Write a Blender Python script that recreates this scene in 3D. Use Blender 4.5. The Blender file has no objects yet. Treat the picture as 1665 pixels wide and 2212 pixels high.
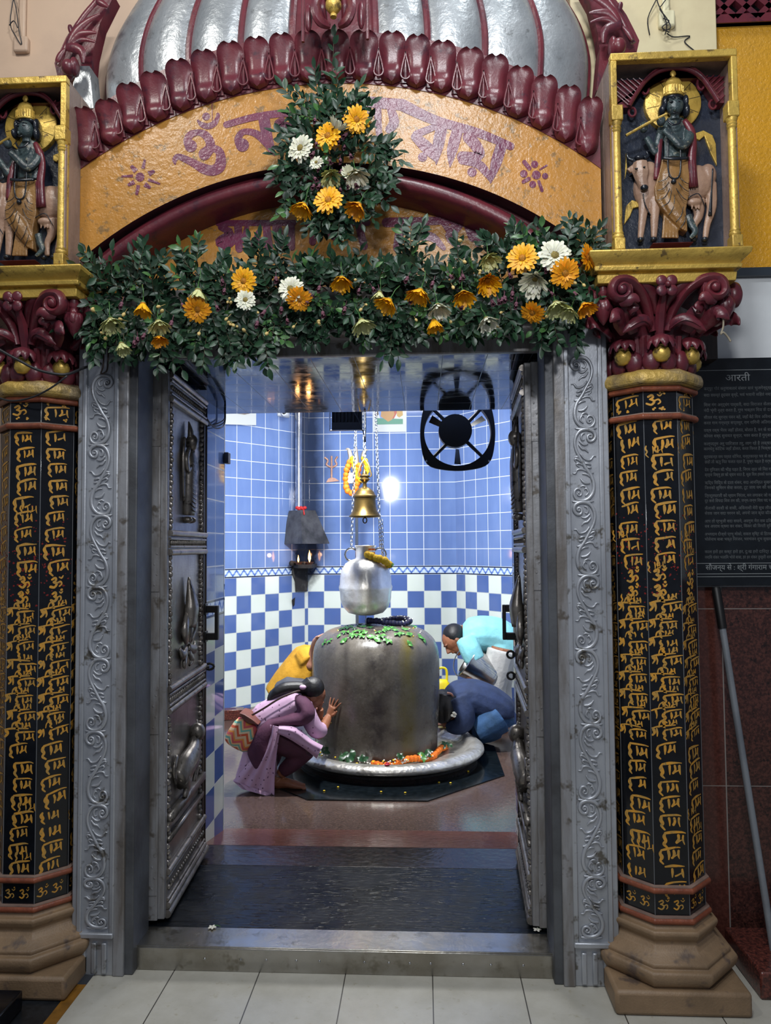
import bpy, bmesh, math, random
from mathutils import Vector as V, Matrix, Euler, noise as mnoise
from math import sin, cos, pi, sqrt, atan2, radians as rad
random.seed(7)
S = bpy.context.scene
COL = S.collection
# ------------------------------------------------------------ camera
F, CX, CY = 1600.0, 832.5, 1106.0
CAM = V((.30, -2.62, 1.5))
_Y = V((81.5, -75, 1600)).normalized()
_Z = V((-.0069, 1, .0472)); _Z = (_Z - _Y*_Z.dot(_Y)).normalized()
_X = V((_Y.y*_Z.z-_Y.z*_Z.y, _Y.z*_Z.x-_Y.x*_Z.z, _Y.x*_Z.y-_Y.y*_Z.x))
if _X.x < 0: _X = -_X
cd = bpy.data.cameras.new('camera'); cam = bpy.data.objects.new('camera', cd); COL.objects.link(cam)
cd.sensor_fit = 'VERTICAL'; cd.sensor_height = 24; cd.lens = 24*F/2212; cd.clip_start = .02; cd.clip_end = 60
R3 = Matrix(((_X.x, _X.y, -_X.z), (_Y.x, _Y.y, -_Y.z), (_Z.x, _Z.y, -_Z.z)))
cam.matrix_world = Matrix.Translation(CAM) @ R3.to_4x4()
S.camera = cam
# ------------------------------------------------------------ view, world, lamps
S.view_settings.view_transform = 'Standard'; S.view_settings.look = 'None'
S.view_settings.exposure = 0.0; S.view_settings.gamma = 1; S.view_settings.use_curve_mapping = False
w = bpy.data.worlds.new('hall'); S.world = w; w.use_nodes = True
w.node_tree.nodes['Background'].inputs[0].default_value = (.60, .66, .80, 1)
w.node_tree.nodes['Background'].inputs[1].default_value = .22
def lamp(name, kind, loc, energy, color=(1, 1, 1), size=.3, aim=None, spot=None, size_y=None, blend=.4):
    l = bpy.data.lights.new(name, kind); o = bpy.data.objects.new(name, l); COL.objects.link(o)
    o.location = loc; l.energy = energy; l.color = color
    if kind == 'AREA':
        l.size = size
        if size_y: l.shape = 'RECTANGLE'; l.size_y = size_y
    else: l.shadow_soft_size = size
    if spot: l.spot_size = rad(spot); l.spot_blend = blend
    if aim is not None: o.rotation_euler = (V(aim)-V(loc)).to_track_quat('-Z', 'Y').to_euler()
    return o
# hall lamps before the door
lamp('hall_tube_lamp', 'AREA', (.30, -1.85, 4.15), 36, (.95, .98, 1.0), .42, (.2, 0, 2.4), size_y=.12)
lamp('hall_lamp_low', 'AREA', (.62, -2.25, 2.95), 21, (.97, .98, 1.0), .22, (1.0, .2, 2.3))
lamp('hall_lamp_left', 'AREA', (-1.3, -1.5, 4.3), 20, (1, .97, .9), .3, (-.4, .1, 2.6))
lamp('hall_lamp_high', 'AREA', (.9, -.5, 4.9), 16, (.92, .98, 1.0), .3, (.6, .3, 3.0))
lamp('hall_lamp_far', 'AREA', (-.6, -4.0, 3.6), 9, (.93, .97, 1), 1.0, (.1, 0, 1.2))
# sanctum floodlights above the inside of the door, and one over the shaft
lamp('flood_lamp_one', 'AREA', (-.17, 1.885, 2.38), 85, (.98, .99, 1.0), .09, (-.05, 2.9, 1.0))
lamp('flood_lamp_two', 'AREA', (-.17, 1.885, 2.27), 34, (.98, .99, 1.0), .08, (-.1, 4.9, 1.3))
lamp('shaft_lamp', 'AREA', (-.05, 3.0, 3.35), 78, (.99, .99, .97), 1.2, (-.05, 3.0, 0))
# ------------------------------------------------------------ pixel helpers (photo pixel -> point on a plane of the place)
def ray(px, py):
    a, b = (px-CX)/F, -(py-CY)/F
    return V((a*_X.x+b*_X.y+_X.z, a*_Y.x+b*_Y.y+_Y.z, a*_Z.x+b*_Z.y+_Z.z))
def P(px, py, Y=0.):
    r = ray(px, py); return CAM + r*((Y-CAM.y)/r.y)
def PZ(px, py, z=0.):
    r = ray(px, py); return CAM + r*((z-CAM.z)/r.z)
def PXp(px, py, x):
    r = ray(px, py); return CAM + r*((x-CAM.x)/r.x)
# ------------------------------------------------------------ mesh builder
class MB:
    def __init__(s): s.v = []; s.f = []; s.m = []
    def add(s, vs, fs, m=0):
        k = len(s.v); s.v += [tuple(v) for v in vs]; s.f += [tuple(i+k for i in f) for f in fs]; s.m += [m]*len(fs); return s
    def box(s, c, d, m=0, R=None):
        h = V(d)/2; vs = []
        for x in (-1, 1):
            for y in (-1, 1):
                for z in (-1, 1):
                    p = V((x*h.x, y*h.y, z*h.z)); vs.append(V(c)+(R@p if R else p))
        return s.add(vs, [(0, 1, 3, 2), (4, 6, 7, 5), (0, 4, 5, 1), (2, 3, 7, 6), (0, 2, 6, 4), (1, 5, 7, 3)], m)
    def bb(s, a, b, m=0):
        a, b = V(a), V(b); return s.box((a+b)/2, (abs(b.x-a.x), abs(b.y-a.y), abs(b.z-a.z)), m)
    def tube(s, path, r, n=8, m=0, flat=1., up=None, cap=True, closed=False):
        # sweep along path; r scalar/list of radii or (ra, rb) pairs; flat scales the second axis
        P_ = [V(p) for p in path]; N = len(P_); rings = []
        prev = V(up) if up is not None else None
        for i, p in enumerate(P_):
            if closed: t = P_[(i+1) % N]-P_[i-1]
            else: t = P_[min(i+1, N-1)]-P_[max(i-1, 0)]
            t = t.normalized() if t.length > 1e-9 else V((0, 0, 1))
            if prev is None: prev = V((0, 1, 0)) if abs(t.y) < .9 else V((1, 0, 0))
            b = prev - t*prev.dot(t)
            if b.length < 1e-5: b = t.orthogonal()
            b.normalize(); a = b.cross(t)
            if up is None: prev = b
            rr = r[i] if isinstance(r, (list, tuple)) else r
            ra, rb = rr if isinstance(rr, (list, tuple)) else (rr, rr*flat)
            rings.append([p + a*(ra*cos(2*pi*k/n)) + b*(rb*sin(2*pi*k/n)) for k in range(n)])
        vs = [q for rg in rings for q in rg]; fs = []
        for i in range(N if closed else N-1):
            j = (i+1) % N
            for k in range(n): fs.append((i*n+k, i*n+(k+1) % n, j*n+(k+1) % n, j*n+k))
        if cap and not closed: fs += [tuple(range(n))[::-1], tuple(range((N-1)*n, N*n))]
        return s.add(vs, fs, m)
    def lathe(s, prof, n=24, c=(0, 0, 0), m=0, R=None, a0=0., a1=2*pi, sx=1., sy=1.):
        full = abs(a1-a0-2*pi) < 1e-6; K = n if full else n+1; vs = []
        for r, z in prof:
            for k in range(K):
                a = a0+(a1-a0)*k/n; p = V((r*cos(a)*sx, r*sin(a)*sy, z)); vs.append(V(c)+(R@p if R else p))
        fs = []
        for i in range(len(prof)-1):
            for k in range(n):
                j = (k+1) % K; fs.append((i*K+k, i*K+j, (i+1)*K+j, (i+1)*K+k))
        if full:
            if prof[0][0] > 1e-6: fs.append(tuple(range(K))[::-1])
            if prof[-1][0] > 1e-6: fs.append(tuple(range((len(prof)-1)*K, len(prof)*K)))
        return s.add(vs, fs, m)
    def ell(s, c, r, n=12, k=8, m=0, R=None):
        if not isinstance(r, (list, tuple)): r = (r, r, r)
        vs = []; fs = []
        for i in range(k+1):
            th = pi*i/k
            for j in range(n):
                a = 2*pi*j/n; p = V((r[0]*sin(th)*cos(a), r[1]*sin(th)*sin(a), -r[2]*cos(th))); vs.append(V(c)+(R@p if R else p))
        for i in range(k):
            for j in range(n): fs.append((i*n+j, i*n+(j+1) % n, (i+1)*n+(j+1) % n, (i+1)*n+j))
        return s.add(vs, fs, m)
    def prism(s, pts, off, m=0, back=True):
        pts = [V(p) for p in pts]; n = len(pts); off = V(off)
        vs = pts+[p+off for p in pts]; fs = [tuple(range(n))]
        if back: fs.append(tuple(range(n, 2*n))[::-1])
        fs += [(i, i+n, (i+1) % n+n, (i+1) % n) for i in range(n)]
        return s.add(vs, fs, m)
    def pxpoly(s, pts, Y, th=.002, m=0):   # outline on plane Y standing th proud of it (towards -Y)
        return s.prism([P(x, y, Y)+V((0, -th, 0)) for x, y in pts], (0, th, 0), m)
    def grid(s, rows, m=0, closed=False):
        n = len(rows[0]); vs = [q for r in rows for q in r]; fs = []
        for i in range(len(rows)-1):
            for j in range(n if closed else n-1):
                k = (j+1) % n; fs.append((i*n+j, i*n+k, (i+1)*n+k, (i+1)*n+j))
        return s.add(vs, fs, m)
    def join(s, o, M=None):
        return s.add([M@V(v) for v in o.v] if M else o.v, o.f, 0) if not any(o.m) else s._j(o, M)
    def _j(s, o, M):
        k = len(s.v); s.v += [tuple(M@V(v)) if M else v for v in o.v]; s.f += [tuple(i+k for i in f) for f in o.f]; s.m += o.m; return s
    def build(s, name, mats, parent=None, ang=35, bevel=0, local=False, remesh=0, smooth=0, uv=None, kind=None, fixn=True, sub=0, seg=2, origin=None):
        me = bpy.data.meshes.new(name)
        if local: org = V((0, 0, 0))
        elif parent is not None:
            org = V((0, 0, 0)); q = parent
            while q is not None: org += q.location; q = q.parent
        else:
            if origin is not None: org = V(origin)
            else:
                xs = [v[0] for v in s.v]; ys = [v[1] for v in s.v]; zs = [v[2] for v in s.v]
                org = V(((min(xs)+max(xs))/2, (min(ys)+max(ys))/2, min(zs)))
        me.from_pydata([(v[0]-org.x, v[1]-org.y, v[2]-org.z) for v in s.v], [], s.f)
        if not isinstance(mats, (list, tuple)): mats = [mats]
        for q in mats: me.materials.append(q)
        if len(mats) > 1: me.polygons.foreach_set('material_index', s.m)
        if fixn:
            bm = bmesh.new(); bm.from_mesh(me); bmesh.ops.recalc_face_normals(bm, faces=bm.faces); bm.to_mesh(me); bm.free()
        if uv:
            l = me.uv_layers.new(name='UVMap')
            for lp in me.loops:
                v = me.vertices[lp.vertex_index].co+org; l.data[lp.index].uv = uv(v)
        me.shade_smooth()
        if ang < 180: me.set_sharp_from_angle(angle=rad(ang))
        o = bpy.data.objects.new(name, me); COL.objects.link(o)
        if parent is not None: o.parent = parent
        elif not local: o.location = org
        if remesh:
            d = o.modifiers.new('remesh', 'REMESH'); d.mode = 'VOXEL'; d.voxel_size = remesh; d.use_smooth_shade = True
        if smooth:
            d = o.modifiers.new('smooth', 'SMOOTH'); d.factor = .5; d.iterations = smooth
        if bevel:
            d = o.modifiers.new('bevel', 'BEVEL'); d.width = bevel; d.segments = seg; d.limit_method = 'ANGLE'; d.angle_limit = rad(35)
        if sub:
            d = o.modifiers.new('subdivision', 'SUBSURF'); d.levels = sub; d.render_levels = sub
        if kind: o['kind'] = kind
        return o
def tag(o, label, cat, group=None):
    o['label'] = label; o['category'] = cat
    if group: o['group'] = group
    return o
def thing(name, label, cat, loc, group=None):
    o = bpy.data.objects.new(name, None); COL.objects.link(o); o.location = loc; o.empty_display_size = .05
    return tag(o, label, cat, group)
def struct(o, label=None):
    o['kind'] = 'structure'
    if label: o['label'] = label
    return o
def smoothpath(pts, k=4):   # Catmull-Rom
    pts = [V(p) for p in pts]; out = []
    for i in range(len(pts)-1):
        a = pts[max(i-1, 0)]; b = pts[i]; c = pts[i+1]; d = pts[min(i+2, len(pts)-1)]
        for j in range(k):
            t = j/k; out.append(.5*((2*b)+(c-a)*t+(2*a-5*b+4*c-d)*t*t+(3*b-a-3*c+d)*t**3))
    out.append(pts[-1]); return out
def lerpl(vals, n):
    out = []
    for i in range(n):
        t = i/(n-1)*(len(vals)-1); k = min(int(t), len(vals)-2); f = t-k
        a, b = vals[k], vals[k+1]
        out.append(tuple(p+(q-p)*f for p, q in zip(a, b)) if isinstance(a, (tuple, list)) else a+(b-a)*f)
    return out
# ------------------------------------------------------------ materials
def lin(h):
    h = h.lstrip('#'); c = [int(h[i:i+2], 16)/255 for i in (0, 2, 4)]
    return tuple(x/12.92 if x <= .04045 else ((x+.055)/1.055)**2.4 for x in c)+(1,)
class NT:
    def __init__(s, name):
        s.mat = bpy.data.materials.new(name); s.mat.use_nodes = True; s.nt = s.mat.node_tree
        s.b = s.nt.nodes['Principled BSDF']
    def n(s, t, **kw):
        x = s.nt.nodes.new(t)
        for k, v in kw.items(): setattr(x, k, v)
        return x
    def l(s, a, b): s.nt.links.new(a, b)
    def inp(s, sock, v):
        if isinstance(v, bpy.types.NodeSocket): s.l(v, sock)
        else: sock.default_value = v
    def math(s, op, a, b=None, c=None):
        x = s.n('ShaderNodeMath', operation=op); s.inp(x.inputs[0], a)
        if b is not None: s.inp(x.inputs[1], b)
        if c is not None: s.inp(x.inputs[2], c)
        return x.outputs[0]
    def mix(s, f, a, b, bl='MIX'):
        x = s.n('ShaderNodeMix', data_type='RGBA', blend_type=bl); s.inp(x.inputs[0], f)
        s.inp(x.inputs[6], a); s.inp(x.inputs[7], b); return x.outputs[2]
    def coord(s, which='Object'): return s.n('ShaderNodeTexCoord').outputs[which]
    def noise(s, sc, det=4, rough=.55, vec=None, scl=None):
        x = s.n('ShaderNodeTexNoise'); x.inputs['Scale'].default_value = sc; x.inputs['Detail'].default_value = det; x.inputs['Roughness'].default_value = rough
        v = vec or s.coord()
        if scl:
            mp = s.n('ShaderNodeMapping'); mp.inputs['Scale'].default_value = scl; s.l(v, mp.inputs[0]); v = mp.outputs[0]
        s.l(v, x.inputs['Vector']); return x.outputs[0]
    def ramp(s, f, a, b):
        x = s.n('ShaderNodeMapRange'); s.inp(x.inputs[0], f); x.inputs[1].default_value = a; x.inputs[2].default_value = b; return x.outputs[0]
    def bump(s, h, st, dist=.01):
        x = s.n('ShaderNodeBump'); x.inputs['Strength'].default_value = st; x.inputs['Distance'].default_value = dist; s.l(h, x.inputs['Height']); s.l(x.outputs[0], s.b.inputs['Normal']); return x
    def set(s, col=None, rough=None, metal=None, spec=None, coat=None):
        B = s.b.inputs
        if col is not None: s.inp(B['Base Color'], col)
        if rough is not None: s.inp(B['Roughness'], rough)
        if metal is not None: s.inp(B['Metallic'], metal)
        if spec is not None: s.inp(B['Specular IOR Level'], spec)
        if coat is not None: s.inp(B['Coat Weight'], coat); B['Coat Roughness'].default_value = .12
        return s.mat
def mat(name, c, rough=.5, metal=0., c2=None, ns=12, lo=.4, hi=.65, bs=0, bst=.3, bd=.01, c3=None, ns3=60, coat=0., rvar=0, scl=None, spec=None):
    t = NT(name); col = lin(c)
    if c2: col = t.mix(t.ramp(t.noise(ns, 5, .6, scl=scl), lo, hi), col, lin(c2))
    if c3: col = t.mix(t.ramp(t.noise(ns3, 3, .7), .58, .68), col, lin(c3))
    r = rough
    if rvar: r = t.math('ADD', rough, t.math('MULTIPLY', t.math('SUBTRACT', t.noise(ns*2, 3), .5), rvar))
    t.set(col, r, metal, spec=spec, coat=coat or None)
    if bs: t.bump(t.noise(bs, 4, .6), bst, bd)
    return t.mat
M = {}
M['maroon'] = mat('maroon_paint', '64262f', .34, 0, '54212c', 9, bs=40, bst=.25, bd=.006, c3='44202c', ns3=18)
M['ochre'] = mat('ochre_paint', 'b47c30', .27, 0, 'a27538', 3.5, .35, .7, bs=55, bst=.45, bd=.006, c3='80623a', ns3=26)
M['letter'] = mat('maroon_letter_paint', '6e2c46', .28, 0, '5e2844', 14, bs=55, bst=.45, bd=.006)
M['silver'] = mat('silver_paint', 'b9bcc0', .36, .55, 'a0a4a9', 6, bs=25, bst=.25, bd=.01, c3='858280', ns3=30)
M['domesilver'] = mat('silver_dome_paint', 'b4b8bb', .33, .6, '9a9fa3', 4, bs=18, bst=.35, bd=.012, c3='8d9092', ns3=22)
M['jamb'] = mat('silver_jamb_metal', 'b7bbc2', .38, .5, '9a9ea5', 7, bs=30, bst=.15, bd=.006, c3='6a665f', ns3=16, scl=(1, 1, .35))
M['frame'] = mat('worn_grey_wood', '97989c', .42, .3, '736e6a', 5, .42, .62, bs=25, bst=.3, bd=.006, c3='625c56', ns3=14, scl=(3, 3, .5))
M['framedark'] = mat('dark_grey_reveal', '5d6065', .5, .3, '46474a', 5, bs=20, bst=.2)
M['emboss'] = mat('embossed_grey_metal', '8d8883', .32, .65, '67625d', 9, bs=60, bst=.3, bd=.004, c3='2b2725', ns3=25)
M['darkwood'] = mat('dark_brown_wood', '3a2d27', .45, .1, '241c19', 12, bs=30, bst=.3, scl=(3, 3, .4))
M['gold'] = mat('gold_paint', 'ccab52', .40, .4, 'ae9044', 7, bs=45, bst=.4, bd=.008, c3='6e5a35', ns3=24)
M['goldworn'] = mat('worn_gold_paint', 'b99a4e', .5, .25, '8b7a5c', 10, .4, .6, bs=22, bst=.6, bd=.02)
M['blackstone'] = mat('black_polished_panel', '0b0d12', .12, 0, '11141a', 30)
M['blackgap'] = mat('dark_recess_paint', '15171d', .5, 0, '1d2028', 20)
M['bead'] = mat('terracotta_bead', '8a4a30', .42, 0, '6d3826', 20, bs=40, bst=.3)
M['stone'] = mat('granular_sandstone', '947a5e', .5, 0, '76614a', 6, .35, .7, bs=140, bst=.35, bd=.004, c3='5f5046', ns3=10)
M['marble'] = None
M['cream'] = mat('cream_wall_paint', 'cdc19c', .45, 0, 'bdae8c', 2.5, bs=12, bst=.15)
M['pinkcream'] = mat('dull_pink_wall_paint', 'c2a78f', .5, 0, 'b39a86', 2.5, bs=12, bst=.1)
M['side'] = mat('dull_brown_paint', '90786c', .4, 0, '7b675e', 8, bs=30, bst=.3, scl=(2, 2, .4))
M['white'] = mat('white_wall_paint', 'dcdfe1', .5, 0, 'd0d4d6', 3)
M['navy'] = mat('black_blue_recess', '1c222f', .35, 0, '2c3342', 8, .45, .7, bs=30, bst=.4)
M['steel'] = mat('brushed_steel', 'b4b2ad', .25, .95, '989389', 5, bs=9, bst=.12, bd=.02, rvar=.2, c3='8a857a', ns3=12)
M['steelclean'] = mat('bright_steel', 'c8c8c8', .2, 1, 'a9a9a9', 14, bs=20, bst=.1)
M['chrome'] = mat('chain_metal', 'b8bcc0', .25, 1)
M['bronze'] = mat('bell_bronze', '6e5a32', .33, .95, '463a22', 8, rvar=.15)
M['black'] = mat('black_metal', '0a0a0c', .5, 0)
M['soot'] = mat('soot', '0c0b0b', .85, 0, '2a2422', 14)
M['rope'] = mat('dull_cord', '8f8674', .8)
M['cable'] = mat('black_cable', '222327', .5)
# ============================================================ the setting
def linefac(t, x, positions_period, w):   # 1 on joint lines of a periodic grid
    f = t.math('FRACT', t.math('DIVIDE', x, positions_period))
    return t.math('GREATER_THAN', t.math('ABSOLUTE', t.math('SUBTRACT', f, .5)), .5-w/positions_period/2)
def tile_mat(name, soot=None):
    t = NT(name); uv = t.n('ShaderNodeSeparateXYZ'); t.l(t.coord('UV'), uv.inputs[0]); u, v = uv.outputs[0], uv.outputs[1]
    p = .17; top, bot = 1.307, 1.222
    vu = t.math('SUBTRACT', v, top); vd = t.math('SUBTRACT', bot, v)
    above = t.math('GREATER_THAN', v, top); below = t.math('LESS_THAN', v, bot)
    iu = t.math('FLOOR', t.math('DIVIDE', u, p)); iv = t.math('FLOOR', t.math('DIVIDE', vd, p))
    par = t.math('ABSOLUTE', t.math('MODULO', t.math('ADD', iu, iv), 2.0))
    fv = t.mix(above, vd, vu)
    fvv = t.math('ADD', t.math('MULTIPLY', above, vu), t.math('MULTIPLY', t.math('SUBTRACT', 1, above), vd))
    lu = linefac(t, u, p, .0062); lv = linefac(t, fvv, p, .0062)
    line = t.math('MAXIMUM', lu, lv)
    ns = t.noise(3, 4, .6, t.coord('UV'), (4, .6, 1)); ns2 = t.noise(2.2, 3, .5, t.coord('UV'))
    blue = t.mix(t.ramp(ns2, .35, .7), lin('647cae'), lin('7088b8'))
    blue = t.mix(t.math('MULTIPLY', t.ramp(ns, .45, .7), .35), blue, lin('586fa2'))
    blued = t.mix(t.ramp(ns2, .3, .7), lin('4c639a'), lin('556ca3'))
    white = t.mix(t.ramp(ns2, .35, .75), lin('cfd8cd'), lin('dbe1dc'))
    chk = t.mix(par, white, blued)
    col = t.mix(above, chk, blue)
    grout = t.mix(above, lin('b9c0bd'), lin('d5dbe4'))
    col = t.mix(line, col, grout)
    # border strip: pale ribbon pattern between dark edges
    bz = t.math('DIVIDE', t.math('SUBTRACT', v, bot), top-bot)
    a = t.math('FRACT', t.math('DIVIDE', u, p/2)); zig = t.math('ABSOLUTE', t.math('SUBTRACT', t.math('MULTIPLY', a, 2), 1))
    d1 = t.math('LESS_THAN', t.math('ABSOLUTE', t.math('SUBTRACT', t.math('ADD', t.math('MULTIPLY', zig, .6), .2), bz)), .14)
    w2 = t.math('LESS_THAN', t.math('ABSOLUTE', t.math('SUBTRACT', t.math('FRACT', t.math('DIVIDE', u, p/4)), .5)), .14)
    inner = t.math('LESS_THAN', t.math('ABSOLUTE', t.math('SUBTRACT', bz, .5)), .36)
    bcol = t.mix(d1, lin('c4d4ea'), lin('4d6bb0')); bcol = t.mix(t.math('MULTIPLY', w2, t.math('LESS_THAN', t.math('ABSOLUTE', t.math('SUBTRACT', bz, .5)), .2)), bcol, lin('7f9ad0'))
    bcol = t.mix(inner, lin('232a40'), bcol)
    isb = t.math('MULTIPLY', t.math('SUBTRACT', 1, above), t.math('SUBTRACT', 1, below))
    col = t.mix(isb, col, bcol)
    if soot:   # greasy lamp smoke left on the tiles round the flue
        g = t.n('ShaderNodeNewGeometry').outputs['Position']
        x = t.n('ShaderNodeVectorMath', operation='SUBTRACT'); t.l(g, x.inputs[0]); x.inputs[1].default_value = soot
        mlt = t.n('ShaderNodeVectorMath', operation='MULTIPLY'); t.l(x.outputs[0], mlt.inputs[0]); mlt.inputs[1].default_value = (1, 1, 0)
        ln = t.n('ShaderNodeVectorMath', operation='LENGTH'); t.l(mlt.outputs[0], ln.inputs[0])
        n3 = t.noise(5, 4, .6, g)
        s1 = t.math('SUBTRACT', .95, t.ramp(t.math('ADD', ln.outputs['Value'], t.math('MULTIPLY', t.math('SUBTRACT', n3, .5), .12)), .05, .30))
        sp = t.n('ShaderNodeSeparateXYZ'); t.l(g, sp.inputs[0])
        s1 = t.math('MULTIPLY', s1, t.ramp(sp.outputs[2], 1.25, 1.45)); s1 = t.math('MINIMUM', t.math('MAXIMUM', s1, 0), .85)
        # black patch right behind the lamps
        x2 = t.n('ShaderNodeVectorMath', operation='SUBTRACT'); t.l(g, x2.inputs[0]); x2.inputs[1].default_value = (soot[0]-.05, soot[1], 1.42)
        ml2 = t.n('ShaderNodeVectorMath', operation='MULTIPLY'); t.l(x2.outputs[0], ml2.inputs[0]); ml2.inputs[1].default_value = (1, 1, .55)
        ln2 = t.n('ShaderNodeVectorMath', operation='LENGTH'); t.l(ml2.outputs[0], ln2.inputs[0])
        s2 = t.math('SUBTRACT', 1, t.ramp(t.math('ADD', ln2.outputs['Value'], t.math('MULTIPLY', t.math('SUBTRACT', n3, .5), .2)), .13, .22))
        col = t.mix(t.math('MAXIMUM', s1, t.math('MULTIPLY', s2, .97)), col, lin('0d0c0d'))
    t.set(col, t.mix(line, (.07, .07, .07, 1), (.5, .5, .5, 1)))
    t.bump(t.math('SUBTRACT', t.math('MULTIPLY', t.noise(2.5, 2, .4, t.coord('UV')), .5), t.math('MULTIPLY', line, .35)), .12, .01)
    return t.mat
CB_L, CB_R = P(665, 1181, 4.93), P(985, 1181, 4.93)
M['tile'] = tile_mat('blue_white_wall_tiles')
M['tilesoot'] = tile_mat('sooty_blue_wall_tiles', (CB_L.x, 4.93, 0))
def wallquad(name, a, b, z0, z1, u0, m, vo=0., n=1, th=.06):
    a = V((a[0], a[1], 0)); b = V((b[0], b[1], 0)); d = (b-a).normalized(); nrm = V((d.y, -d.x, 0))
    mb = MB(); mb.prism([a+V((0, 0, z0)), b+V((0, 0, z0)), b+V((0, 0, z1)), a+V((0, 0, z1))], -nrm*th)
    o = mb.build(name, m, uv=lambda v: ((V((v.x, v.y, 0))-a).dot(d)-u0, v.z+vo), ang=20)
    return struct(o)
# sanctum walls (plan goes left to right seen from the door)
bl, br = (CB_L.x, 4.93), (CB_R.x, 4.93)
k = 1.24
la, ra = (CB_L.x-.95, 4.93-.95*k), (CB_R.x+.90, 4.93-.90*1.29)
def hitu(px, a, b):    # distance along wall a-b where the sight line of column px meets it
    r = ray(px, 1181); d = V((b[0]-a[0], b[1]-a[1])); e = V((a[0]-CAM.x, a[1]-CAM.y))
    # CAM + r*s = a + d*t
    det = r.x*(-d.y)+d.x*r.y; s = (e.x*(-d.y)+d.x*e.y)/det
    q = V((CAM.x+r.x*s-a[0], CAM.y+r.y*s-a[1])); return q.length
RZ = 3.45
wallquad('wall_back', bl, br, 0, RZ, hitu(951.4, bl, br)-.17*8, M['tilesoot'])
wallquad('wall_back_left', la, bl, 0, RZ, hitu(511, la, bl)-.17*10, M['tilesoot'])
wallquad('wall_back_right', br, ra, 0, RZ, hitu(1004, br, ra)-.17*2, M['tile'])
wallquad('wall_left', (la[0], 1.31), la, 0, RZ, 0, M['tile'])
wallquad('wall_right', ra, (ra[0], 1.31), 0, RZ, 0, M['tile'])
PW = .768
wallquad('wall_passage_left', (-PW, .17), (-PW, 1.315), 0, 2.24, 1.315-.17-.34, M['tile'], vo=.07, th=.03)
wallquad('wall_passage_right', (PW, 1.315), (PW, .17), 0, 2.24, 0, M['tile'], vo=.07, th=.03)
wallquad('wall_entrance_left', (-PW, 1.33), (la[0], 1.33), 0, RZ, 0, M['tile'], th=.02)
wallquad('wall_entrance_right', (ra[0], 1.33), (PW, 1.33), 0, RZ, 0, M['tile'], th=.02)
wallquad('wall_entrance_top', (PW, 1.33), (-PW, 1.33), 2.24, RZ, 0, M['tile'], th=.02)
mb = MB(); mb.bb((la[0]-.1, 1.3, RZ), (ra[0]+.1, 5.1, RZ+.1)); struct(mb.build('ceiling', mat('sanctum_ceiling_white', 'd5d8da', .7)))
# masonry between hall and sanctum
mb = MB(); mb.bb((-3.2, .37, 0), (-PW-.032, 1.308, 4.6)); struct(mb.build('wall_core_left', M['pinkcream']))
mb = MB(); mb.bb((PW+.032, .40, 0), (3.2, 1.308, 4.6)); struct(mb.build('wall_core_right', M['pinkcream']))
mb = MB(); mb.bb((-PW-.03, .32, 2.262), (PW+.03, 1.308, 4.6)); struct(mb.build('wall_core_top', M['pinkcream']))
# ---- floors
def grid_floor(name, c1, c2, grout, px, py, ox, oy, rough, ns=6, w=.004, stain=None, bumpst=.03):
    t = NT(name); g = t.n('ShaderNodeNewGeometry').outputs['Position']; s = t.n('ShaderNodeSeparateXYZ'); t.l(g, s.inputs[0])
    l1 = linefac(t, t.math('SUBTRACT', s.outputs[0], ox), px, w); l2 = linefac(t, t.math('SUBTRACT', s.outputs[1], oy), py, w)
    col = t.mix(t.ramp(t.noise(ns, 6, .65, g), .35, .7), lin(c1), lin(c2))
    if stain: col = t.mix(t.math('MULTIPLY', t.ramp(t.noise(28, 5, .7, g), .60, .72), .55), col, lin(stain))
    col = t.mix(t.math('MAXIMUM', l1, l2), col, lin(grout))
    t.set(col, rough); t.bump(t.noise(30, 3, .5, g), bumpst, .004); return t.mat
M['marble'] = grid_floor('white_marble_slabs', 'a9a69b', 'bbb9b0', '47443f', .3055, .62, P(745, 2100, .03).x, -.27, .28, stain='8d8060')
mb = MB(); mb.bb((-.873, -3.4, -.06), (3.2, .6, 0)); struct(mb.build('floor', M['marble']))
mb = MB(); mb.bb((-.915, -3.4, -.06), (-.873, -.05, .001)); struct(mb.build('trim_1', mat('ochre_stone_strip', '8a5f22', .35, 0, '6e4d20', 20)))
mb = MB(); mb.bb((-3.2, -3.4, -.06), (-.915, .3, 0)); struct(mb.build('floor_black_border', mat('black_floor_stone', '15181c', .3, 0, '22262b', 25)))
# wet black stone slab in the doorway, granite strip, red granite slope
t = NT('wet_black_stone'); g = t.coord()
col = t.mix(t.ramp(t.noise(9, 5, .6), .45, .7), lin('0d1116'), lin('1b1f25'))
chis = t.ramp(t.noise(1, 2, .5, scl=(16, 95, 1)), .55, .75)
col = t.mix(t.math('MULTIPLY', chis, .6), col, lin('04060a'))
s = t.n('ShaderNodeSeparateXYZ'); t.l(g, s.inputs[0])
jl = t.math('LESS_THAN', t.math('ABSOLUTE', t.math('SUBTRACT', t.math('ADD', s.outputs[1], t.math('MULTIPLY', t.noise(8, 2), .012)), .068)), .004)
jl2 = t.math('LESS_THAN', t.math('ABSOLUTE', t.math('SUBTRACT', t.math('ADD', s.outputs[1], t.math('MULTIPLY', t.noise(8, 2), .012)), -.218)), .003)
jl = t.math('MAXIMUM', jl, jl2); col = t.mix(jl, col, lin('020304'))
t.set(col, t.math('ADD', .2, t.math('MULTIPLY', t.ramp(t.noise(7, 4, .6), .4, .7), .25)), spec=.22)
t.bump(t.math('SUBTRACT', t.math('MULTIPLY', t.noise(34, 4, .6, scl=(.55, 1.6, 1)), .35), t.math('ADD', t.math('MULTIPLY', chis, .5), jl)), .55, .006); M['wetblack'] = t.mat
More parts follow.
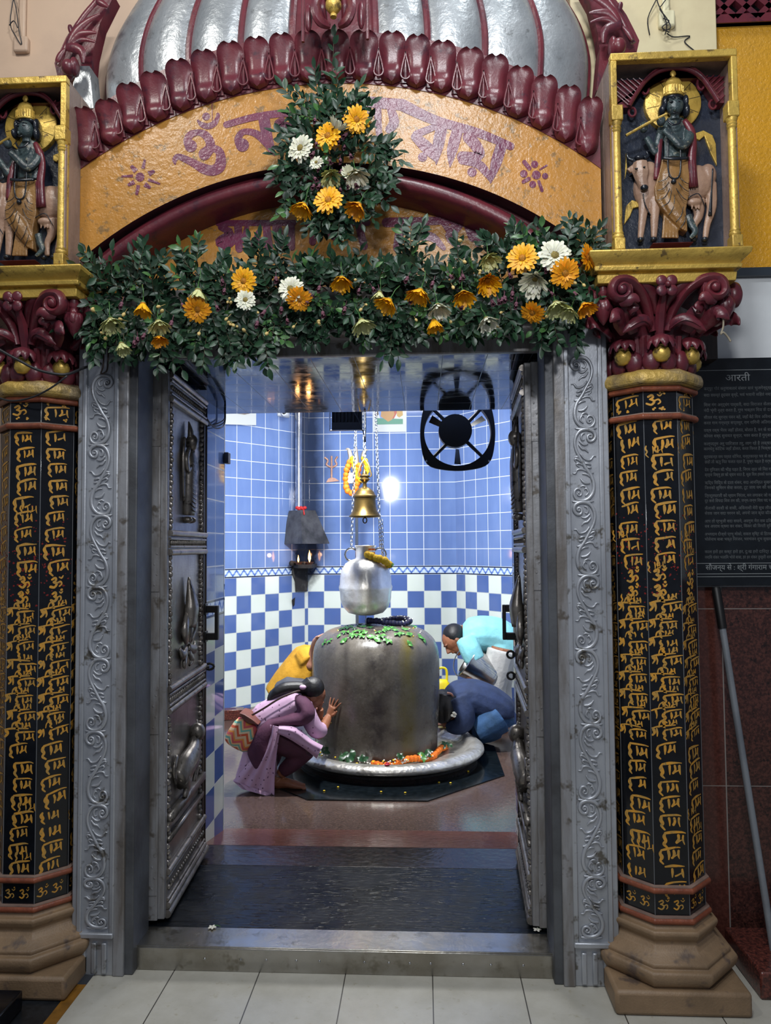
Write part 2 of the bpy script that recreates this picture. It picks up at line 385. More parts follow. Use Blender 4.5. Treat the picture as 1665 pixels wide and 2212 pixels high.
mb = MB(); mb.bb((-PW, .17, 0), (PW, .735, .08)); struct(mb.build('floor_doorway_black', M['wetblack'], bevel=.004))
def granite(name, a, b, c, rough, sc=90, bst=.05):
    t = NT(name); n1 = t.noise(sc, 2, .6); n2 = t.noise(5, 4, .6); n3 = t.noise(sc*.6, 2, .6)
    col = t.mix(t.ramp(n1, .45, .6), lin(a), lin(b)); col = t.mix(t.ramp(n3, .55, .68), col, lin(c)); col = t.mix(t.math('MULTIPLY', t.ramp(n2, .4, .7), .4), col, lin(a))
    t.set(col, rough); t.bump(t.noise(26, 3, .5), bst, .005); return t.mat
M['redgranite'] = granite('red_granite', '4b2823', '6d3a31', '2d1a1a', .2)
M['darkgranite'] = granite('dark_brown_granite', '1c1819', '352a27', '101013', .2, 60, .4)
M['rampgranite'] = granite('bright_red_granite', '66413a', '774e45', '4c322d', .18, 70, .5)
M['roomgranite'] = granite('wet_brown_granite', '4f403a', '5c4b44', '41342f', .14, 80, .12)
mb = MB(); mb.bb((-PW, .735, 0), (PW, .958, .079)); struct(mb.build('floor_doorway_granite', M['darkgranite'], bevel=.003))
mb = MB(); mb.prism([(-PW, .958, .079), (-PW, 1.37, .002), (-PW, 1.37, -.05), (-PW, .958, -.05)], (2*PW, 0, 0)); struct(mb.build('floor_doorway_slope', M['rampgranite']))
mb = MB(); mb.bb((la[0]-.05, 1.30, -.06), (ra[0]+.05, 5.0, 0)); struct(mb.build('floor_sanctum', M['roomgranite']))
LX, LY = -.044, 2.68
mb = MB(); ap = .86; vs = []
for i in range(8):
    a = pi/8+i*pi/4; vs.append((LX+ap/cos(pi/8)*cos(a), LY+ap/cos(pi/8)*sin(a), .008))
mb.prism(vs, (0, 0, -.01)); struct(mb.build('floor_black_octagon', mat('black_granite_octagon', '0b1013', .12, 0, '151b1f', 30)))
# low kerb against the far left wall
q = P(500, 1538, 3.6); mb = MB(); a = PZ(500, 1548, .03)
mb.box((a.x-.08, a.y+.02, .045), (.36, .10, .09), R=Matrix.Rotation(rad(15), 3, 'Z')); struct(mb.build('trim_2', M['redgranite'], bevel=.006))
# ---- glossy dark soffit of the passage
t = NT('polished_dark_soffit_tiles'); g = t.n('ShaderNodeNewGeometry').outputs['Position']; s = t.n('ShaderNodeSeparateXYZ'); t.l(g, s.inputs[0])
l1 = linefac(t, t.math('SUBTRACT', s.outputs[0], P(798, 888, 1.31).x-.17*20), .171, .003); l2 = linefac(t, t.math('SUBTRACT', s.outputs[1], 1.315-.17*9), .17, .003)
ln_ = t.math('MAXIMUM', l1, l2); col = t.mix(t.ramp(t.noise(6, 4, .6), .4, .7), lin('0d1116'), lin('1a2027')); col = t.mix(ln_, col, lin('4b5056'))
t.set(col, t.math('ADD', t.math('MULTIPLY', ln_, .3), t.math('ADD', .05, t.math('MULTIPLY', t.ramp(t.noise(11, 4, .7), .45, .75), .16))), spec=.4)
t.bump(t.math('ADD', t.math('MULTIPLY', t.noise(4, 2, .4), .4), t.math('MULTIPLY', ln_, -.2)), .05, .01); M['soffit'] = t.mat
mb = MB(); mb.bb((-PW, .17, 2.232), (PW, 1.345, 2.262)); struct(mb.build('ceiling_passage', M['soffit']))
# ---- door surround: frame posts, head
mb = MB()
for sg in (-1, 1):
    mb.bb((sg*.765, .0, .0), (sg*.805, .17, 2.35))
    mb.bb((sg*.735, .012, .0), (sg*.768, .165, 2.30), 1)
struct(mb.build('trim_door_posts', [M['frame'], M['framedark']], bevel=.004))
mb = MB(); mb.bb((-.765, .004, 2.272), (.765, .17, 2.305)); mb.bb((-.80, -.008, 2.305), (.80, .17, 2.34)); mb.bb((-.80, .02, 2.34), (.80, .17, 2.45)); mb.bb((-.765, .14, 2.225), (.765, .172, 2.275))
struct(mb.build('trim_door_head', M['frame'], bevel=.005))
# ---- right side hall wall: granite dado, white band, ochre field, cream pilaster, lattice
RY = .30
zt = P(1600, 1268, RY).z
t = NT('hall_red_granite_dado'); n1 = t.noise(110, 2, .6); n2 = t.noise(60, 2, .6); g = t.n('ShaderNodeNewGeometry').outputs['Position']; s = t.n('ShaderNodeSeparateXYZ'); t.l(g, s.inputs[0])
col = t.mix(t.ramp(n1, .42, .62), lin('3a2320'), lin('5a362f')); col = t.mix(t.ramp(n2, .56, .7), col, lin('251817'))
col = t.mix(t.math('MULTIPLY', t.math('LESS_THAN', s.outputs[0], P(1563, 1500, RY).x), .35), col, lin('6d3d33'))
jx = t.math('LESS_THAN', t.math('ABSOLUTE', t.math('SUBTRACT', s.outputs[0], P(1563, 1500, RY).x)), .0022)
jz = linefac(t, t.math('SUBTRACT', s.outputs[2], P(1610, 1315, RY).z), P(1610, 1315, RY).z-P(1610, 1698, RY).z, .003)
col = t.mix(t.math('MAXIMUM', jx, jz), col, lin('8c8580')); t.set(col, .16)
mb = MB(); mb.bb((1.15, RY, 0), (3.2, RY+.12, zt)); struct(mb.build('wall_granite_dado', t.mat))
zw0, zw1 = zt, P(1620, 598, RY).z
mb = MB(); mb.bb((1.0, RY+.005, zw0), (3.2, RY+.12, zw1)); struct(mb.build('wall_white_band', M['white']))
mb = MB(); mb.bb((1.0, RY-.02, zw1-.002), (3.2, RY+.12, zw1+.03)); struct(mb.build('trim_3', mat('dark_slate_strip', '2b333b', .4)))
zy1 = P(1600, 55, RY).z
M['yellowwall'] = mat('bright_ochre_gloss_paint', 'd3971c', .22, 0, 'b98a33', 1.6, .4, .7, bs=75, bst=.75, bd=.008)
mb = MB(); mb.bb((1.0, RY+.005, zw1+.03), (3.2, RY+.12, zy1)); struct(mb.build('wall_ochre', M['yellowwall']))
mb = MB(); mb.bb((1.0, RY-.015, zy1), (3.2, RY+.12, zy1+.02)); struct(mb.build('trim_4', M['side']))
xp = P(1549, 100, RY-.05).x
mb = MB(); mb.bb((.9, RY-.05, zw1+.3), (xp, RY+.12, 4.6)); struct(mb.build('wall_cream_pilaster', M['cream'], bevel=.004))
# pierced lattice screen over the ochre wall
mb = MB(); mb.bb((xp-.05, RY+.04, zy1+.02), (3.0, RY+.1, 4.6), 1)
x0 = xp; step = P(1597, 30, RY).x-P(1549, 30, RY).x
for i in range(-2, 8):
    for dr in (-1, 1):
        a = V((x0+i*step*1.0, RY-.005, zy1+.02)); L = .8
        mb.box(a+V((dr*L/2*.72, 0, L/2*.70)), (.022, .03, L), R=Matrix.Rotation(dr*rad(46), 3, 'Y'))
struct(mb.build('wall_lattice_screen', [M['maroon'], M['navy']]))
mb = MB(); mb.bb((xp-.02, RY-.02, zy1+.0), (3.1, RY+.03, zy1+.035)); struct(mb.build('trim_5', M['maroon']))
# dark timber stub between capital and plaque
mb = MB(); mb.bb((1.18, .20, P(1530, 776, .2).z), (P(1548, 700, .2).x, .30, P(1530, 640, .2).z)); struct(mb.build('trim_6', M['darkwood']))
# left hall wall
mb = MB(); mb.bb((-3.2, .32, 0), (-.8, .37, 4.6)); struct(mb.build('wall_hall_left', M['pinkcream']))
# ============================================================ painted lettering helpers
_lay = [0]
def layer(to3):
    o = to3(0, 0); n_ = (to3(9, 0)-o).cross(to3(0, 9)-o).normalized(); _lay[0] = (_lay[0]+1) % 24; return -n_*(_lay[0]*2.5e-5)
def ribbon(mb, pts, to3, m=0, cap=True):
    # flat brush stroke: pts (x, y, width) in a drawing frame, to3 maps (x, y) to a point on the painted face
    pp = smoothpath([V((p[0], p[1], p[2])) for p in pts], 4) if len(pts) > 2 else [V(p) for p in pts]
    L = []; R = []
    for i, p in enumerate(pp):
        d = pp[min(i+1, len(pp)-1)]-pp[max(i-1, 0)]; d = V((d.x, d.y)); d = d.normalized() if d.length > 1e-6 else V((1, 0))
        n_ = V((-d.y, d.x))*max(p.z, .02)/2; L.append(to3(p.x+n_.x, p.y+n_.y)); R.append(to3(p.x-n_.x, p.y-n_.y))
    sh = layer(to3); L = [q+sh for q in L]; R = [q+sh for q in R]
    k = len(L); mb.add(L+R, [(i, i+1, k+i+1, k+i) for i in range(k-1)], m)
    if cap:
        for q in (pp[0], pp[-1]):
            if q.z > .5: disc(mb, q.x, q.y, q.z/2, q.z/2, to3, m)
def disc(mb, x, y, rx, ry, to3, m=0, n=14):
    sh = layer(to3); mb.add([to3(x+rx*cos(2*pi*i/n), y+ry*sin(2*pi*i/n))+sh for i in range(n)], [tuple(range(n))], m)
def crop(x0, y0, s, Y):
    return lambda x, y: P(x0+x/s, y0+y/s, Y)
# ============================================================ arched pediment
def arcz(c, R, x): return c[1]+sqrt(max(R*R-(x-c[0])**2, 0))
def kscale(c, R, Y):   # the same sight arc carried back to plane Y
    k = (2.62+Y)/2.62; return (CAM.x+(c[0]-CAM.x)*k, CAM.z+(c[1]-CAM.z)*k), R*k
AO, RO = (-.045, 1.620), 1.572
AI, RI = (-.035, 1.474), 1.424
ped = thing('arched_pediment', 'ochre painted arch over the doorway with maroon lettering, moulding and lotus petal border', 'arch', (0, .1, 2.45))
XL, XR = -.955, .945
xs = [XL+(XR-XL)*i/48 for i in range(49)]
mb = MB()
up = [V((x, 0, arcz(AO, RO, x)+.02)) for x in xs]; lo = [V((x, 0, max(arcz(AI, RI, x), 2.3))) for x in xs]
for i in range(48):
    mb.add([lo[i], lo[i+1], up[i+1], up[i], lo[i]+V((0, .075, 0)), lo[i+1]+V((0, .075, 0)), up[i+1]+V((0, .2, 0)), up[i]+V((0, .2, 0))], [(0, 1, 2, 3), (0, 4, 5, 1), (3, 2, 6, 7)])
M['archsoffit'] = mat('shaded_maroon_soffit', '3a1c26', .4, 0, '2b1720', 12)  # shade under the arch band is put into this darker maroon
for i in range(len(mb.f)):
    if i % 3 == 1: mb.m[i] = 1
mb.build('arch_band', [M['ochre'], M['archsoffit']], ped, ang=25)
# maroon inner moulding
c2, R2 = kscale((-.047, 1.567), 1.291, .07); c2 = (c2[0], c2[1])
ct, Rt = kscale((-.003, 1.697), 1.093, .17)
mb = MB(); prof = [(.06, .073), (.012, .073), (.006, .050), (-.004, .034), (-.020, .026), (-.040, .030), (-.050, .042), (-.055, .09), (-.060, .17)]
rows = []
for r_, y in prof:
    row = []
    for i in range(49):
        x = -.97+1.93*i/48; z = arcz(c2, R2+r_, x) if abs(x-c2[0]) < R2+r_-.02 else 2.3
        row.append(V((x, y, max(z, 2.3))))
    rows.append(row)
mb.grid(rows); mb.build('arch_moulding', M['maroon'], ped, ang=50)
mb = MB(); mb.prism([(-.97, .168, 2.3)]+[(-.97+1.93*i/40, .168, max(2.3, arcz(c2, R2, -.97+1.93*i/40)) if abs(-.97+1.93*i/40-c2[0]) < R2 else 2.3) for i in range(41)]+[(.96, .168, 2.3)], (0, .06, 0)); mb.build('tympanum', M['ochre'], ped)
# lettering on band and tympanum
mb = MB()
A_ = crop(340, 200, 5.203, -.0012)
disc(mb, 547, 268, 45, 45, A_)
for st in ([(455, 315, 25), (500, 360, 60), (570, 378, 70), (640, 345, 65), (675, 285, 50), (680, 245, 40)],
           [(375, 600, 140), (338, 540, 95), (370, 475, 85), (450, 447, 70), (530, 470, 90), (585, 540, 100), (592, 620, 110), (530, 690, 140)],
           [(600, 620, 80), (685, 650, 90), (712, 730, 110), (698, 830, 130), (620, 875, 120), (520, 855, 115), (420, 800, 90), (320, 750, 80), (230, 718, 65), (195, 755, 60), (198, 800, 22)],
           [(612, 120, 8), (620, 400, 8)],
           [(775, 360, 75), (1120, 268, 80), (1510, 222, 90)],
           [(1195, 280, 130), (1230, 480, 120), (1270, 620, 95), (1318, 705, 15)],
           [(955, 590, 150), (908, 520, 90), (960, 445, 70), (1060, 445, 75), (1150, 490, 90), (1240, 580, 90)],
           [(1400, 300, 60), (1370, 360, 130), (1450, 390, 120), (1570, 390, 80)], [(1400, 490, 60), (1500, 465, 60)], [(1560, 240, 70), (1600, 560, 60), (1640, 690, 12)]):
    ribbon(mb, st, A_)
B_ = crop(820, 200, 4.1625, -.0012)
for st in ([(200, 110, 110), (500, 250, 90), (880, 360, 80), (1175, 482, 72)], [(-260, 70, 95), (200, 110, 105)],
           [(560, 300, 100), (525, 480, 100), (508, 645, 10)], [(320, 400, 80), (430, 500, 110), (505, 590, 60)], [(490, 310, 60), (330, 375, 70)],
           [(700, 340, 100), (650, 520, 95), (632, 670, 8)], [(800, 400, 110), (880, 500, 100), (890, 570, 85), (740, 575, 95)],
           [(740, 610, 70), (880, 640, 80), (960, 720, 70), (1000, 805, 15)], [(1090, 490, 100), (1040, 650, 95), (995, 812, 12)], [(870, 350, 60), (1060, 430, 70)],
           [(1300, 625, 40), (1345, 680, 40)], [(1500, 655, 18), (1440, 692, 14)], [(1340, 775, 36), (1292, 802, 34)], [(1430, 800, 28), (1458, 880, 30)], [(-140, 150, 70), (-150, 330, 60)], [(-20, 150, 70), (0, 420, 50), (40, 520, 10)], [(100, 150, 70), (130, 260, 90), (90, 330, 80)]):
    ribbon(mb, st, B_)
for x, y, r in ((385, 580, 42), (830, 715, 43), (1408, 740, 40), (1393, 645, 33), (1487, 750, 28), (1375, 825, 32), (1295, 730, 34)): disc(mb, x, y, r, r, B_)
C_ = crop(0, 0, 2, -.0012)
disc(mb, 605, 765, 19, 20, C_)
for st in ([(626, 690, 10), (618, 728, 16)], [(668, 738, 12), (642, 752, 24)], [(692, 795, 8), (640, 776, 13)], [(650, 812, 12), (625, 796, 22)], [(590, 842, 12), (598, 800, 16)], [(552, 800, 12), (580, 786, 20)], [(524, 762, 8), (574, 760, 13)], [(566, 716, 14), (588, 740, 24)]): ribbon(mb, st, C_, cap=False)
D_ = crop(440, 450, 2.685, .1665)
for st in ([(85, 86, 36), (520, 84, 34)], [(100, 110, 36), (155, 145, 46), (85, 190, 40), (130, 215, 50), (190, 165, 46)], [(198, 90, 46), (206, 235, 44)], [(250, 110, 28), (242, 180, 40), (290, 215, 46), (318, 140, 34)], [(362, 90, 44), (376, 225, 50)],
           [(425, 110, 56), (442, 190, 60), (500, 212, 36)], [(508, 90, 38), (510, 225, 38)], [(600, 88, 36), (950, 84, 36)], [(640, 100, 46), (630, 195, 40)], [(720, 130, 50), (780, 180, 50)], [(900, 100, 44), (930, 220, 44)],
           [(1060, 82, 56), (1610, 64, 40)], [(1225, 95, 40), (1250, 150, 60), (1330, 170, 50), (1392, 232, 26)], [(1395, 90, 34), (1440, 150, 44)], [(1480, 90, 56), (1432, 160, 66), (1484, 240, 12)], [(1530, 95, 46), (1562, 165, 60)], [(1590, 75, 38), (1590, 205, 38)], [(1140, 100, 50), (1120, 230, 46)]):
    ribbon(mb, st, D_)
mb.build('maroon_lettering', M['letter'], ped, fixn=False, ang=1)
# lotus petal border
tops = [(172, 232), (225, 215), (272, 180), (325, 155), (380, 128), (435, 108), (492, 90), (550, 80), (605, 72), (662, 67), (722, 65), (785, 66), (847, 68), (902, 75), (957, 88), (1017, 103), (1072, 118), (1127, 143), (1180, 163), (1232, 185), (1280, 210)]
mb = MB(); a = [V((x, -.003, arcz(AO, RO, x)+.002)) for x in xs]; b = [V((x, .0, arcz(AO, RO, x)+.20)) for x in xs]
for i in range(48): mb.add([a[i], a[i+1], b[i+1], b[i], a[i]+V((0, .1, 0)), a[i+1]+V((0, .1, 0)), b[i+1]+V((0, .1, 0)), b[i]+V((0, .1, 0))], [(0, 1, 2, 3), (0, 4, 5, 1), (3, 2, 6, 7)])
mb.build('petal_backing', M['maroon'], ped)
T = [P(x, y-3, -.06) for x, y in tops]
for i, tp in enumerate(T):
    wd = ((T[i+1] if i+1 < len(T) else T[i]) - (T[i-1] if i else T[0])).length/(2 if 0 < i < len(T)-1 else 1)
    bx = tp.x*.985-.002; B0 = V((bx, 0, arcz(AO, RO, bx)+.004)); T0 = V((tp.x, 0, tp.z)); dr = (T0-B0); side = V((dr.z, 0, -dr.x)).normalized()
    rows = []
    for j in range(22):
        t_ = 1-(1-j/21)**1.5; ww = wd*.5*min(1, sqrt(max(0, 1-((.22-t_)/.22)**2))*.98+.02 if t_ < .22 else 1)*(max(0, 1-((t_-.78)/.225)**2.6)**.45 if t_ > .78 else 1)*(.86+.18*t_)
        dep = .030+.012*sin(pi*min(t_/.35, 1))*(t_ < .35)+(.030*((t_-.45)/.55)**2 if t_ > .45 else 0)
        row = []
        for q in range(9):
            s_ = -1+q/4
            tt = max(0, (t_-.5)/.5); row.append(B0+dr*t_+side*(s_*ww)+V((0, -dep*(1-.75*abs(s_)**2.5*(1-tt))+.014*tt**2*(1-abs(s_)**1.5)-(.004*(1-tt)*(1-min(1, abs(abs(s_)-.5)*4))), 0)))
        rows.append(row)
    mb = MB(); mb.grid(rows)
    tp_ = rows[-1]; bk = [p+V((0, .06, 0)) for p in tp_]; mb.grid([rows[-2], [p+V((0, .05, 0)) for p in rows[-2]]])
    mb.build('lotus_petal', M['maroon'], ped, ang=60)
    if i+1 < len(T):
        mx = (tp.x+T[i+1].x)/2; b0 = V((mx, 0, arcz(AO, RO, mx)+.018)); h_ = .115; td = V((mx*.02, 0, 1)).normalized(); sd = V((td.z, 0, -td.x))
        mb = MB(); path = []
        for q in range(17):
            a_ = 2*pi*q/16; path.append(b0+V((0, -.030, 0))+sd*(.017*sin(a_)*(1 if cos(a_) < 0 else (1-cos(a_)**1.3)))+td*(.018-.018*cos(pi-a_) if cos(a_) < 0 else .018+h_*.72*cos(a_)))
        mb.tube(path, .0036, 6, cap=False); mb.tube([b0+td*.012+V((0, -.014, 0)), b0+td*.03+V((0, -.022, 0)), b0+td*.085+V((0, -.026, 0))], [(.008, .008), (.0065, .0065), (.001, .001)], 6)
        mb.add([b0+sd*-.02+V((0, -.008, 0)), b0+sd*.02+V((0, -.008, 0)), b0+td*h_+V((0, -.02, 0))], [(0, 1, 2)])
        mb.build('teardrop_bead', M['maroon'], ped)
# ============================================================ ribbed dome
dome = thing('ribbed_dome', 'silver ribbed half dome with maroon ribs above the lotus petal arch', 'dome', (0, .12, 2.9))
zr = [(2.90, .90), (3.05, .925), (3.2, .945), (3.3, .955), (3.4, .957), (3.5, .935), (3.6, .89), (3.75, .79), (3.9, .64), (4.05, .42), (4.15, .2), (4.2, .04)]
zr = [(v.x, v.y) for v in smoothpath([V((a, b, 0)) for a, b in zr], 3)]
def dpt(th, z, rx, out=0.):
    x = .004+(rx+out)*sin(th); z0 = arcz(AO, RO, max(-.95, min(.94, x)))+.08
    return V((x, .262-(rx*.255+out*1.3)*cos(th), max(z, z0)))
ths = [rad(a) for a in (-84, -53.5, -36.5, -22.3, -10.2, 8.2, 20, 34.2, 51.5, 82)]
for i in range(9):
    if i == 4: continue
    mb = MB(); rows = []
    for z, rx in zr:
        rows.append([dpt(ths[i]+(ths[i+1]-ths[i])*q/10, z, rx, .028*(sin(pi*q/10))**.6) for q in range(11)])
    mb.grid(rows); mb.build('silver_lobe', M['domesilver'], dome, ang=70)
for i, th in enumerate(ths):
    mb = MB(); mb.tube([dpt(th, z, rx, .006) for z, rx in zr], [(.013, .016)]*len(zr), 8); mb.build('maroon_rib', M['maroon'], dome)
mb = MB(); rows = [[dpt(ths[4]+(ths[5]-ths[4])*q/6, z, rx, .01) for q in range(7)] for z, rx in zr]; mb.grid(rows)
mb.build('centre_panel', M['maroon'], dome)
kp = P(720, 30, -.18)
mb = MB(); f_ = P(720, 48, -.17).z-kp.z
prof = [(.011, -.032), (.012, -.024), (.008, -.020), (.018, -.012), (.027, .002), (.027, .016), (.020, .026), (.016, .029), (.028, .032), (.030, .040), (.022, .046), (.018, .055), (.03, .075), (.02, .1), (.006, .13)]
mb.lathe(prof, 20, c=(kp.x, kp.y, kp.z+.02)); mb.build('gold_pot_finial', M['gold'], dome, ang=60)
mb = MB()
for sg in (-1, 1):
    c0 = kp+V((0, .03, 0))
    mb.tube(smoothpath([c0+V((sg*x, y, z)) for x, y, z in ((.018, 0, -.02), (.045, -.02, -.018), (.058, -.025, .01), (.058, -.02, .05), (.05, 0, .09), (.04, .02, .12))]), lerpl([(.012, .01), (.020, .014), (.022, .014), (.02, .012), (.014, .01), (.006, .006)], 21), 8)
    mb.tube(smoothpath([c0+V((sg*x, y, z)) for x, y, z in ((.03, 0, .0), (.036, -.015, .03), (.03, -.01, .07), (.02, 0, .10))]), lerpl([(.006, .01), (.012, .012), (.01, .01), (.004, .004)], 13), 8)
    mb.ell(c0+V((sg*.092, .01, .02)), (.014, .016, .05)); mb.tube([c0+V((sg*.113, .02, -.06)), c0+V((sg*.112, .02, .2))], .006, 6)
mb.build('finial_petals', M['maroon'], dome)
# acanthus sprays at both shoulders of the dome
for sg in (-1, 1):
    mb = MB(); Z6 = (lambda x, y, Y: P(120+x/7.93, y/7.93, Y))
    def A6(x, y, Y=.08):
        p = Z6(x, y, Y)
        if sg > 0: p = V((-p.x+.004, p.y, p.z-.005))
        return p
    def leaf(pts, w0, w1, Y=.05, fl=.6):
        pp = smoothpath([A6(x, y, Y) for x, y in pts], 4); n_ = len(pp)
        mb.tube(pp, [((w0+(w1-w0)*sin(pi*(.08+.92*k_/(n_-1))**.8)), (w0+(w1-w0)*sin(pi*(.08+.92*k_/(n_-1))**.8))*fl) for k_ in range(n_)], 8, up=(0, 1, 0))
    leaf([(200, 800), (330, 560), (520, 380), (760, 240)], .004, .016); leaf([(200, 800), (380, 600), (540, 560), (700, 560)], .004, .015)
    leaf([(220, 810), (380, 700), (520, 680), (680, 720)], .004, .010); leaf([(190, 820), (330, 820), (450, 900), (470, 1080)], .006, .020)
    leaf([(40, 1120), (120, 950), (170, 800), (320, 520), (500, 250), (760, -40)], .012, .010, .09); leaf([(240, 430), (260, 520), (290, 600)], .004, .010, .10)
    leaf([(20, 1060), (90, 930), (180, 830)], .004, .012, .06); leaf([(700, 10), (800, 60), (900, 120)], .004, .014)
    sp = [A6(260+95*(1-.17*k_)*cos(-.9+k_*.8), 1170+115*(1-.17*k_)*sin(-.9+k_*.8), .05) for k_ in range(6)]
    mb.tube(smoothpath(sp), .011, 8); mb.ell(A6(230, 1160, .04), (.028, .03, .030)); mb.ell(A6(330, 1150, .05), (.016, .03, .036)); mb.ell(A6(230, 1260, .06), (.02, .02, .025))
    mb.prism([A6(30, 1300, .13), A6(-20, 1080, .13), A6(60, 900, .13), A6(180, 640, .13), A6(330, 400, .13), A6(600, 60, .13), A6(700, -80, .13), A6(1000, -80, .13), A6(760, 400, .13), A6(640, 900, .13), A6(600, 1300, .13)], (0, .06, 0))
    mb.build('acanthus_spray', M['maroon'], dome, ang=60)
    mb = MB(); q = [A6(300, 1420, .11), A6(420, 1130, .11), A6(580, 1130, .11), A6(650, 1850, .11), A6(330, 1850, .11)]
    mb.prism(q, (0, .08, 0)); mb.build('shoulder_slab', M['domesilver'] if sg < 0 else M['maroon'], dome)
# ============================================================ columns with capitals, and the niches they carry
def octloft(mb, cx, cy, prof, m=0):
    vs = []
    for z, a in prof:
        for k in range(8):
            an = pi/8+k*pi/4; vs.append((cx+a/cos(pi/8)*cos(an), cy+a/cos(pi/8)*sin(an), z))
    fs = [(i*8+k, i*8+(k+1) % 8, (i+1)*8+(k+1) % 8, (i+1)*8+k) for i in range(len(prof)-1) for k in range(8)]
    fs += [tuple(range(8))[::-1], tuple(range((len(prof)-1)*8, len(prof)*8))]; mb.add(vs, fs, m)
CYc = .08
def zc(py, a): return P(1437, py, CYc-a).z
RAM = [[(0, 10, 9), (-3, 22, 12), (4, 36, 11), (-2, 48, 9), (10, 62, 5)], [(30, 14, 8), (32, 30, 9), (31, 46, 4)], [(52, 14, 8), (53, 28, 9), (46, 40, 8)], [(44, 40, 7), (52, 36, 6), (64, 31, 4)], [(70, 14, 7), (70, 30, 8), (74, 46, 3)], [(2, 6, 7), (30, 2, 8), (62, 0, 6), (78, 2, 3)]]
SHRI = [[(0, 14, 14), (6, 26, 10), (-4, 38, 7)], [(14, 12, 8), (18, 30, 7), (16, 44, 4)], [(-6, 8, 5), (30, 4, 7), (96, 6, 4)], [(24, 6, 4), (30, -14, 6), (48, -22, 6), (44, -8, 4)]]+[[(x+48, y*.8+18, w_*.9) for x, y, w_ in q] for q in RAM]+[[(x*.8+46, y*.62-26, w_*.8) for x, y, w_ in q] for q in RAM[:5]]
OM = [[(0, 6, 9), (12, 0, 10), (16, 10, 9), (6, 18, 8)], [(8, 18, 8), (20, 28, 10), (10, 42, 9), (-6, 36, 8)], [(22, 24, 6), (34, 20, 7), (40, 32, 7), (32, 40, 5)], [(30, -2, 4), (38, 4, 7), (46, -4, 4)], [(39, -10, 9), (40, -11, 9)]]
M['brush'] = mat('yellow_brush_paint', 'd8992f', .5, 0, 'b08a45', 40, .35, .65, c3='7c7450', ns3=120)
M['redsmear'] = mat('vermilion_smear', '7c1310', .6)
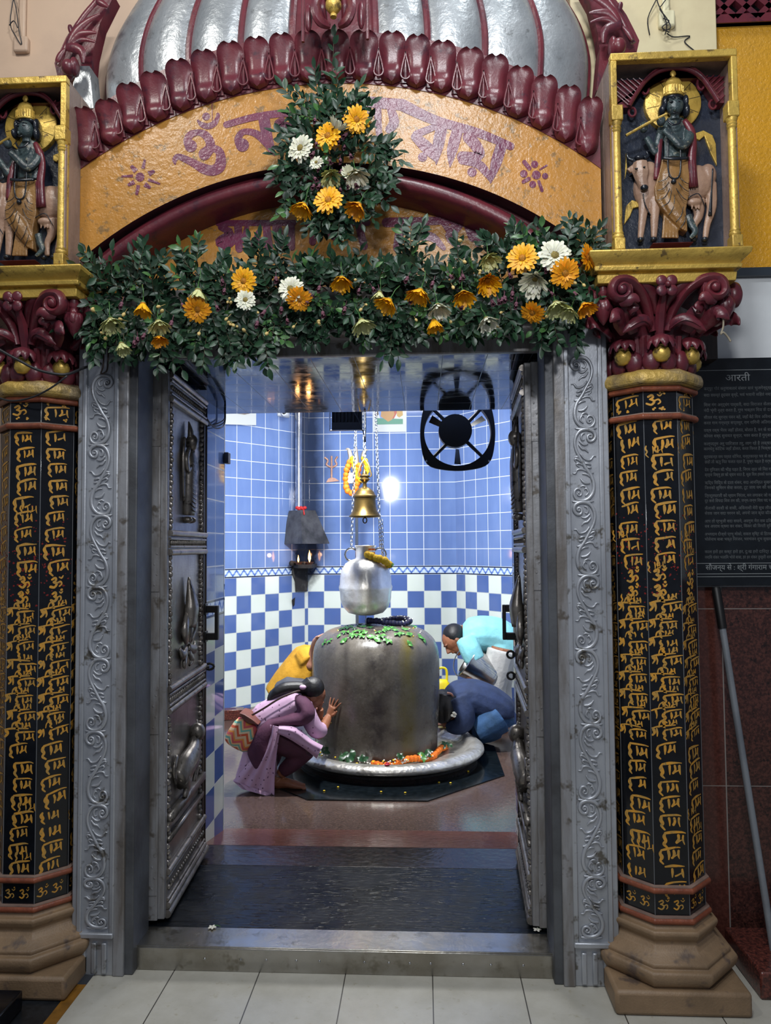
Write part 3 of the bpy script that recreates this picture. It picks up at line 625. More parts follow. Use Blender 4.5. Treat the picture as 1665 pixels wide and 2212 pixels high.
def column(sg):
    cx = sg*1.115; rnd = random.Random(11 if sg > 0 else 5)
    side_ = 'right' if sg > 0 else 'left'
    root = thing('temple_column', ('black octagonal column with yellow lettering, beside the dark plaque and grey pole' if sg > 0 else
                 'black octagonal column with yellow lettering, dark cable hanging across its gold collar'), 'column', (cx, CYc, 0), 'lettered columns flanking the doorway')
    zp = P(1440, 2143, -.148).z
    mb = MB(); mb.bb((cx-.215, -.150, 0), (cx+.215, .24, zp)); mb.build('plinth', M['stone'], root, bevel=.012)
    mb = MB(); octloft(mb, cx, CYc, [(zc(2143, .22), .19), (zc(2136, .21), .205)]+[(zc(y, a), a) for y, a in ((2130, .215), (2122, .224), (2112, .226), (2104, .222), (2098, .212), (2095, .204), (2092, .206), (2086, .206), (2072, .188), (2055, .170), (2040, .158), (2034, .158), (2029, .168), (2021, .173), (2013, .169), (2010, .158), (2006, .150), (1998, .147), (1992, .14))])
    mb.build('moulded_base', M['stone'], root, ang=32, bevel=.004)
    zt_, zb_ = zc(838, .137), zc(1996, .137)
    mb = MB(); octloft(mb, cx, CYc, [(zb_-.02, .137), (zt_+.03, .137)]); mb.build('shaft', M['blackstone'], root, bevel=.0015, seg=1)
    for py in (1990, 1924, 899, 839):
        mb = MB(); z = zc(py, .145); ring = [(cx+.146/cos(pi/8)*cos(pi/8+k*pi/4), CYc+.146/cos(pi/8)*sin(pi/8+k*pi/4), z) for k in range(8)]
        for k in range(8): mb.tube([ring[k], ring[(k+1) % 8]], .0105, 8); mb.ell(ring[k], .0105, 8, 6)
        mb.build('bead_ring', M['bead'], root, ang=60)
        mb = MB(); octloft(mb, cx, CYc, [(z+.006, .149), (z+.013, .149), (z+.015, .137)]); mb.build('grey_fillet', M['side'], root)
    mb = MB(); octloft(mb, cx, CYc, [(zc(832, .15), .148), (zc(830, .17), .160), (zc(823, .17), .172), (zc(812, .17), .176), (zc(801, .17), .168), (zc(797, .15), .150)])
    mb.build('gold_collar', M['goldworn'], root, ang=20, bevel=.01, seg=3)
    # brush lettering on the five faces towards the hall
    mb = MB(); mr = MB()
    for k in range(-2, 3):
        an = -pi/2+k*pi/4; nrm = V((cos(an), sin(an), 0)); tg = V((-sin(an), cos(an), 0)); base = V((cx, CYc, 0))+nrm*.1376
        def to(ox, oz, sc, sk):
            return lambda x, y: base+tg*(ox+(x+0*y)*sc)+V((0, 0, oz-y*sc+x*sc*sk))
        n_ = 0; z = zt_-.105-.02*rnd.random()
        while z > zb_+.135:
            fz = (z-zb_)/(zt_-zb_); mid = .34 < fz < .60
            low = z < zb_+.17
            jit = rnd.uniform(-.010, .010); sc = rnd.uniform(.00074, .00088); sk = rnd.uniform(-.05, .16)
            if mid: glyph, sc, ox, dz = SHRI, sc*.95, -.048+jit*.5, .060
            elif .60 <= fz < .66: glyph, ox, dz = OM, -.02+jit*2, .052
            else: glyph, ox, dz = RAM, -.028+jit, rnd.uniform(.054, .062)
            f_ = to(ox, z, sc, sk)
            for st in glyph:
                if rnd.random() < .05: continue
                ribbon(mb, [(x+rnd.uniform(-1.5, 1.5), y+rnd.uniform(-1.5, 1.5), w_*rnd.uniform(.9, 1.45)) for x, y, w_ in st], f_)
            if rnd.random() < .18 and not mid:
                f2 = to(ox+rnd.choice((-.03, .022)), z-.022, sc*.9, sk)
                for st in RAM[:5]: ribbon(mb, [(x, y, w_*.7) for x, y, w_ in st], f2)
            if .58 < fz < .80 and abs(k) < 2:
                for _ in range(int(26*max(0, 1-abs(fz-.68)/.1))):
                    x_, y_ = rnd.uniform(-.055, .055), z+rnd.uniform(-.03, .03); rr = rnd.uniform(.001, .0055)
                    q = [base-nrm*.0001+tg*(x_+rr*rnd.uniform(.5, 1.2)*cos(a_))+V((0, 0, y_+rr*rnd.uniform(.4, 1.)*sin(a_))) for a_ in (0, 1, 2, 3, 4, 5)]; mr.add(q, [tuple(range(6))])
            z -= dz
        # headers and foot words
        zh = (zc(839, .145)+zc(899, .145))/2+.026
        g = [[(x*1.25, y*.95, w_*1.0) for x, y, w_ in st] for st in (OM if k == (0 if sg > 0 else 0) else RAM)]
        for st in g: ribbon(mb, st, to(-.040, zh, .00082, .04))
        for _ in range(4):
            bx, bz = rnd.uniform(-.05, .05), zh+rnd.choice((.010, -.045))
            for _q in range(3): disc(mb, rnd.uniform(-6, 6), rnd.uniform(-6, 6), 5, 4, to(bx, bz, .0008, 0))
        zf = (zc(1990, .145)+zc(1924, .145))/2+.014
        for ox in (-.042, .008):
            for st in OM: ribbon(mb, [(x+rnd.uniform(-2, 2), y, w_*.8) for x, y, w_ in st], to(ox, zf, .00068, .0))
    mb.build('yellow_brush_lettering', M['brush'], root, fixn=False, ang=1); mr.build('vermilion_smears', M['redsmear'], root, fixn=False, ang=1)
    mb = MB()
    for k in range(8):
        an = pi/8+k*pi/4; mb.tube([(cx+.1482*cos(an), CYc+.1482*sin(an), zb_), (cx+.1482*cos(an), CYc+.1482*sin(an), zt_)], .0012, 4)
    mb.build('pale_arris_line', mat('pale_joint', '6f7276', .5) if 'pj' not in M else M['pj'], root)
    # ------------------------------ capital
    zA, zB = zc(797, .15), P(1440, 600, -.15).z; H = zB-zA
    mb = MB(); octloft(mb, cx, CYc, [(zA-.01, .142), (zA+.03, .132), (zA+H*.45, .128), (zA+H*.75, .155), (zA+H*.92, .195), (zB+.003, .225)]); mb.build('capital_bell', M['maroon'], root, ang=20)
    def pol(an, r, z): return V((cx+r*cos(an), CYc+r*sin(an), z))
    def S(d): return zB-d/650.   # pixel drop below the ledge -> height
    fcs = [(-pi/2+k*pi/4) for k in range(-2, 3)]
    mb = MB()
    for k in range(-5, 6):
        an = -pi/2+(k+.5)*pi/8*1.0; R = Matrix.Rotation(an, 3, 'Z')
        mb.ell(pol(an, .146, zA+.030), (.022, .031, .040), 12, 8, R=R)
    mb.build('lotus_ring', M['maroon'], root, ang=180)
    for an in fcs:
        mb = MB(); mb.lathe([(0, -.03), (.018, -.028), (.028, -.014), (.030, .002), (.024, .016), (.018, .020), (.021, .026), (.016, .03), (0, .03)], 16, c=pol(an, .163, S(153)), ); mb.build('gold_pot', M['gold'], root, ang=60)
        mb = MB(); c_ = pol(an, .158, S(122))
        for q in range(-2, 3):
            a2 = an+q*.62; rows = []
            for j in range(6):
                t_ = j/5; r_ = .014+.034*sin(t_*1.7); hw = .0185*(1-.15*t_)*(1 if t_ < .7 else max(.03, 1-(t_-.7)/.31))
                ctr = c_+V((cos(a2)*r_, sin(a2)*r_, .012-.050*t_**1.5)); sd = V((-sin(a2), cos(a2), 0)); rows.append([ctr-sd*hw, ctr-sd*hw*.5+V((cos(a2), sin(a2), .3))*.006, ctr+sd*hw*.5+V((cos(a2), sin(a2), .3))*.006, ctr+sd*hw])
            mb.grid(rows)
        mb.ell(c_+V((0, 0, .008)), (.024, .024, .012)); mb.build('petal_bell', M['maroon'], root, ang=70)
        mb = MB(); o = .028
        for s2 in (-1, 1):
            t_ = V((-sin(an), cos(an), 0))*s2*.040; mb.tube([pol(an, .138, zA+.05)+t_, pol(an, .140, S(110))+t_*.9], (.011), 6, flat=.8)
        mb.build('stalk', M['maroon'], root)
    # scrolls, leaves, flower on three faces; built in face coordinates u (along), d (px below ledge), out
    for fi, an in enumerate((-pi, -pi/2, 0)):
        nr = V((cos(an), sin(an), 0)); tg = V((-sin(an), cos(an), 0))
        def Q(u, d, o): return V((cx, CYc, 0))+tg*u/650.+nr*o+V((0, 0, S(d)))
        def X(x, y): return ((x-850)/5.2, (y-105)/5.2)
        sgn_z = (-1, 1)
        for s2 in sgn_z:
            def Z(x, y, o): u, d = X(x, y); return Q(-u*s2 if False else u*s2, d, o)
            mb = MB()
            pth = [(770, 640, .150), (735, 500, .155), (680, 350, .172), (590, 220, .200), (480, 150, .222), (380, 130, .235), (290, 150, .24), (240, 220, .245), (240, 300, .245), (295, 350, .245), (370, 345, .245), (420, 290, .245), (405, 225, .247), (350, 200, .25), (310, 235, .25), (325, 275, .25)]
            mb.tube(smoothpath([Z(*p) for p in pth], 4), lerpl([(.012, .018), (.018, .022), (.020, .024), (.018, .024), (.013, .022), (.012, .02), (.010, .018), (.007, .016)], 61), 8, up=nr)
            mb.ell(Z(340, 250, .252), .017, 12, 8); mb.tube([Z(330, 250, .20), Z(335, 250, .246)], .040, 14)
            mb.tube(smoothpath([Z(*p) for p in ((800, 420, .150), (770, 300, .175), (700, 200, .20), (600, 130, .215), (500, 110, .22))]), lerpl([(.008, .012), (.018, .015), (.018, .014), (.010, .01)], 17), 8, up=nr)
            mb.build('scroll', M['maroon'], root, ang=50)
            mb = MB()
            mb.tube(smoothpath([Z(*p) for p in ((760, 620, .150), (700, 555, .178), (620, 535, .190), (540, 570, .198), (460, 630, .20), (385, 690, .198))]), lerpl([(.008, .006), (.016, .010), (.020, .012), (.019, .010), (.014, .008), (.002, .002)], 21), 8, up=nr)
            mb.tube(smoothpath([Z(*p) for p in ((740, 615, .165), (690, 580, .192), (620, 560, .204), (540, 590, .210), (460, 640, .208))]), .003, 5)
            mb.tube(smoothpath([Z(*p) for p in ((560, 640, .150), (500, 520, .175), (440, 440, .205), (480, 430, .225), (540, 450, .23))]), lerpl([(.02, .01), (.030, .01), (.03, .010), (.02, .008), (.008, .004)], 17), 8, up=nr)
            mb.tube(smoothpath([Z(*p) for p in ((440, 640, .16), (350, 560, .20), (300, 520, .235), (250, 560, .25), (200, 620, .25))]), lerpl([(.02, .01), (.028, .01), (.026, .010), (.016, .008), (.003, .003)], 17), 8, up=nr)
            mb.tube(smoothpath([Z(*p) for p in ((330, 400, .235), (400, 370, .25), (470, 360, .255), (525, 400, .255))]), lerpl([(.012, .01), (.022, .012), (.018, .01), (.004, .004)], 13), 8, up=nr)
            mb.build('curled_leaf', M['maroon'], root, ang=60)
        mb = MB(); mb.tube([Q(0, 120, .145), Q(0, 60, .17), Q(0, 30, .20)], [(.016, .012), (.018, .014), (.012, .012)], 6, up=nr); mb.build('stalk', M['maroon'], root)
        mb = MB()
        for q in range(4):
            a_ = pi/4+q*pi/2; mb.ell(Q(15*cos(a_), 18+15*sin(a_), .236), (.0195, .009, .0195), 12, 8, R=Matrix((tg, nr, V((0, 0, 1)))).transposed())
        mb.ell(Q(0, 18, .25), .010, 10, 6); mb.tube([Q(0, 18, .18), Q(0, 18, .24)], .012, 8); mb.build('carved_flower', M['maroon'], root, ang=180)
    for an in (-3*pi/4, -pi/4):
        mb = MB(); c_ = pol(an, .285, S(60)); mb.lathe([(.002, -.055), (.012, -.042), (.026, -.015), (.031, .004), (.026, .022), (.015, .030), (.015, .045), (.02, .05), (.014, .075), (.02, .095)], 14, c=c_)
        for q in range(5):
            a2 = q*2*pi/5; mb.ell(c_+V((.018*cos(a2), .018*sin(a2), .006)), (.016, .016, .024), 8, 6)
        mb.build('hanging_bud', M['maroon'], root, ang=70)
    # gold moulded ledge
    zs = lambda py: P(1440, py, -.19).z
    mb = MB()
    def rl(prof):
        vs = []
        for z, hx, yf in prof: vs += [(cx-hx, yf, z), (cx+hx, yf, z), (cx+hx, .25, z), (cx-hx, .25, z)]
        fs = [(i*4+k_, i*4+(k_+1) % 4, i*4+4+(k_+1) % 4, i*4+4+k_) for i in range(len(prof)-1) for k_ in range(4)]; fs += [(3, 2, 1, 0), tuple(range(len(vs)-4, len(vs)))]; mb.add(vs, fs)
    rl([(zs(601), .226, -.155), (zs(583), .228, -.160), (zs(581), .222, -.15), (zs(578), .222, -.15), (zs(577), .238, -.172), (zs(568), .240, -.175), (zs(566), .236, -.168), (zs(562), .240, -.172), (zs(556), .250, -.188), (zs(549), .260, -.20), (zs(541), .262, -.205), (zs(538), .258, -.20)])
    mb.build('gold_ledge', M['gold'], root, ang=30, bevel=.003)
    return root
column(1); column(-1)
# ------------------------------------------------------------ niche shrines
M['skin_r'] = mat('teal_black_relief_paint', '3b4a4c', .3, 0, '2a3338', 30, bs=80, bst=.3, c3='7b7a6c', ns3=50)
M['dhoti'] = mat('ochre_brown_relief_paint', '8e6a3e', .3, 0, '755634', 14, bs=60, bst=.3)
M['cow'] = mat('pinkish_cow_paint', 'a3846f', .35, 0, '927564', 8, bs=60, bst=.25)
M['ink'] = mat('black_relief_paint', '14181f', .25, 0, '222730', 30)
M['pots'] = mat('grey_gold_relief', '7d7358', .35, .2, '5a5648', 30)
def niche(sg):
    cx = sg*1.165; base_z = P(1440, 537, -.12).z; dx = cx-1.165
    root = thing('niche_shrine', ('gold framed niche of carved flute player and cow, before the bright ochre wall' if sg > 0 else
                 'gold framed niche of carved flute player and cow, below the pinkish wall'), 'niche', (cx, -.03, base_z), 'gold framed niches on the column ledges')
    def N(X, Y, y=-.03): p = P(1290+X/4.2533, 80+Y/4.2533, y); return V((p.x+dx, y, p.z))
    zt = P(1460, 112, -.12).z; x0, x1 = cx-.208, cx+.212
    mb = MB(); mb.bb((x0, .0, base_z-.01), (x1, .24, zt)); mb.bb((x0, -.115, base_z-.01), (x0+.012, .0, zt)); mb.bb((x1-.012, -.115, base_z-.01), (x1, .0, zt)); mb.bb((x0, -.115, zt-.014), (x1, .0, zt))
    mb.build('niche_body', M['side'], root, bevel=.003)
    mb = MB(); mb.bb((x0+.01, -.004, base_z-.005), (x1-.01, .0, zt-.01)); mb.build('niche_back', M['navy'], root)
    mb = MB(); zb1 = N(0, 640, -.12).z; tw = .019
    mb.bb((x0-.002, -.125, zt-.024), (x1+.002, -.095, zt+.002)); mb.bb((x0-.002, -.125, zb1), (x0+tw, -.095, zt-.024)); mb.bb((x1-tw, -.125, zb1), (x1+.002, -.095, zt-.024))
    zb2 = N(0, 780, -.12).z
    mb.bb((x0-.003, -.13, zb2), (x0+.036, -.085, zb1)); mb.bb((x1-.036, -.13, zb2), (x1+.003, -.085, zb1))
    zb3 = N(0, 1855, -.12).z
    mb.bb((x0-.002, -.13, base_z-.002), (x0+.034, -.085, zb3)); mb.bb((x1-.034, -.13, base_z-.002), (x1+.002, -.085, zb3))
    mb.bb((x0-.001, -.104, zb3), (x0+.006, -.088, zb2)); mb.bb((x1-.006, -.104, zb3), (x1+.001, -.088, zb2))
    mb.build('gold_frame', M['gold'], root, bevel=.004)
    for xx in (x0+.016, x1-.016):
        mb = MB(); Hc = zb2-zb3; pr = [(.016, 0), (.019, .004), (.019, .012), (.016, .016), (.018, .02), (.0145, .028)]+[(.0145-.001*q/8, .03+(Hc-.066)*q/8) for q in range(9)]+[(.0135, Hc-.036), (.017, Hc-.030), (.0145, Hc-.026), (.0175, Hc-.02), (.0145, Hc-.014), (.019, Hc-.004), (.02, Hc+.001)]
        mb.lathe(pr, 18, c=(xx, -.108, zb3)); mb.build('colonnette', M['gold'], root, ang=50)
    # striped arch spandrels with open rings
    mb = MB(); arch = [N(*q, -.05) for q in ((290, 640), (360, 520), (450, 400), (560, 320), (690, 290), (830, 300), (950, 370), (1040, 490), (1110, 600))]
    ap = smoothpath(arch, 4); mb.tube(ap, [(.0075, .010)]*len(ap), 8, up=(0, 1, 0)); mb.tube([p+V((0, -.008, .008)) for p in ap], .003, 6)
    zz = zt-.045
    for s2 in (0, 1):
        cnr = V((x0+.014 if s2 == 0 else x1-.014, -.045, zz)); half = ap[:18] if s2 == 0 else ap[16:]
        mb.prism([p+V((0, .004, 0)) for p in half]+([V((cx, -.046, zz)), cnr, V((cnr.x, -.046, half[0].z))] if s2 == 0 else [V((cnr.x, -.046, half[-1].z)), cnr, V((cx, -.046, zz))]), (0, .04, 0))
        for q in range(16):
            f_ = q/15; p = half[int(f_*(len(half)-1))]
            a = p+V((0, -.004, .002)); dd = V((-1 if s2 == 0 else 1, 0, .95)).normalized()
            tmx = min((cnr.x-a.x)/dd.x if dd.x else 9, (zz-a.z)/dd.z)
            if tmx > .004: mb.tube([a, a+dd*tmx], .0022, 5)
    mb.build('striped_spandrel', M['maroon'], root, ang=50)
    mb = MB()
    for X_, Y_, rx, ry in ((570, 350, .017, .010), (810, 330, .017, .009), (440, 470, .012, .022), (950, 430, .012, .022), (320, 690, .012, .016), (1060, 620, .012, .016)):
        c_ = N(X_, Y_, -.035); mb.tube([c_+V((rx*cos(a_), 0, ry*sin(a_))) for a_ in [2*pi*q/14 for q in range(14)]], .0045, 6, closed=True)
    mb.build('pierced_ring', M['maroon'], root)
    # halo
    mb = MB(); hc = N(692, 610, -.02); mb.tube([hc+V((0, .016, 0)), hc+V((0, -.002, 0)), hc+V((0, -.005, 0))], [.098, .098, .094], 40, up=(1, 0, 0))
    halo = mb.build('gold_halo', M['gold'], root, ang=40)
    mb = MB()
    for q in range(10):
        a_ = 2*pi*q/10+.2; mb.tube([hc+V((.05*cos(a_), -.0055, .05*sin(a_))), hc+V((.094*cos(a_), -.0055, .094*sin(a_)))], .0009, 4)
    mb.build('halo_line', M['ink'], halo)
    def T(mb, pts, r, y=-.03, fl=.7, n=8, k=4):
        p = smoothpath([N(q[0], q[1], q[2] if len(q) > 2 else y) for q in pts], k) if len(pts) > 2 else [N(q[0], q[1], q[2] if len(q) > 2 else y) for q in pts]
        rr = lerpl([(a/2765., a/2765.*fl) for a in r], len(p)); mb.tube(p, rr, n, up=(0, 1, 0))
    def E(mb, X_, Y_, rx, ry, y=-.03, d=.02): mb.ell(N(X_, Y_, y), (rx/2765., d, ry/2765.), 14, 10)
    # cow
    mb = MB(); E(mb, 900, 1340, 190, 175, -.012, .030); E(mb, 1010, 1280, 85, 120, -.012, .028); E(mb, 450, 1400, 130, 190, -.012, .03); E(mb, 470, 1250, 90, 110, -.012, .03)
    T(mb, [(395, 1150), (400, 1250), (410, 1330), (430, 1390)], [70, 82, 56, 42], -.035, .8); T(mb, [(440, 1480), (420, 1620), (395, 1850)], [75, 45, 28], -.018); T(mb, [(530, 1480), (525, 1650), (520, 1845)], [70, 45, 28], -.022)
    T(mb, [(920, 1500), (930, 1640), (890, 1730), (895, 1850)], [80, 48, 34, 28], -.015); T(mb, [(1040, 1350), (1050, 1560), (1010, 1720), (990, 1850)], [62, 50, 34, 28], -.015)
    T(mb, [(330, 1190), (285, 1235)], [22, 32], -.03); T(mb, [(460, 1190), (490, 1250)], [22, 30], -.03)
    E(mb, 890, 1520, 72, 42, -.03, .016)
    for q in (870, 905, 935): T(mb, [(q, 1550), (q, 1585)], [14, 8], -.035)
    cow = mb.build('carved_cow', M['cow'], root, ang=180, remesh=.0028, smooth=3)
    mb = MB(); T(mb, [(335, 1130), (285, 1110), (275, 1060)], [26, 20, 6], -.035); T(mb, [(430, 1110), (465, 1090), (450, 1045)], [26, 20, 6], -.035); E(mb, 432, 1385, 38, 30, -.05, .010); E(mb, 385, 1110, 50, 25, -.03, .012)
    E(mb, 358, 1210, 16, 9, -.058, .004); E(mb, 430, 1195, 12, 9, -.058, .004)
    for X_, Y_ in ((395, 1865), (515, 1862), (885, 1862), (985, 1862)): E(mb, X_, Y_, 32, 26, -.025, .012)
    T(mb, [(1060, 1210, -.04), (1050, 1400, -.036), (1035, 1640, -.03)], [8, 8, 20]); T(mb, [(420, 1440, -.045), (440, 1540, -.04), (490, 1640, -.035)], [5, 5, 5]); T(mb, [(830, 1480, -.045), (930, 1440, -.045), (990, 1560, -.035)], [5, 5, 4])
    mb.build('cow_black_detail', M['ink'], cow, ang=180)
    # gold leaf sprays behind the cow
    mb = MB(); 
    for pl in ([(905, 880), (975, 855), (1060, 900), (1090, 980), (1100, 1180), (1040, 1060), (985, 905), (940, 945), (905, 930)], [(385, 1520), (320, 1495), (265, 1550), (248, 1720), (300, 1650), (330, 1570), (385, 1560)], [(265, 1060), (275, 1200), (255, 1300)]):
        mb.prism([N(x, y, -.012) for x, y in pl], (0, .01, 0))
    mb.build('gold_leaf_spray', M['gold'], root, bevel=.002)
    # flute player
    mb = MB(); T(mb, [(715, 740), (715, 830), (718, 950), (715, 1110)], [70, 130, 115, 105], -.035, .28); E(mb, 712, 640, 82, 92, -.05, .026); T(mb, [(712, 700), (712, 760)], [42, 46], -.045)
    T(mb, [(600, 840, -.035), (560, 960, -.035), (545, 1065, -.04), (490, 990, -.045), (450, 920, -.05)], [48, 40, 38, 36, 28]); E(mb, 425, 830, 42, 55, -.055, .014)
    T(mb, [(840, 850, -.04), (845, 930, -.055), (780, 1000, -.065), (690, 920, -.068), (610, 850, -.07)], [48, 46, 42, 40, 30]); E(mb, 585, 770, 42, 52, -.07, .014)
    E(mb, 712, 665, 14, 22, -.078, .008)
    for q in range(3): T(mb, [(400+q*28, 860, -.062), (395+q*26, 795, -.068)], [9, 8]); T(mb, [(570+q*24, 770, -.08), (560+q*24, 725, -.082)], [9, 8])
    T(mb, [(830, 1640, -.03), (870, 1730, -.035), (900, 1790, -.04), (850, 1850, -.045)], [40, 36, 32, 18])
    flp = mb.build('carved_flute_player', M['skin_r'], root, ang=180, remesh=.0026, smooth=2)
    mb = MB()
    for X_, Y_, rx, ry in ((612, 610, 30, 70), (590, 680, 32, 50), (805, 600, 30, 70), (812, 680, 36, 70), (700, 560, 95, 36)): E(mb, X_, Y_, rx, ry, -.042, .022)
    for X_ in (680, 745): E(mb, X_, 595, 20, 8, -.073, .004); T(mb, [(X_-28, 575, -.071), (X_, 562, -.074), (X_+28, 572, -.071)], [4, 5, 4])
    T(mb, [(690, 690, -.073), (712, 697, -.075), (738, 688, -.073)], [4, 6, 4]); E(mb, 712, 545, 8, 14, -.074, .004)
    T(mb, [(640, 760, -.06), (680, 800, -.066), (710, 805, -.067), (750, 790, -.066), (770, 755, -.06)], [10, 10, 10, 10, 10])
    T(mb, [(650, 930, -.062), (650, 1200, -.062), (680, 1290, -.062), (740, 1290, -.062), (765, 1200, -.062), (762, 930, -.062)], [8]*6); E(mb, 700, 1330, 26, 24, -.06, .010)
    T(mb, [(600, 1112, -.058), (715, 1118, -.068), (835, 1112, -.056)], [16, 16, 16])
    for a_, b_, c_ in (((560, 1330), (620, 1310), (660, 1270)), ((550, 1410), (610, 1390), (660, 1330)), ((550, 1500), (620, 1470), (665, 1390)), ((590, 1560), (660, 1510), (680, 1410)), ((655, 1640), (700, 1560), (710, 1450)), ((760, 1290), (800, 1330), (840, 1350)), ((740, 1330), (790, 1390), (838, 1420)), ((725, 1390), (780, 1470), (825, 1500)), ((720, 1700), (770, 1640), (790, 1560)), ((760, 1760), (800, 1700), (810, 1640))):
        T(mb, [(*a_, -.056), (*b_, -.062), (*c_, -.06)], [3.5, 4, 3])
    mb.build('hair_and_dark_lines', M['ink'], flp, ang=180)
    mb = MB(); pl = [(598, 1112), (715, 1118), (835, 1112), (848, 1280), (842, 1450), (815, 1590), (832, 1790), (770, 1760), (650, 1640), (538, 1490), (528, 1380), (572, 1230)]
    mb.prism([N(x, y, -.048) for x, y in pl], (0, .045, 0)); E(mb, 690, 1330, 110, 170, -.04, .02); T(mb, [(620, 1450), (700, 1580), (790, 1720)], [60, 75, 45], -.045)
    for q in range(5): T(mb, [(625+q*22, 1560, -.03), (605+q*32, 1850, -.036)], [16, 18])
    mb.build('pleated_waistcloth', M['dhoti'], flp, ang=180, remesh=.003, smooth=3)
    mb = MB(); T(mb, [(585, 850, -.03), (570, 1000, -.04), (555, 1150, -.044), (540, 1310, -.04)], [26, 30, 30, 26]); T(mb, [(800, 765, -.045), (860, 860, -.05), (880, 980, -.045), (868, 1150, -.045), (885, 1380, -.042)], [24, 40, 36, 44, 46])
    for q in (0, 1, 2): T(mb, [(850+q*18, 1130, -.055), (860+q*20, 1380, -.052)], [7, 7])
    mb.build('maroon_shawl', M['maroon'], flp, ang=180)
    mb = MB(); c_ = N(700, 545, -.05); k_ = 1/2765.
    mb.lathe([(88*k_, 0), (94*k_, 8*k_), (90*k_, 20*k_), (92*k_, 85*k_), (95*k_, 92*k_), (82*k_, 98*k_), (80*k_, 130*k_), (62*k_, 165*k_), (28*k_, 185*k_), (14*k_, 195*k_), (30*k_, 215*k_), (26*k_, 240*k_), (6*k_, 262*k_), (0, 265*k_)], 18, c=c_, sy=.6)
    for q in range(12): a_ = pi+q*pi/11; mb.tube([c_+V((93*k_*cos(a_), 56*k_*sin(a_), 20*k_)), c_+V((93*k_*cos(a_), 56*k_*sin(a_), 86*k_))], .0018, 5)
    mb.build('gold_crown', M['gold'], flp, ang=60)
    mb = MB(); T(mb, [(262, 905, -.06), (460, 795, -.072), (640, 705, -.085)], [14, 14, 12], fl=1); mb.build('gold_flute', M['gold'], flp)
    mb = MB(); mb.bb(N(510, 1895, -.06)+V((0, 0, 0)), N(835, 1935, -.01)); mb.build('red_pedestal', M['maroon'], root, bevel=.003)
    return root
niche(1); niche(-1)
# ============================================================ carved door jambs
def scroll_cell(mb, o, sx, flip):   # one S scroll; o maps (x, y) of the drawing (80x220 crop, x10.05) to a point
    def T(pts, r0, r1, k=4, fl=.6, out=.003):
        pp = smoothpath([o(*p) for p in pts], k) if len(pts) > 2 else [o(*p) for p in pts]; n_ = len(pp)
        pp = [p+V((0, -out, 0)) for p in pp]
        rr = [(r0+(r1-r0)*sin(pi*min(1, .12+.88*i/(n_-1))))*1 for i in range(n_)]
        mb.tube(pp, [(r, r*fl+.001) for r in rr], 6, up=(0, 1, 0))
    main = [(560, 505), (590, 470), (560, 430), (505, 450), (490, 510), (530, 575), (610, 560), (660, 470), (620, 360), (490, 310), (340, 340), (245, 460), (215, 620), (255, 800), (360, 1000), (460, 1180), (555, 1320), (605, 1500), (585, 1680), (490, 1810), (360, 1860), (235, 1825), (180, 1720), (215, 1620), (290, 1600), (345, 1660), (325, 1740), (270, 1745), (250, 1700)]
    pp = [p+V((0, -.004, 0)) for p in smoothpath([o(*p) for p in main], 3)]
    w_ = lerpl([.0028, .004, .005, .006, .0068, .006, .005, .0062, .007, .0066, .005, .004, .0032, .0028], len(pp))
    mb.tube(pp, [(a*1.0, a*.85) for a in w_], 8, up=(0, 1, 0))
    mb.ell(o(545, 490)+V((0, -.004, 0)), (.0045, .005, .0045), 8, 6); mb.ell(o(275, 1690)+V((0, -.004, 0)), (.0045, .005, .0045), 8, 6)
    T([(310, 560), (380, 630), (440, 650), (505, 630)], .001, .0045); T([(300, 640), (370, 730), (440, 750), (505, 820)], .001, .0050)
    T([(440, 400), (380, 420), (355, 480), (380, 550), (430, 535)], .001, .0040); T([(330, 840), (420, 950), (540, 980), (610, 900), (670, 905)], .001, .0042)
    T([(310, 930), (260, 905), (200, 925)], .001, .0045); T([(380, 1040), (270, 960), (210, 960), (240, 1030)], .001, .0045); T([(400, 1100), (290, 1050), (250, 1080), (310, 1140)], .001, .004)
    T([(420, 1050), (500, 1060), (560, 1090)], .001, .0045); T([(470, 1130), (540, 1150), (560, 1130)], .001, .004); T([(490, 1200), (560, 1260), (615, 1255)], .001, .0045)
    T([(470, 1230), (360, 1180), (260, 1190), (220, 1265), (155, 1265)], .001, .0042); T([(540, 1350), (460, 1290), (360, 1280)], .001, .004)
    T([(530, 1480), (440, 1480), (370, 1440), (320, 1370)], .001, .0055); T([(490, 1640), (440, 1560), (370, 1535), (320, 1570)], .001, .0042); T([(420, 1760), (490, 1680), (440, 1590), (400, 1630)], .001, .004)
    T([(370, 1880), (250, 1885), (135, 1870)], .001, .006); T([(350, 1880), (480, 1885), (605, 1870)], .001, .006)
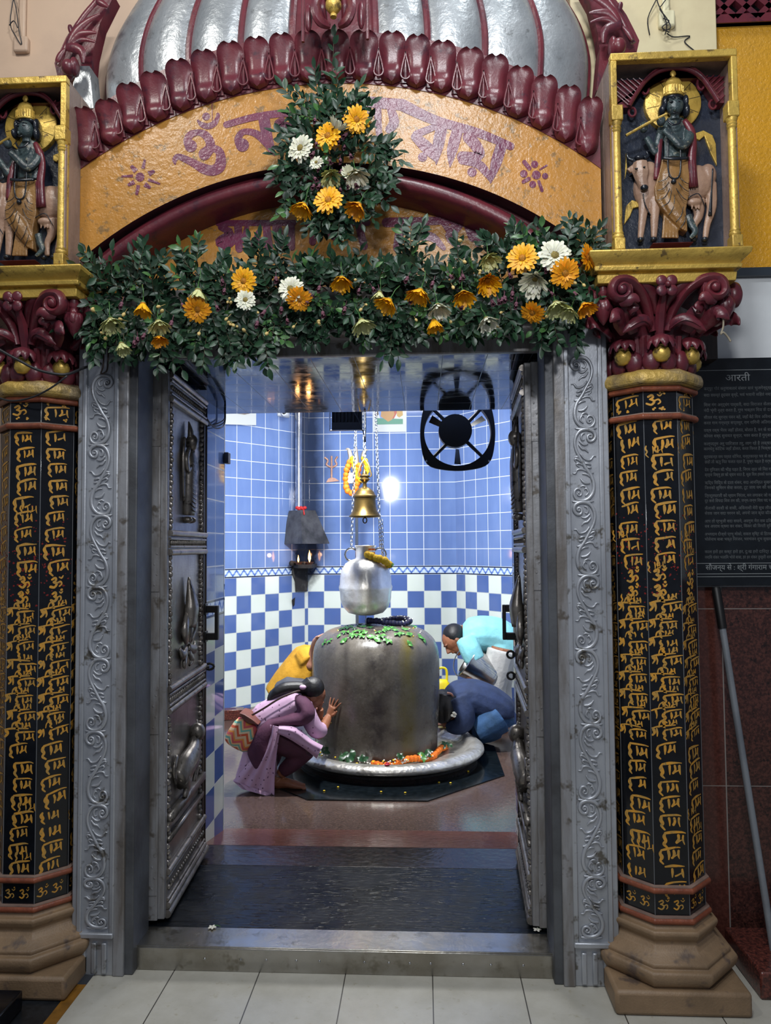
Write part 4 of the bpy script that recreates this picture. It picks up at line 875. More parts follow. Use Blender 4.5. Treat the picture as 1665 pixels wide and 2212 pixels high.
for sg in (-1, 1):
    name = 'trim_jamb_left' if sg < 0 else 'trim_jamb_right'
    mb = MB(); zb = .145
    mb.bb((sg*.803, .006, .0), (sg*.955, .24, 2.42)); mb.bb((sg*.80, -.004, zb), (sg*.818, .02, 2.30)); mb.bb((sg*.918, -.004, zb), (sg*.935, .02, 2.30)); mb.bb((sg*.80, -.010, zb-.012), (sg*.935, .02, zb+.006)); mb.bb((sg*.80, -.010, 2.30), (sg*.935, .02, 2.325))
    mb.bb((sg*.80, -.008, 2.40), (sg*.94, .02, 2.425))
    for q in (.825, .862, .90): mb.bb((sg*q, -.004, .01), (sg*(q+.018), .02, zb-.03))
    jb = struct(mb.build(name, M['jamb'], bevel=.004))
    mb = MB(); Hc = .257; n_ = 8
    xc = .868
    for i in range(n_):
        zt_ = 2.135-i*Hc if sg < 0 else 2.168-i*Hc; fl = (1 if i % 2 == 0 else -1)*(1 if sg < 0 else -1)
        def o(x, y, zt_=zt_, fl=fl): return V((sg*xc+fl*(x-415)/10.05*.00163, .006, zt_-(y-300)/1580*Hc))
        if zt_-Hc > zb-.10:
            if zt_-Hc < zb:
                def o(x, y, zt_=zt_, fl=fl, h=zt_-zb-.02): return V((sg*xc+fl*(x-415)/10.05*.00163, .006, zt_-(y-300)/1580*h))
            scroll_cell(mb, o, 1, fl)
    mb.build('scroll_relief', M['jamb'], jb, ang=180)
# ============================================================ door leaves
def door(sg):
    h = V((sg*.691, .20, 0)); far = V((sg*.728, .86, 0)); d = (far-h).normalized(); inn = V((-sg*d.y, sg*d.x, 0))   # towards the opening
    inn = V((-sg*abs(d.y), abs(d.x)*1, 0)).normalized(); W = (far-h).length; z0, z1 = .10, 2.205
    root = bpy.data.objects.new('door_%d' % (1 if sg < 0 else 2), None); COL.objects.link(root); root.location = h; root['kind'] = 'structure'
    root['label'] = 'left embossed metal door leaf swung inwards' if sg < 0 else 'right embossed metal door leaf swung inwards'
    def Q(u, z, o=0.): return h+d*u+inn*o+V((0, 0, z))
    def slab(mb, u0, u1, za, zb_, o0, o1, m=0):
        vs = [Q(u, z, o) for u in (u0, u1) for o in (o0, o1) for z in (za, zb_)]
        mb.add(vs, [(0, 1, 3, 2), (4, 6, 7, 5), (0, 4, 5, 1), (2, 3, 7, 6), (0, 2, 6, 4), (1, 5, 7, 3)], m)
    mb = MB(); slab(mb, .0, .03, z0, z1-.005, -.066, .002); slab(mb, -.012, .0, z0, z1-.005, -.058, -.022); mb.build('hinge_stile', M['frame'], root, bevel=.004)
    mb = MB(); slab(mb, .03, W, z0, z1, -.036, -.010); mb.build('door_core', M['darkwood'], root)
    mb = MB(); slab(mb, W-.085, W-.045, z0+.02, z1, -.012, .004); slab(mb, W-.045, W, z0+.02, z1, -.036, -.002)
    mb.tube([Q(W-.042, z0+.03, .004), Q(W-.042, z1-.02, .004)], .007, 6); mb.tube([Q(W-.088, z0+.03, .003), Q(W-.088, z1-.02, .003)], .005, 6); mb.build('lock_stile', M['darkwood'], root, bevel=.003)
    mb = MB()
    zs_ = lambda py, u: PXp(0, 0, 0)
    rails = [(z1-.125, z1-.01), (1.475, 1.57), (.86, .965), (z0+.03, z0+.175)]
    for a, b in rails:
        slab(mb, .02, W-.06, a, b, -.012, .004)
        for zz, r in ((a+.010, .013), (b-.010, .013), (a+.032, .006), (b-.032, .006)): mb.tube([Q(.025, zz, .006), Q(W-.055, zz, .006)], r, 8)
        for q in range(22): mb.ell(Q(.04+q*(W-.12)/21, (a+b)/2, .006), (.008, .006, .010), 6, 5)
    mb.tube([Q(.02, z0+.01, .006), Q(W-.02, z0+.012, .006)], .016, 8); mb.build('embossed_rail', M['emboss'], root, ang=60)
    pan = []
    for (a, _), (_, b) in zip(rails[:-1], [(0, r_[1]) for r_ in rails[1:]]):
        pan.append((b, a))
    for i, (b, a) in enumerate(pan):
        mb = MB(); slab(mb, .02, W-.08, b, a, -.012, -.004)
        for q in range(2):
            u = .045 if q == 0 else W-.12
            for e in range(int((a-b)/.022)): mb.ell(Q(u+.008*sin(e*1.7), b+.015+e*.022, -.002), (.014, .007, .014), 6, 5)
        mb.build('embossed_panel', M['hatch'], root, ang=60)
        c_ = (a+b)/2; hh = (a-b)/2; u0 = .5*(W-.08)+.005; mb = MB()
        def TT(pts, r, fl=.6): pp = smoothpath([Q(u0+x, c_+z*hh, .006+o_) for x, z, o_ in pts], 4); mb.tube(pp, lerpl([(q_, q_*fl) for q_ in r], len(pp)), 8, up=inn)
        if i == 0:     # standing robed figure under a pointed crown
            TT([(0, -.72, 0), (0, -.3, .004), (0, .1, .006), (0, .35, .004)], [.045, .052, .050, .034]); mb.ell(Q(u0, c_+.50*hh, .02), (.028, .026, .036)); TT([(0, .58, .01), (0, .70, .008), (0, .86, 0)], [.026, .02, .004])
            for s_ in (-1, 1): TT([(s_*.03, .38, .01), (s_*.075, .2, .012), (s_*.06, .02, .016), (s_*.02, .12, .02)], [.014, .016, .014, .010]); TT([(s_*.06, .55, 0), (s_*.08, .2, 0), (s_*.07, -.5, 0)], [.008, .014, .008]); mb.ell(Q(u0+s_*.03, c_-.80*hh, .01), (.024, .02, .014))
            for q in range(12): TT([(-.035, -.62+q*.07, .026), (0, -.66+q*.07, .032), (.035, -.62+q*.07, .026)], [.003, .004, .003])
        elif i == 1:   # lotus bud with a seated form
            for s_ in (-1, 0, 1): TT([(s_*.03, -.45, .004), (s_*.075, -.25, .010), (s_*.045, -.05, .008), (s_*.012, .1, 0)], [.014, .026, .02, .004])
            for s_ in (-1, 1): TT([(s_*.02, -.55, 0), (s_*.09, -.62, .006), (s_*.12, -.5, 0)], [.014, .022, .005]); TT([(s_*.02, -.62, 0), (s_*.06, -.78, .004), (s_*.03, -.86, 0)], [.012, .018, .006])
            TT([(0, -.2, .01), (0, .1, .018), (0, .3, .014), (0, .62, .004)], [.045, .05, .036, .006]); mb.ell(Q(u0, c_+.02*hh, .03), (.022, .02, .032))
        else:          # crouching lion-like beast on a moulded shelf
            TT([(-.13, -.02, .0), (-.06, .12, .012), (.04, .2, .016), (.10, .36, .012)], [.05, .06, .055, .035]); mb.ell(Q(u0+.10, c_+.46*hh, .024), (.036, .034, .04)); TT([(.10, .5, .02), (.13, .62, .01)], [.016, .004])
            TT([(.07, .2, .02), (.08, -.05, .02), (.06, -.22, .016)], [.024, .020, .014]); TT([(-.10, 0, .02), (-.07, -.15, .02), (-.09, -.28, .016)], [.034, .024, .016]); TT([(-.16, .0, 0), (-.19, .2, 0), (-.15, .34, 0)], [.012, .014, .012])
            slab(mb, .03, W-.09, c_-.40*hh, c_-.30*hh, -.004, .022); slab(mb, .03, W-.09, c_-.66*hh, c_-.60*hh, -.004, .014)
        mb.build('figure_relief', M['emboss'], root, ang=180)
    zh = P(450, 1345, .84).z
    mb = MB()
    for zz in (zh+.065, zh-.062): slab(mb, W-.055, W-.025, zz-.016, zz+.016, -.002, .052)
    for zz in (zh+.065, zh-.062): slab(mb, W-.068, W-.018, zz-.026, zz+.026, -.004, .012)
    slab(mb, W-.055, W-.025, zh-.078, zh+.081, .050, .066); mb.build('pull_handle', M['black'], root, bevel=.003)
    mb = MB()
    if sg > 0:
        for zz in (PXp(1105, 1415, .70).z, PXp(1105, 1460, .70).z):
            c_ = Q(W-.02, zz, .03); mb.tube([Q(W-.02, zz, -.01), Q(W-.02, zz, .022)], (.010), 8, flat=.5); mb.tube([c_+inn*(.016*cos(a_))+V((0, 0, .016*sin(a_))) for a_ in [2*pi*q/12 for q in range(12)]], .0055, 6, closed=True)
        mb.build('lock_eye', M['black'], root)
    else:
        c_ = Q(W-.02, .945, .02); mb.tube([c_+inn*(.02*cos(a_))+V((0, 0, .014*sin(a_))) for a_ in [2*pi*q/12 for q in range(12)]], .006, 6, closed=True); mb.tube([Q(W-.04, .945, 0), Q(W-.03, .945, .02)], .008, 6); mb.build('lock_eye', M['black'], root)
    for zz in (1.98, 1.42, .88, .28):
        mb = MB(); slab(mb, -.015, -.0115, zz-.085, zz+.085, -.062, -.022); mb.tube([Q(-.016, zz-.085, -.066), Q(-.016, zz+.085, -.066)], .006, 8)
        for q in range(4): mb.ell(Q(-.0155, zz-.06+q*.04, -.042+.01*(q % 2)), (.004, .002, .004), 6, 4)
        mb.build('butt_hinge', M['frame'], root)
    return root
t = NT('hatched_embossed_metal'); v = t.coord()
wv = t.n('ShaderNodeTexBrick'); wv.inputs['Scale'].default_value = 42; wv.inputs['Mortar Size'].default_value = .035
mp = t.n('ShaderNodeMapping'); mp.inputs['Rotation'].default_value = (pi/2, 0, pi/2); t.l(v, mp.inputs[0]); t.l(mp.outputs[0], wv.inputs[0])
t.set(t.mix(t.ramp(t.noise(7, 4, .6), .4, .7), lin('8f8a86'), lin('6b6661')), .28, .75); t.bump(t.math('ADD', wv.outputs['Fac'], t.math('MULTIPLY', t.noise(60, 3), .5)), .35, .004); M['hatch'] = t.mat
door(-1); door(1)
# ============================================================ threshold, things by the door
mb = MB(); th = thing('threshold_plate', 'wet stainless steel sill plate with rivets across the doorway', 'threshold', (0, .11, 0))
mb.bb((-.785, .05, 0), (.785, .183, .084)); mb.bb((-.785, .046, .0), (.785, .052, .080)); sill = mb.build('sill', M['steel'], th, bevel=.004)
for px in (442, 575, 690, 787, 885, 1000, 1130, 520, 640, 840, 930, 1060):
    mb = MB(); p = P(px, 2080, .046); mb.ell((p.x, .046, .043), (.0048, .003, .0048), 8, 6); mb.build('rivet', M['steelclean'], sill)
pl = thing('aarti_plaque', 'black stone plaque engraved in Hindi, titled in large letters, mounted above red granite', 'plaque', (P(1610, 1000, RY-.03).x, RY-.02, P(1600, 1266, RY-.03).z))
mb = MB(); YP = RY-.032
pa, pb = P(1500, 1266, YP), P(1600, 773, YP); mb.bb((pa.x, YP, pa.z), (pa.x+.72, RY-.002, pb.z)); mb.build('slab', mat('black_engraved_slab', '14181d', .22, 0, '1b2026', 12, spec=.35), pl, bevel=.002)
M['engrave'] = mat('pale_engraving', '8d9294', .6)
M['engravedim'] = mat('dim_engraving', '5d6265', .6)
mb = MB()
for py in (801, 1217, 1240, 1246): a = P(1500, py, YP-.0006); mb.bb((a.x, YP-.0012, a.z-.001), (a.x+.70, YP, a.z+.001))
mb.build('ruled_line', M['engrave'], pl)
def hindi(body, px, py, hpx, m, wpx=None, name='engraved_lettering', shear=0.):
    c = bpy.data.curves.new('letters', 'FONT'); c.body = body; c.size = 1; c.shear = shear; c.offset = .0
    o = bpy.data.objects.new('letters', c); COL.objects.link(o); bpy.context.view_layer.update()
    dg = bpy.context.evaluated_depsgraph_get(); me = o.evaluated_get(dg).to_mesh()
    vs = [v.co.copy() for v in me.vertices]; fs = [tuple(p.vertices) for p in me.polygons]; bpy.data.objects.remove(o)
    if not vs: return
    x0 = min(v.x for v in vs); x1 = max(v.x for v in vs); o_ = P(px, py, YP-.0009); s_ = (P(px, py-hpx, YP).z-o_.z)/.62
    sx = (P(px+wpx, py, YP).x-o_.x)/(x1-x0) if wpx else s_
    return [(o_.x+(v.x-x0)*sx, YP-.0009, o_.z+v.y*s_) for v in vs], fs
mt = MB(); r = hindi('आरती', 1567, 823, 12.5, None, 53)
if r: mt.add(*r)
r = hindi('सौजन्य से : श्री गंगाराम चौहान', 1524, 1231, 9.5, None, 170)
if r: mt.add(*r)
mt.build('title_lettering', M['engrave'], pl, fixn=False)
lines = ['कर्पूर गौरं करुणावतारं संसार सारं भुजगेन्द्रहारं', 'सदा वसन्तं हृदयार वृन्दे, भवं भवानी सहितं नमामि', 'शिश गंग अर्द्धंग पार्वती, सदा विराजत कैलासी', 'नंदी भृंगी नृत्य करत है, गुण भक्तन शिव के दासी', 'सीतल मंद सुगन्ध पवन बहे, जहाँ बैठे शिव अविनाशी', 'करत गान गन्धर्व सप्तसुर, राग रागिनी अतिगासी', 'यक्ष रक्ष भैरव जहाँ डोलत, बोलत है, वन के वासी', 'कोयल शब्द सुनावत सुन्दर, भवर करत है गुन्जासी', 'कल्पद्रुम अरु पारिजात तरु, लाग रहे है लक्षासी', 'कामधेनु कोटिक जहाँ डोलत, करत फिरत है भिक्षासी', 'सूर्यकान्त सम पर्वत शोभित, चन्द्रकान्त भव के वासी', 'छहो तो ऋतु नित फलत रहत है, पुष्प चढ़त है वर्षासी', 'देव मुनिजन की भीड़ पड़त है, निगम रहत जो नित गासी', 'ब्रह्मा विष्णु हर को ध्यान धरत है, कुछ शिव हमको फरमासी', 'ऋद्धि सिद्धि के दाता शंकर, सदा आनन्दित सुखरासी', 'जिनको सुमिरन सेवा करता, टूट जाय यम की फांसी', 'त्रिशूलधरजी को ध्यान निरंतर, मन लगाकर जो गासी', 'दूर करो विपदा शिव तन की, जन्म-जन्म शिव पद पासी', 'कैलासी काशी के वासी, अविनाशी मेरी सुध लीज्यो', 'सेवक जान सदा चरनन को, अपनो जान कृपा कीज्यो', 'आप तो प्रभुजी सदा सयाने, अवगुण मेरा सब ढकियो', 'सब अपराध क्षमा कर शंकर, किंकर की विनती सुनियो', 'अभयदान दीज्यो प्रभु मोको, सकल सृष्टि के हितकारी', 'भोलेनाथ बाबा भक्त निरंजन, भवभंजन शुभ सुखकारी', 'काल हरो हर कष्ट हरो हर, दुःख हरो दारिद्र हरो', 'नमामि शंकर भजामि भोले बाबा, हर हर शंकर तुम्हरी शरणम्']
pys = [843, 857, 878, 890, 905, 917, 933, 945, 962, 973, 990, 1001, 1018, 1029, 1046, 1057, 1074, 1085, 1101, 1112, 1129, 1140, 1157, 1168, 1195, 1207]
import re as _re
mt = MB()
for ln_, py in zip(lines, pys):
    ln_ = _re.sub('([\u0915-\u0939](?:\u094d[\u0915-\u0939])*)\u093f', '\u093f\\1', ln_)
    r = hindi(ln_, 1522 if py > 1000 else 1520, py, 5.6, None, 152)
    if r: mt.add(*r)
mt.build('verse_lettering', M['engravedim'], pl, fixn=False)
# leaning pole
a, b = P(1546, 1268, RY-.035), P(1720, 2212, RY-.30)
gp = thing('broom_pole', 'grey metal pole with black grip leaning against the red granite wall', 'pole', (a.x+.26, RY-.24, 0))
d = (P(1662, 2000, .10)-a); foot = a+d*(a.z/(-d.z)) if d.z < 0 else b
mb = MB(); mb.tube([a+(foot-a)*.1, foot], .0125, 12); mb.build('pole', mat('grey_painted_pole', '8b9096', .35, .3, '767b82', 8), gp)
mb = MB(); mb.tube([a, a+(foot-a)*.005, a+(foot-a)*.115], [.012, .0165, .0165], 12); mb.build('grip', M['black'], gp)
# granite kerb block at lower right, black slab lower left
mb = MB(); q = P(1628, 2090, .0); mb.bb((q.x, -.05, 0), (q.x+.6, .25, P(1640, 2083, .0).z)); tag(mb.build('granite_block', M['redgranite'], bevel=.008), 'red granite block on the floor right of the right column base', 'block')
mb = MB(); q = PZ(52, 2172, .0); mb.bb((-1.7, -.42, 0), (P(50, 2140, -.19).x, -.19, P(30, 2137, -.19).z)); tag(mb.build('black_stone_slab', M['blackstone'], bevel=.006), 'low black stone slab in front of the left column base', 'slab')
# cables on the left capital
def cable(name, pts, r, label, m='cable', sub=5):
    mb = MB(); mb.tube(smoothpath(pts, sub), r, 6); return tag(mb.build(name, M[m], ang=180), label, 'cable')
cable('black_cable', [P(-30, 738, -.17), P(0, 756, -.17), P(40, 778, -.17), P(85, 800, -.17), P(140, 809, -.155), P(180, 795, -.07), P(214, 786, -.006), P(216, 786, .03)], .0048, 'thick black cable sagging over maroon leaves into a hole in silver jamb')
cable('thin_black_cable', [P(145, 812, -.16), P(110, 838, -.16), P(70, 858, -.15), P(30, 866, -.14), P(0, 860, -.13), P(-30, 845, -.12)], .0034, 'thinner cable looping across the gold collar of the column')
cable('brown_wire', [P(224, 752, -.012), P(223, 790, -.014), P(218, 806, -.014), P(226, 805, -.016), P(232, 795, -.014), P(234, 752, -.012)], .0030, 'short brown wire knotted at top of silver jamb', 'darkwood')
cable('dangling_cord', [P(1553, 668, -.14), P(1561, 685, -.16), P(1562, 705, -.16), P(1557, 722, -.16), P(1562, 718, -.165), P(1572, 728, -.16), P(1578, 738, -.16)], .0032, 'frayed cord dangling from the bud of the maroon capital', 'rope')
# junction boxes with wires, high on the walls
def jbox(name, px, py, Y, m, label, wires):
    c_ = P(px, py, Y); r_ = thing(name, label, 'junction box', c_)
    mb = MB(); mb.box((c_.x, Y-.012, c_.z), (.062, .028, .066)); mb.box((c_.x, Y-.008, c_.z+.20), (.03, .018, .34)); mb.build('box', m, r_, bevel=.008)
    mb = MB()
    for w_ in wires: mb.tube(smoothpath([P(x, y, Y-o) for x, y, o in w_], 4), .0022, 5)
    mb.build('wire', M['cable'], r_)
jbox('junction_box', 1437, 48, RY-.05, mat('cream_plastic', 'd2cba9', .45), 'cream junction box with tangled wires above the gold niche', [[(1415, -30, .05), (1420, 5, .05), (1432, 30, .05), (1440, 55, .045), (1436, 75, .03)], [(1445, -10, .05), (1430, 10, .05), (1425, 20, .06), (1440, 40, .045), (1448, 60, .04), (1432, 66, .04)], [(1432, 40, .04), (1445, 45, .05), (1437, 52, .05), (1430, 60, .05), (1445, 70, .04)], [(1417, 0, .02), (1399, 40, .01), (1403, 75, .004)], [(1440, 72, .02), (1455, 80, .01), (1490, 78, .004), (1478, 90, .004), (1500, 110, .004)]])
jbox('junction_box', 50, 102, .32, M['pinkcream'], 'pinkish painted junction box with loose wires, above the left niche', [[(25, -20, .03), (35, 20, .03), (40, 60, .035), (46, 90, .03), (48, 100, .02)], [(30, -10, .03), (22, 50, .03), (35, 80, .035), (45, 96, .03)], [(20, 55, .035), (30, 45, .04), (38, 60, .04)]])
# ============================================================ sanctum objects
# ---- stone lingam on its metal clad base
t = NT('wet_grey_green_stone'); g = t.coord(); s = t.n('ShaderNodeSeparateXYZ'); t.l(g, s.inputs[0])
st = t.noise(5, 5, .65, scl=(1, 1, .16)); pt = t.noise(6, 5, .6); fn = t.noise(70, 3, .6)
col = t.mix(t.ramp(pt, .35, .7), lin('4b463f'), lin('655f55')); col = t.mix(t.math('MULTIPLY', t.ramp(st, .5, .68), .6), col, lin('3e3a38')); col = t.mix(t.math('MULTIPLY', t.ramp(fn, .5, .7), .14), col, lin('8d887e'))
yx = t.math('SUBTRACT', 1, t.ramp(t.math('ABSOLUTE', t.math('SUBTRACT', t.math('ADD', s.outputs[0], t.math('MULTIPLY', t.noise(3, 3), .1)), .29)), .01, .07))
fr = t.math('LESS_THAN', s.outputs[1], .1)
col = t.mix(t.math('MULTIPLY', t.math('MULTIPLY', yx, fr), t.math('MULTIPLY', t.ramp(t.noise(9, 4, .6, scl=(1, 1, .3)), .25, .6), .9)), col, lin('5f5520'))
dk = t.math('SUBTRACT', 1, t.ramp(t.math('ABSOLUTE', t.math('SUBTRACT', s.outputs[0], .035)), .02, .10))
col = t.mix(t.math('MULTIPLY', t.math('MULTIPLY', dk, fr), t.math('MULTIPLY', t.ramp(t.noise(7, 4, .7), .38, .58), .85)), col, lin('292424'))
dk2 = t.math('SUBTRACT', 1, t.ramp(t.math('ABSOLUTE', t.math('ADD', s.outputs[0], .17)), .005, .03))
col = t.mix(t.math('MULTIPLY', t.math('MULTIPLY', dk2, fr), t.math('MULTIPLY', t.math('GREATER_THAN', s.outputs[2], .5), .4)), col, lin('2f2a28'))
t.set(col, t.math('ADD', .22, t.math('MULTIPLY', t.ramp(pt, .4, .7), .25))); t.bump(t.math('ADD', t.math('MULTIPLY', t.noise(22, 5, .6), .7), t.math('MULTIPLY', fn, .2)), .28, .008); M['lingam'] = t.mat
Lg = lambda z: None
prof = [(.43, .06), (.432, .14), (.438, .25), (.446, .40), (.450, .55), (.450, .68), (.447, .74), (.438, .79), (.420, .835), (.39, .872), (.345, .905), (.28, .928), (.20, .942), (.10, .949), (0, .951)]
prof = [(v.x, v.y) for v in smoothpath([V((a, b, 0)) for a, b in prof], 3)]
mb = MB(); mb.lathe(prof, 72, c=(LX, LY, 0))
tag(mb.build('stone_lingam', M['lingam'], ang=180, origin=(LX, LY, .06)), 'broad round-topped wet grey stone pillar in the middle of the sanctum', 'shrine stone')
bx = LX+.085
t = NT('hammered_silver'); v = t.n('ShaderNodeTexVoronoi'); v.inputs['Scale'].default_value = 38; t.l(t.coord(), v.inputs[0])
t.set(t.mix(t.ramp(t.noise(7, 4, .6), .4, .7), lin('dedbd3'), lin('aaa498')), .36, .75); t.bump(t.math('ADD', v.outputs['Distance'], t.math('MULTIPLY', t.noise(40, 3), .4)), .4, .008); M['hammer'] = t.mat
base = thing('lingam_base', 'round hammered silver basin with wide rim under the stone pillar', 'basin', (bx, LY, .008))
mb = MB(); mb.lathe([(.40, .078), (.50, .082), (.535, .088), (.555, .105), (.58, .122), (.615, .126), (.65, .118), (.670, .102), (.672, .085), (.655, .068), (.60, .060)], 72, c=(bx, LY, 0), sy=.94); mb.build('rim', M['hammer'], base, ang=70)
mb = MB(); mb.lathe([(.62, .008), (.625, .022), (.60, .03), (.60, .045), (.585, .055), (.59, .075), (.30, .076)], 64, c=(bx, LY, 0), sy=.94); mb.build('dark_plinth', mat('greasy_black_stone', '0f0e10', .5, 0, '251c1c', 40, bs=60, bst=.5), base, ang=40)
# ---- offerings
M['leafbright'] = mat('fresh_green_leaf', '447d30', .4, 0, '2d6128', 40)
M['leafdark'] = mat('dark_offering_leaf', '1f4a24', .35, 0, '173619', 40)
M['marigold'] = mat('marigold_orange', 'ee7d0a', .6, 0, 'd96205', 60, bs=160, bst=.6)
M['marigoldy'] = mat('marigold_yellow', 'efc20f', .6, 0, 'dfa808', 60, bs=160, bst=.6)
M['rose'] = mat('red_petal', 'b3122c', .45, 0, '8f0f26', 30)
M['jasmine'] = mat('white_petal', 'e6e4d8', .5)
M['bluefl'] = mat('dark_blue_petal', '11122f', .6, 0, '1e1c48', 60)
M['ywl'] = mat('yellow_petal', 'f0c81a', .5)
def lz(r):   # height of the pillar top at radius r
    for (r1, z1), (r0, z0) in zip(prof[:-1], prof[1:]):
        if r0 <= r <= r1 and z1 > .7: return z1+(z0-z1)*((r1-r)/max(r1-r0, 1e-6))
    return .951
def trileaf(sz=.035):
    mb = MB()
    for a in (-.95, 0, .95):
        d = V((sin(a), cos(a), 0)); sd = V((d.y, -d.x, 0)); rows = []
        for j in range(6):
            t_ = j/5; w_ = .42*sin(pi*(.06+.94*t_)**.8); rows.append([d*sz*t_*1.3-sd*sz*w_+V((0, 0, .010*sz/.035*sin(pi*t_)+.004)), d*sz*t_*1.3+V((0, 0, .002+.010*sin(pi*t_))), d*sz*t_*1.3+sd*sz*w_+V((0, 0, .010*sz/.035*sin(pi*t_)+.004))])
        mb.grid(rows)
    mb.tube([V((0, 0, .004)), V((0, -sz*.6, .004))], .0012, 4)
    return mb
rnd = random.Random(3)
protoL = trileaf().build('offering_leaf', M['leafbright'], local=True, ang=180, fixn=False)
first = True
def place_leaf(x, y, z, nrm, m, label, group, sc=1.):
    global first
    o = protoL if first else protoL.copy()
    if not first: COL.objects.link(o)
    first = False
    q = V((0, 0, 1)).rotation_difference(nrm); o.rotation_mode = 'QUATERNION'; o.rotation_quaternion = q @ Euler((0, 0, rnd.uniform(0, 6.3))).to_quaternion(); o.location = (x, y, z); o.scale = (sc, sc, sc)
    if m is not None: o.data = m
    tag(o, label, 'leaf', group)
mdark = protoL.data.copy(); mdark.materials.clear(); mdark.materials.append(M['leafdark'])
def topnorm(dx, dy):
    r = sqrt(dx*dx+dy*dy); e = .01; sl = (lz(max(r-e, 0))-lz(r+e))/(2*e); return V((dx/max(r, 1e-4)*sl, dy/max(r, 1e-4)*sl, 1)).normalized()
for px, py, dk in ((712, 1384, 0), (700, 1388, 0), (745, 1388, 0), (757, 1372, 0), (768, 1366, 0), (780, 1364, 0), (772, 1372, 0), (790, 1370, 0), (832, 1358, 0), (826, 1364, 0), (838, 1362, 0), (857, 1370, 0), (868, 1371, 0), (838, 1383, 0), (812, 1386, 0), (905, 1378, 0), (912, 1383, 0), (882, 1393, 0), (895, 1356, 0), (735, 1374, 0), (748, 1366, 0), (764, 1374, 0), (784, 1374, 0), (815, 1366, 0), (846, 1358, 0), (852, 1364, 0), (874, 1362, 0), (886, 1374, 0), (800, 1380, 0), (822, 1374, 0), (742, 1360, 1), (752, 1354, 1), (766, 1360, 1), (778, 1352, 1), (792, 1352, 1), (760, 1356, 1), (772, 1354, 1), (785, 1356, 1), (800, 1358, 1), (752, 1358, 1)):
    # meet the pillar top along the sight line
    r_ = ray(px, py); best = None
    for k_ in range(400):
        q = CAM+r_*(4.4+k_*.004)/1.0
        d_ = sqrt((q.x-LX)**2+(q.y-LY)**2)
        if d_ < .44 and q.z <= lz(d_)+.001: best = q; break
    if best is None: best = V((LX+rnd.uniform(-.2, .2), LY+rnd.uniform(-.05, .2), 0))
    dx, dy = best.x-LX, best.y-LY; r2 = sqrt(dx*dx+dy*dy)
    place_leaf(best.x, best.y, lz(r2)+.001, topnorm(dx, dy), mdark if dk else None, 'dark leaf under the blue flower garland on the stone pillar' if dk else 'bright green leaf offering lying on top of the stone pillar', 'dark leaves on the pillar top' if dk else 'bright leaves on the pillar top', rnd.uniform(.6, 1.0))
def beads(mb, pts, r, k=3, jit=.3):
    pp = smoothpath(pts, 8); L = 0; last = None
    for p in pp:
        if last is not None and (p-last).length < r*1.1: continue
        last = p; mb.ell(p+V((rnd.uniform(-1, 1), rnd.uniform(-1, 1), rnd.uniform(-1, 1)))*r*jit*.4, (r*rnd.uniform(.9, 1.1),)*3, 8, 6)
bb_ = MB(); cz = lz(.12)+.018
pts = [V((LX+.09+.13*cos(a)*1.15, LY+.04+.12*sin(a), lz(.14)+.022+.012*sin(2*a))) for a in [2*pi*i/14 for i in range(15)]]
beads(bb_, pts, .021); tag(bb_.build('blue_flower_garland', M['bluefl'], ang=180), 'dark blue flower garland heaped on the top of the stone pillar', 'garland')
w_ = MB()
for i in range(20): p = rnd.choice(pts); w_.ell(p+V((rnd.uniform(-.03, .03), rnd.uniform(-.04, .0), .018)), (.006, .006, .005), 6, 4)
o = w_.build('white_petal_bits', M['jasmine'], ang=180); tag(o, 'loose white petals on the blue garland', 'petals'); o['kind'] = 'stuff'
# around the foot of the pillar: marigold string, leaves, petals
mb = MB(); pts = []
for i in range(30):
    a = -pi*.60+i/29*pi*.62; rr = .47 if i < 22 else .47+.02*(i-21)/8; pts.append(V((LX+rr*cos(a), LY+rr*sin(a)*.99, .105+.014*sin(i*.6))))
beads(mb, pts[5:], .022); tag(mb.build('marigold_garland', M['marigold'], ang=180), 'orange marigold garland laid along the front foot of the stone pillar', 'garland')
for px, py, sc in ((700, 1628, 1.2), (712, 1625, 1.3), (722, 1632, 1.1), (787, 1630, 1.4), (780, 1625, 1.3), (795, 1634, 1.1), (765, 1634, 1.0), (876, 1627, 1.1), (906, 1633, 1.2), (853, 1640, .9), (962, 1620, .9), (970, 1618, .8)):
    p = PZ(px, py, .105); dv = V((p.x-LX, min(p.y, LY-.02)-LY, 0)); dv = dv.normalized()*max(dv.length, rnd.uniform(.462, .485)); place_leaf(LX+dv.x, LY+dv.y, rnd.uniform(.12, .15), V((rnd.uniform(-.5, .5), -1.1, 1)).normalized(), mdark if rnd.random() < .6 else None, 'green leaf among the petals at the foot of the stone pillar', 'leaves at the foot of the pillar', sc)
protoP = None
for px, py in ((737, 1637), (733, 1632), (741, 1634), (836, 1654)):
    p = PZ(px, py, .10 if py < 1645 else .125); mb = MB(); mb.ell((0, 0, .008), (.019, .014, .006), 10, 6); mb.ell((.004, .006, .014), (.012, .010, .006), 8, 5)
    if protoP is None: o = protoP = mb.build('rose_petal', M['rose'], local=True, ang=180)
    else: o = protoP.copy(); COL.objects.link(o)
    o.location = (p.x, p.y, p.z); o.rotation_euler = (rnd.uniform(-.3, .3), rnd.uniform(-.3, .3), rnd.uniform(0, 6))
    tag(o, 'single red petal on the front rim of the silver basin' if py > 1645 else 'red rose petal among leaves left on the basin edge', 'petal', None if py > 1645 else 'red petals at the pillar foot')
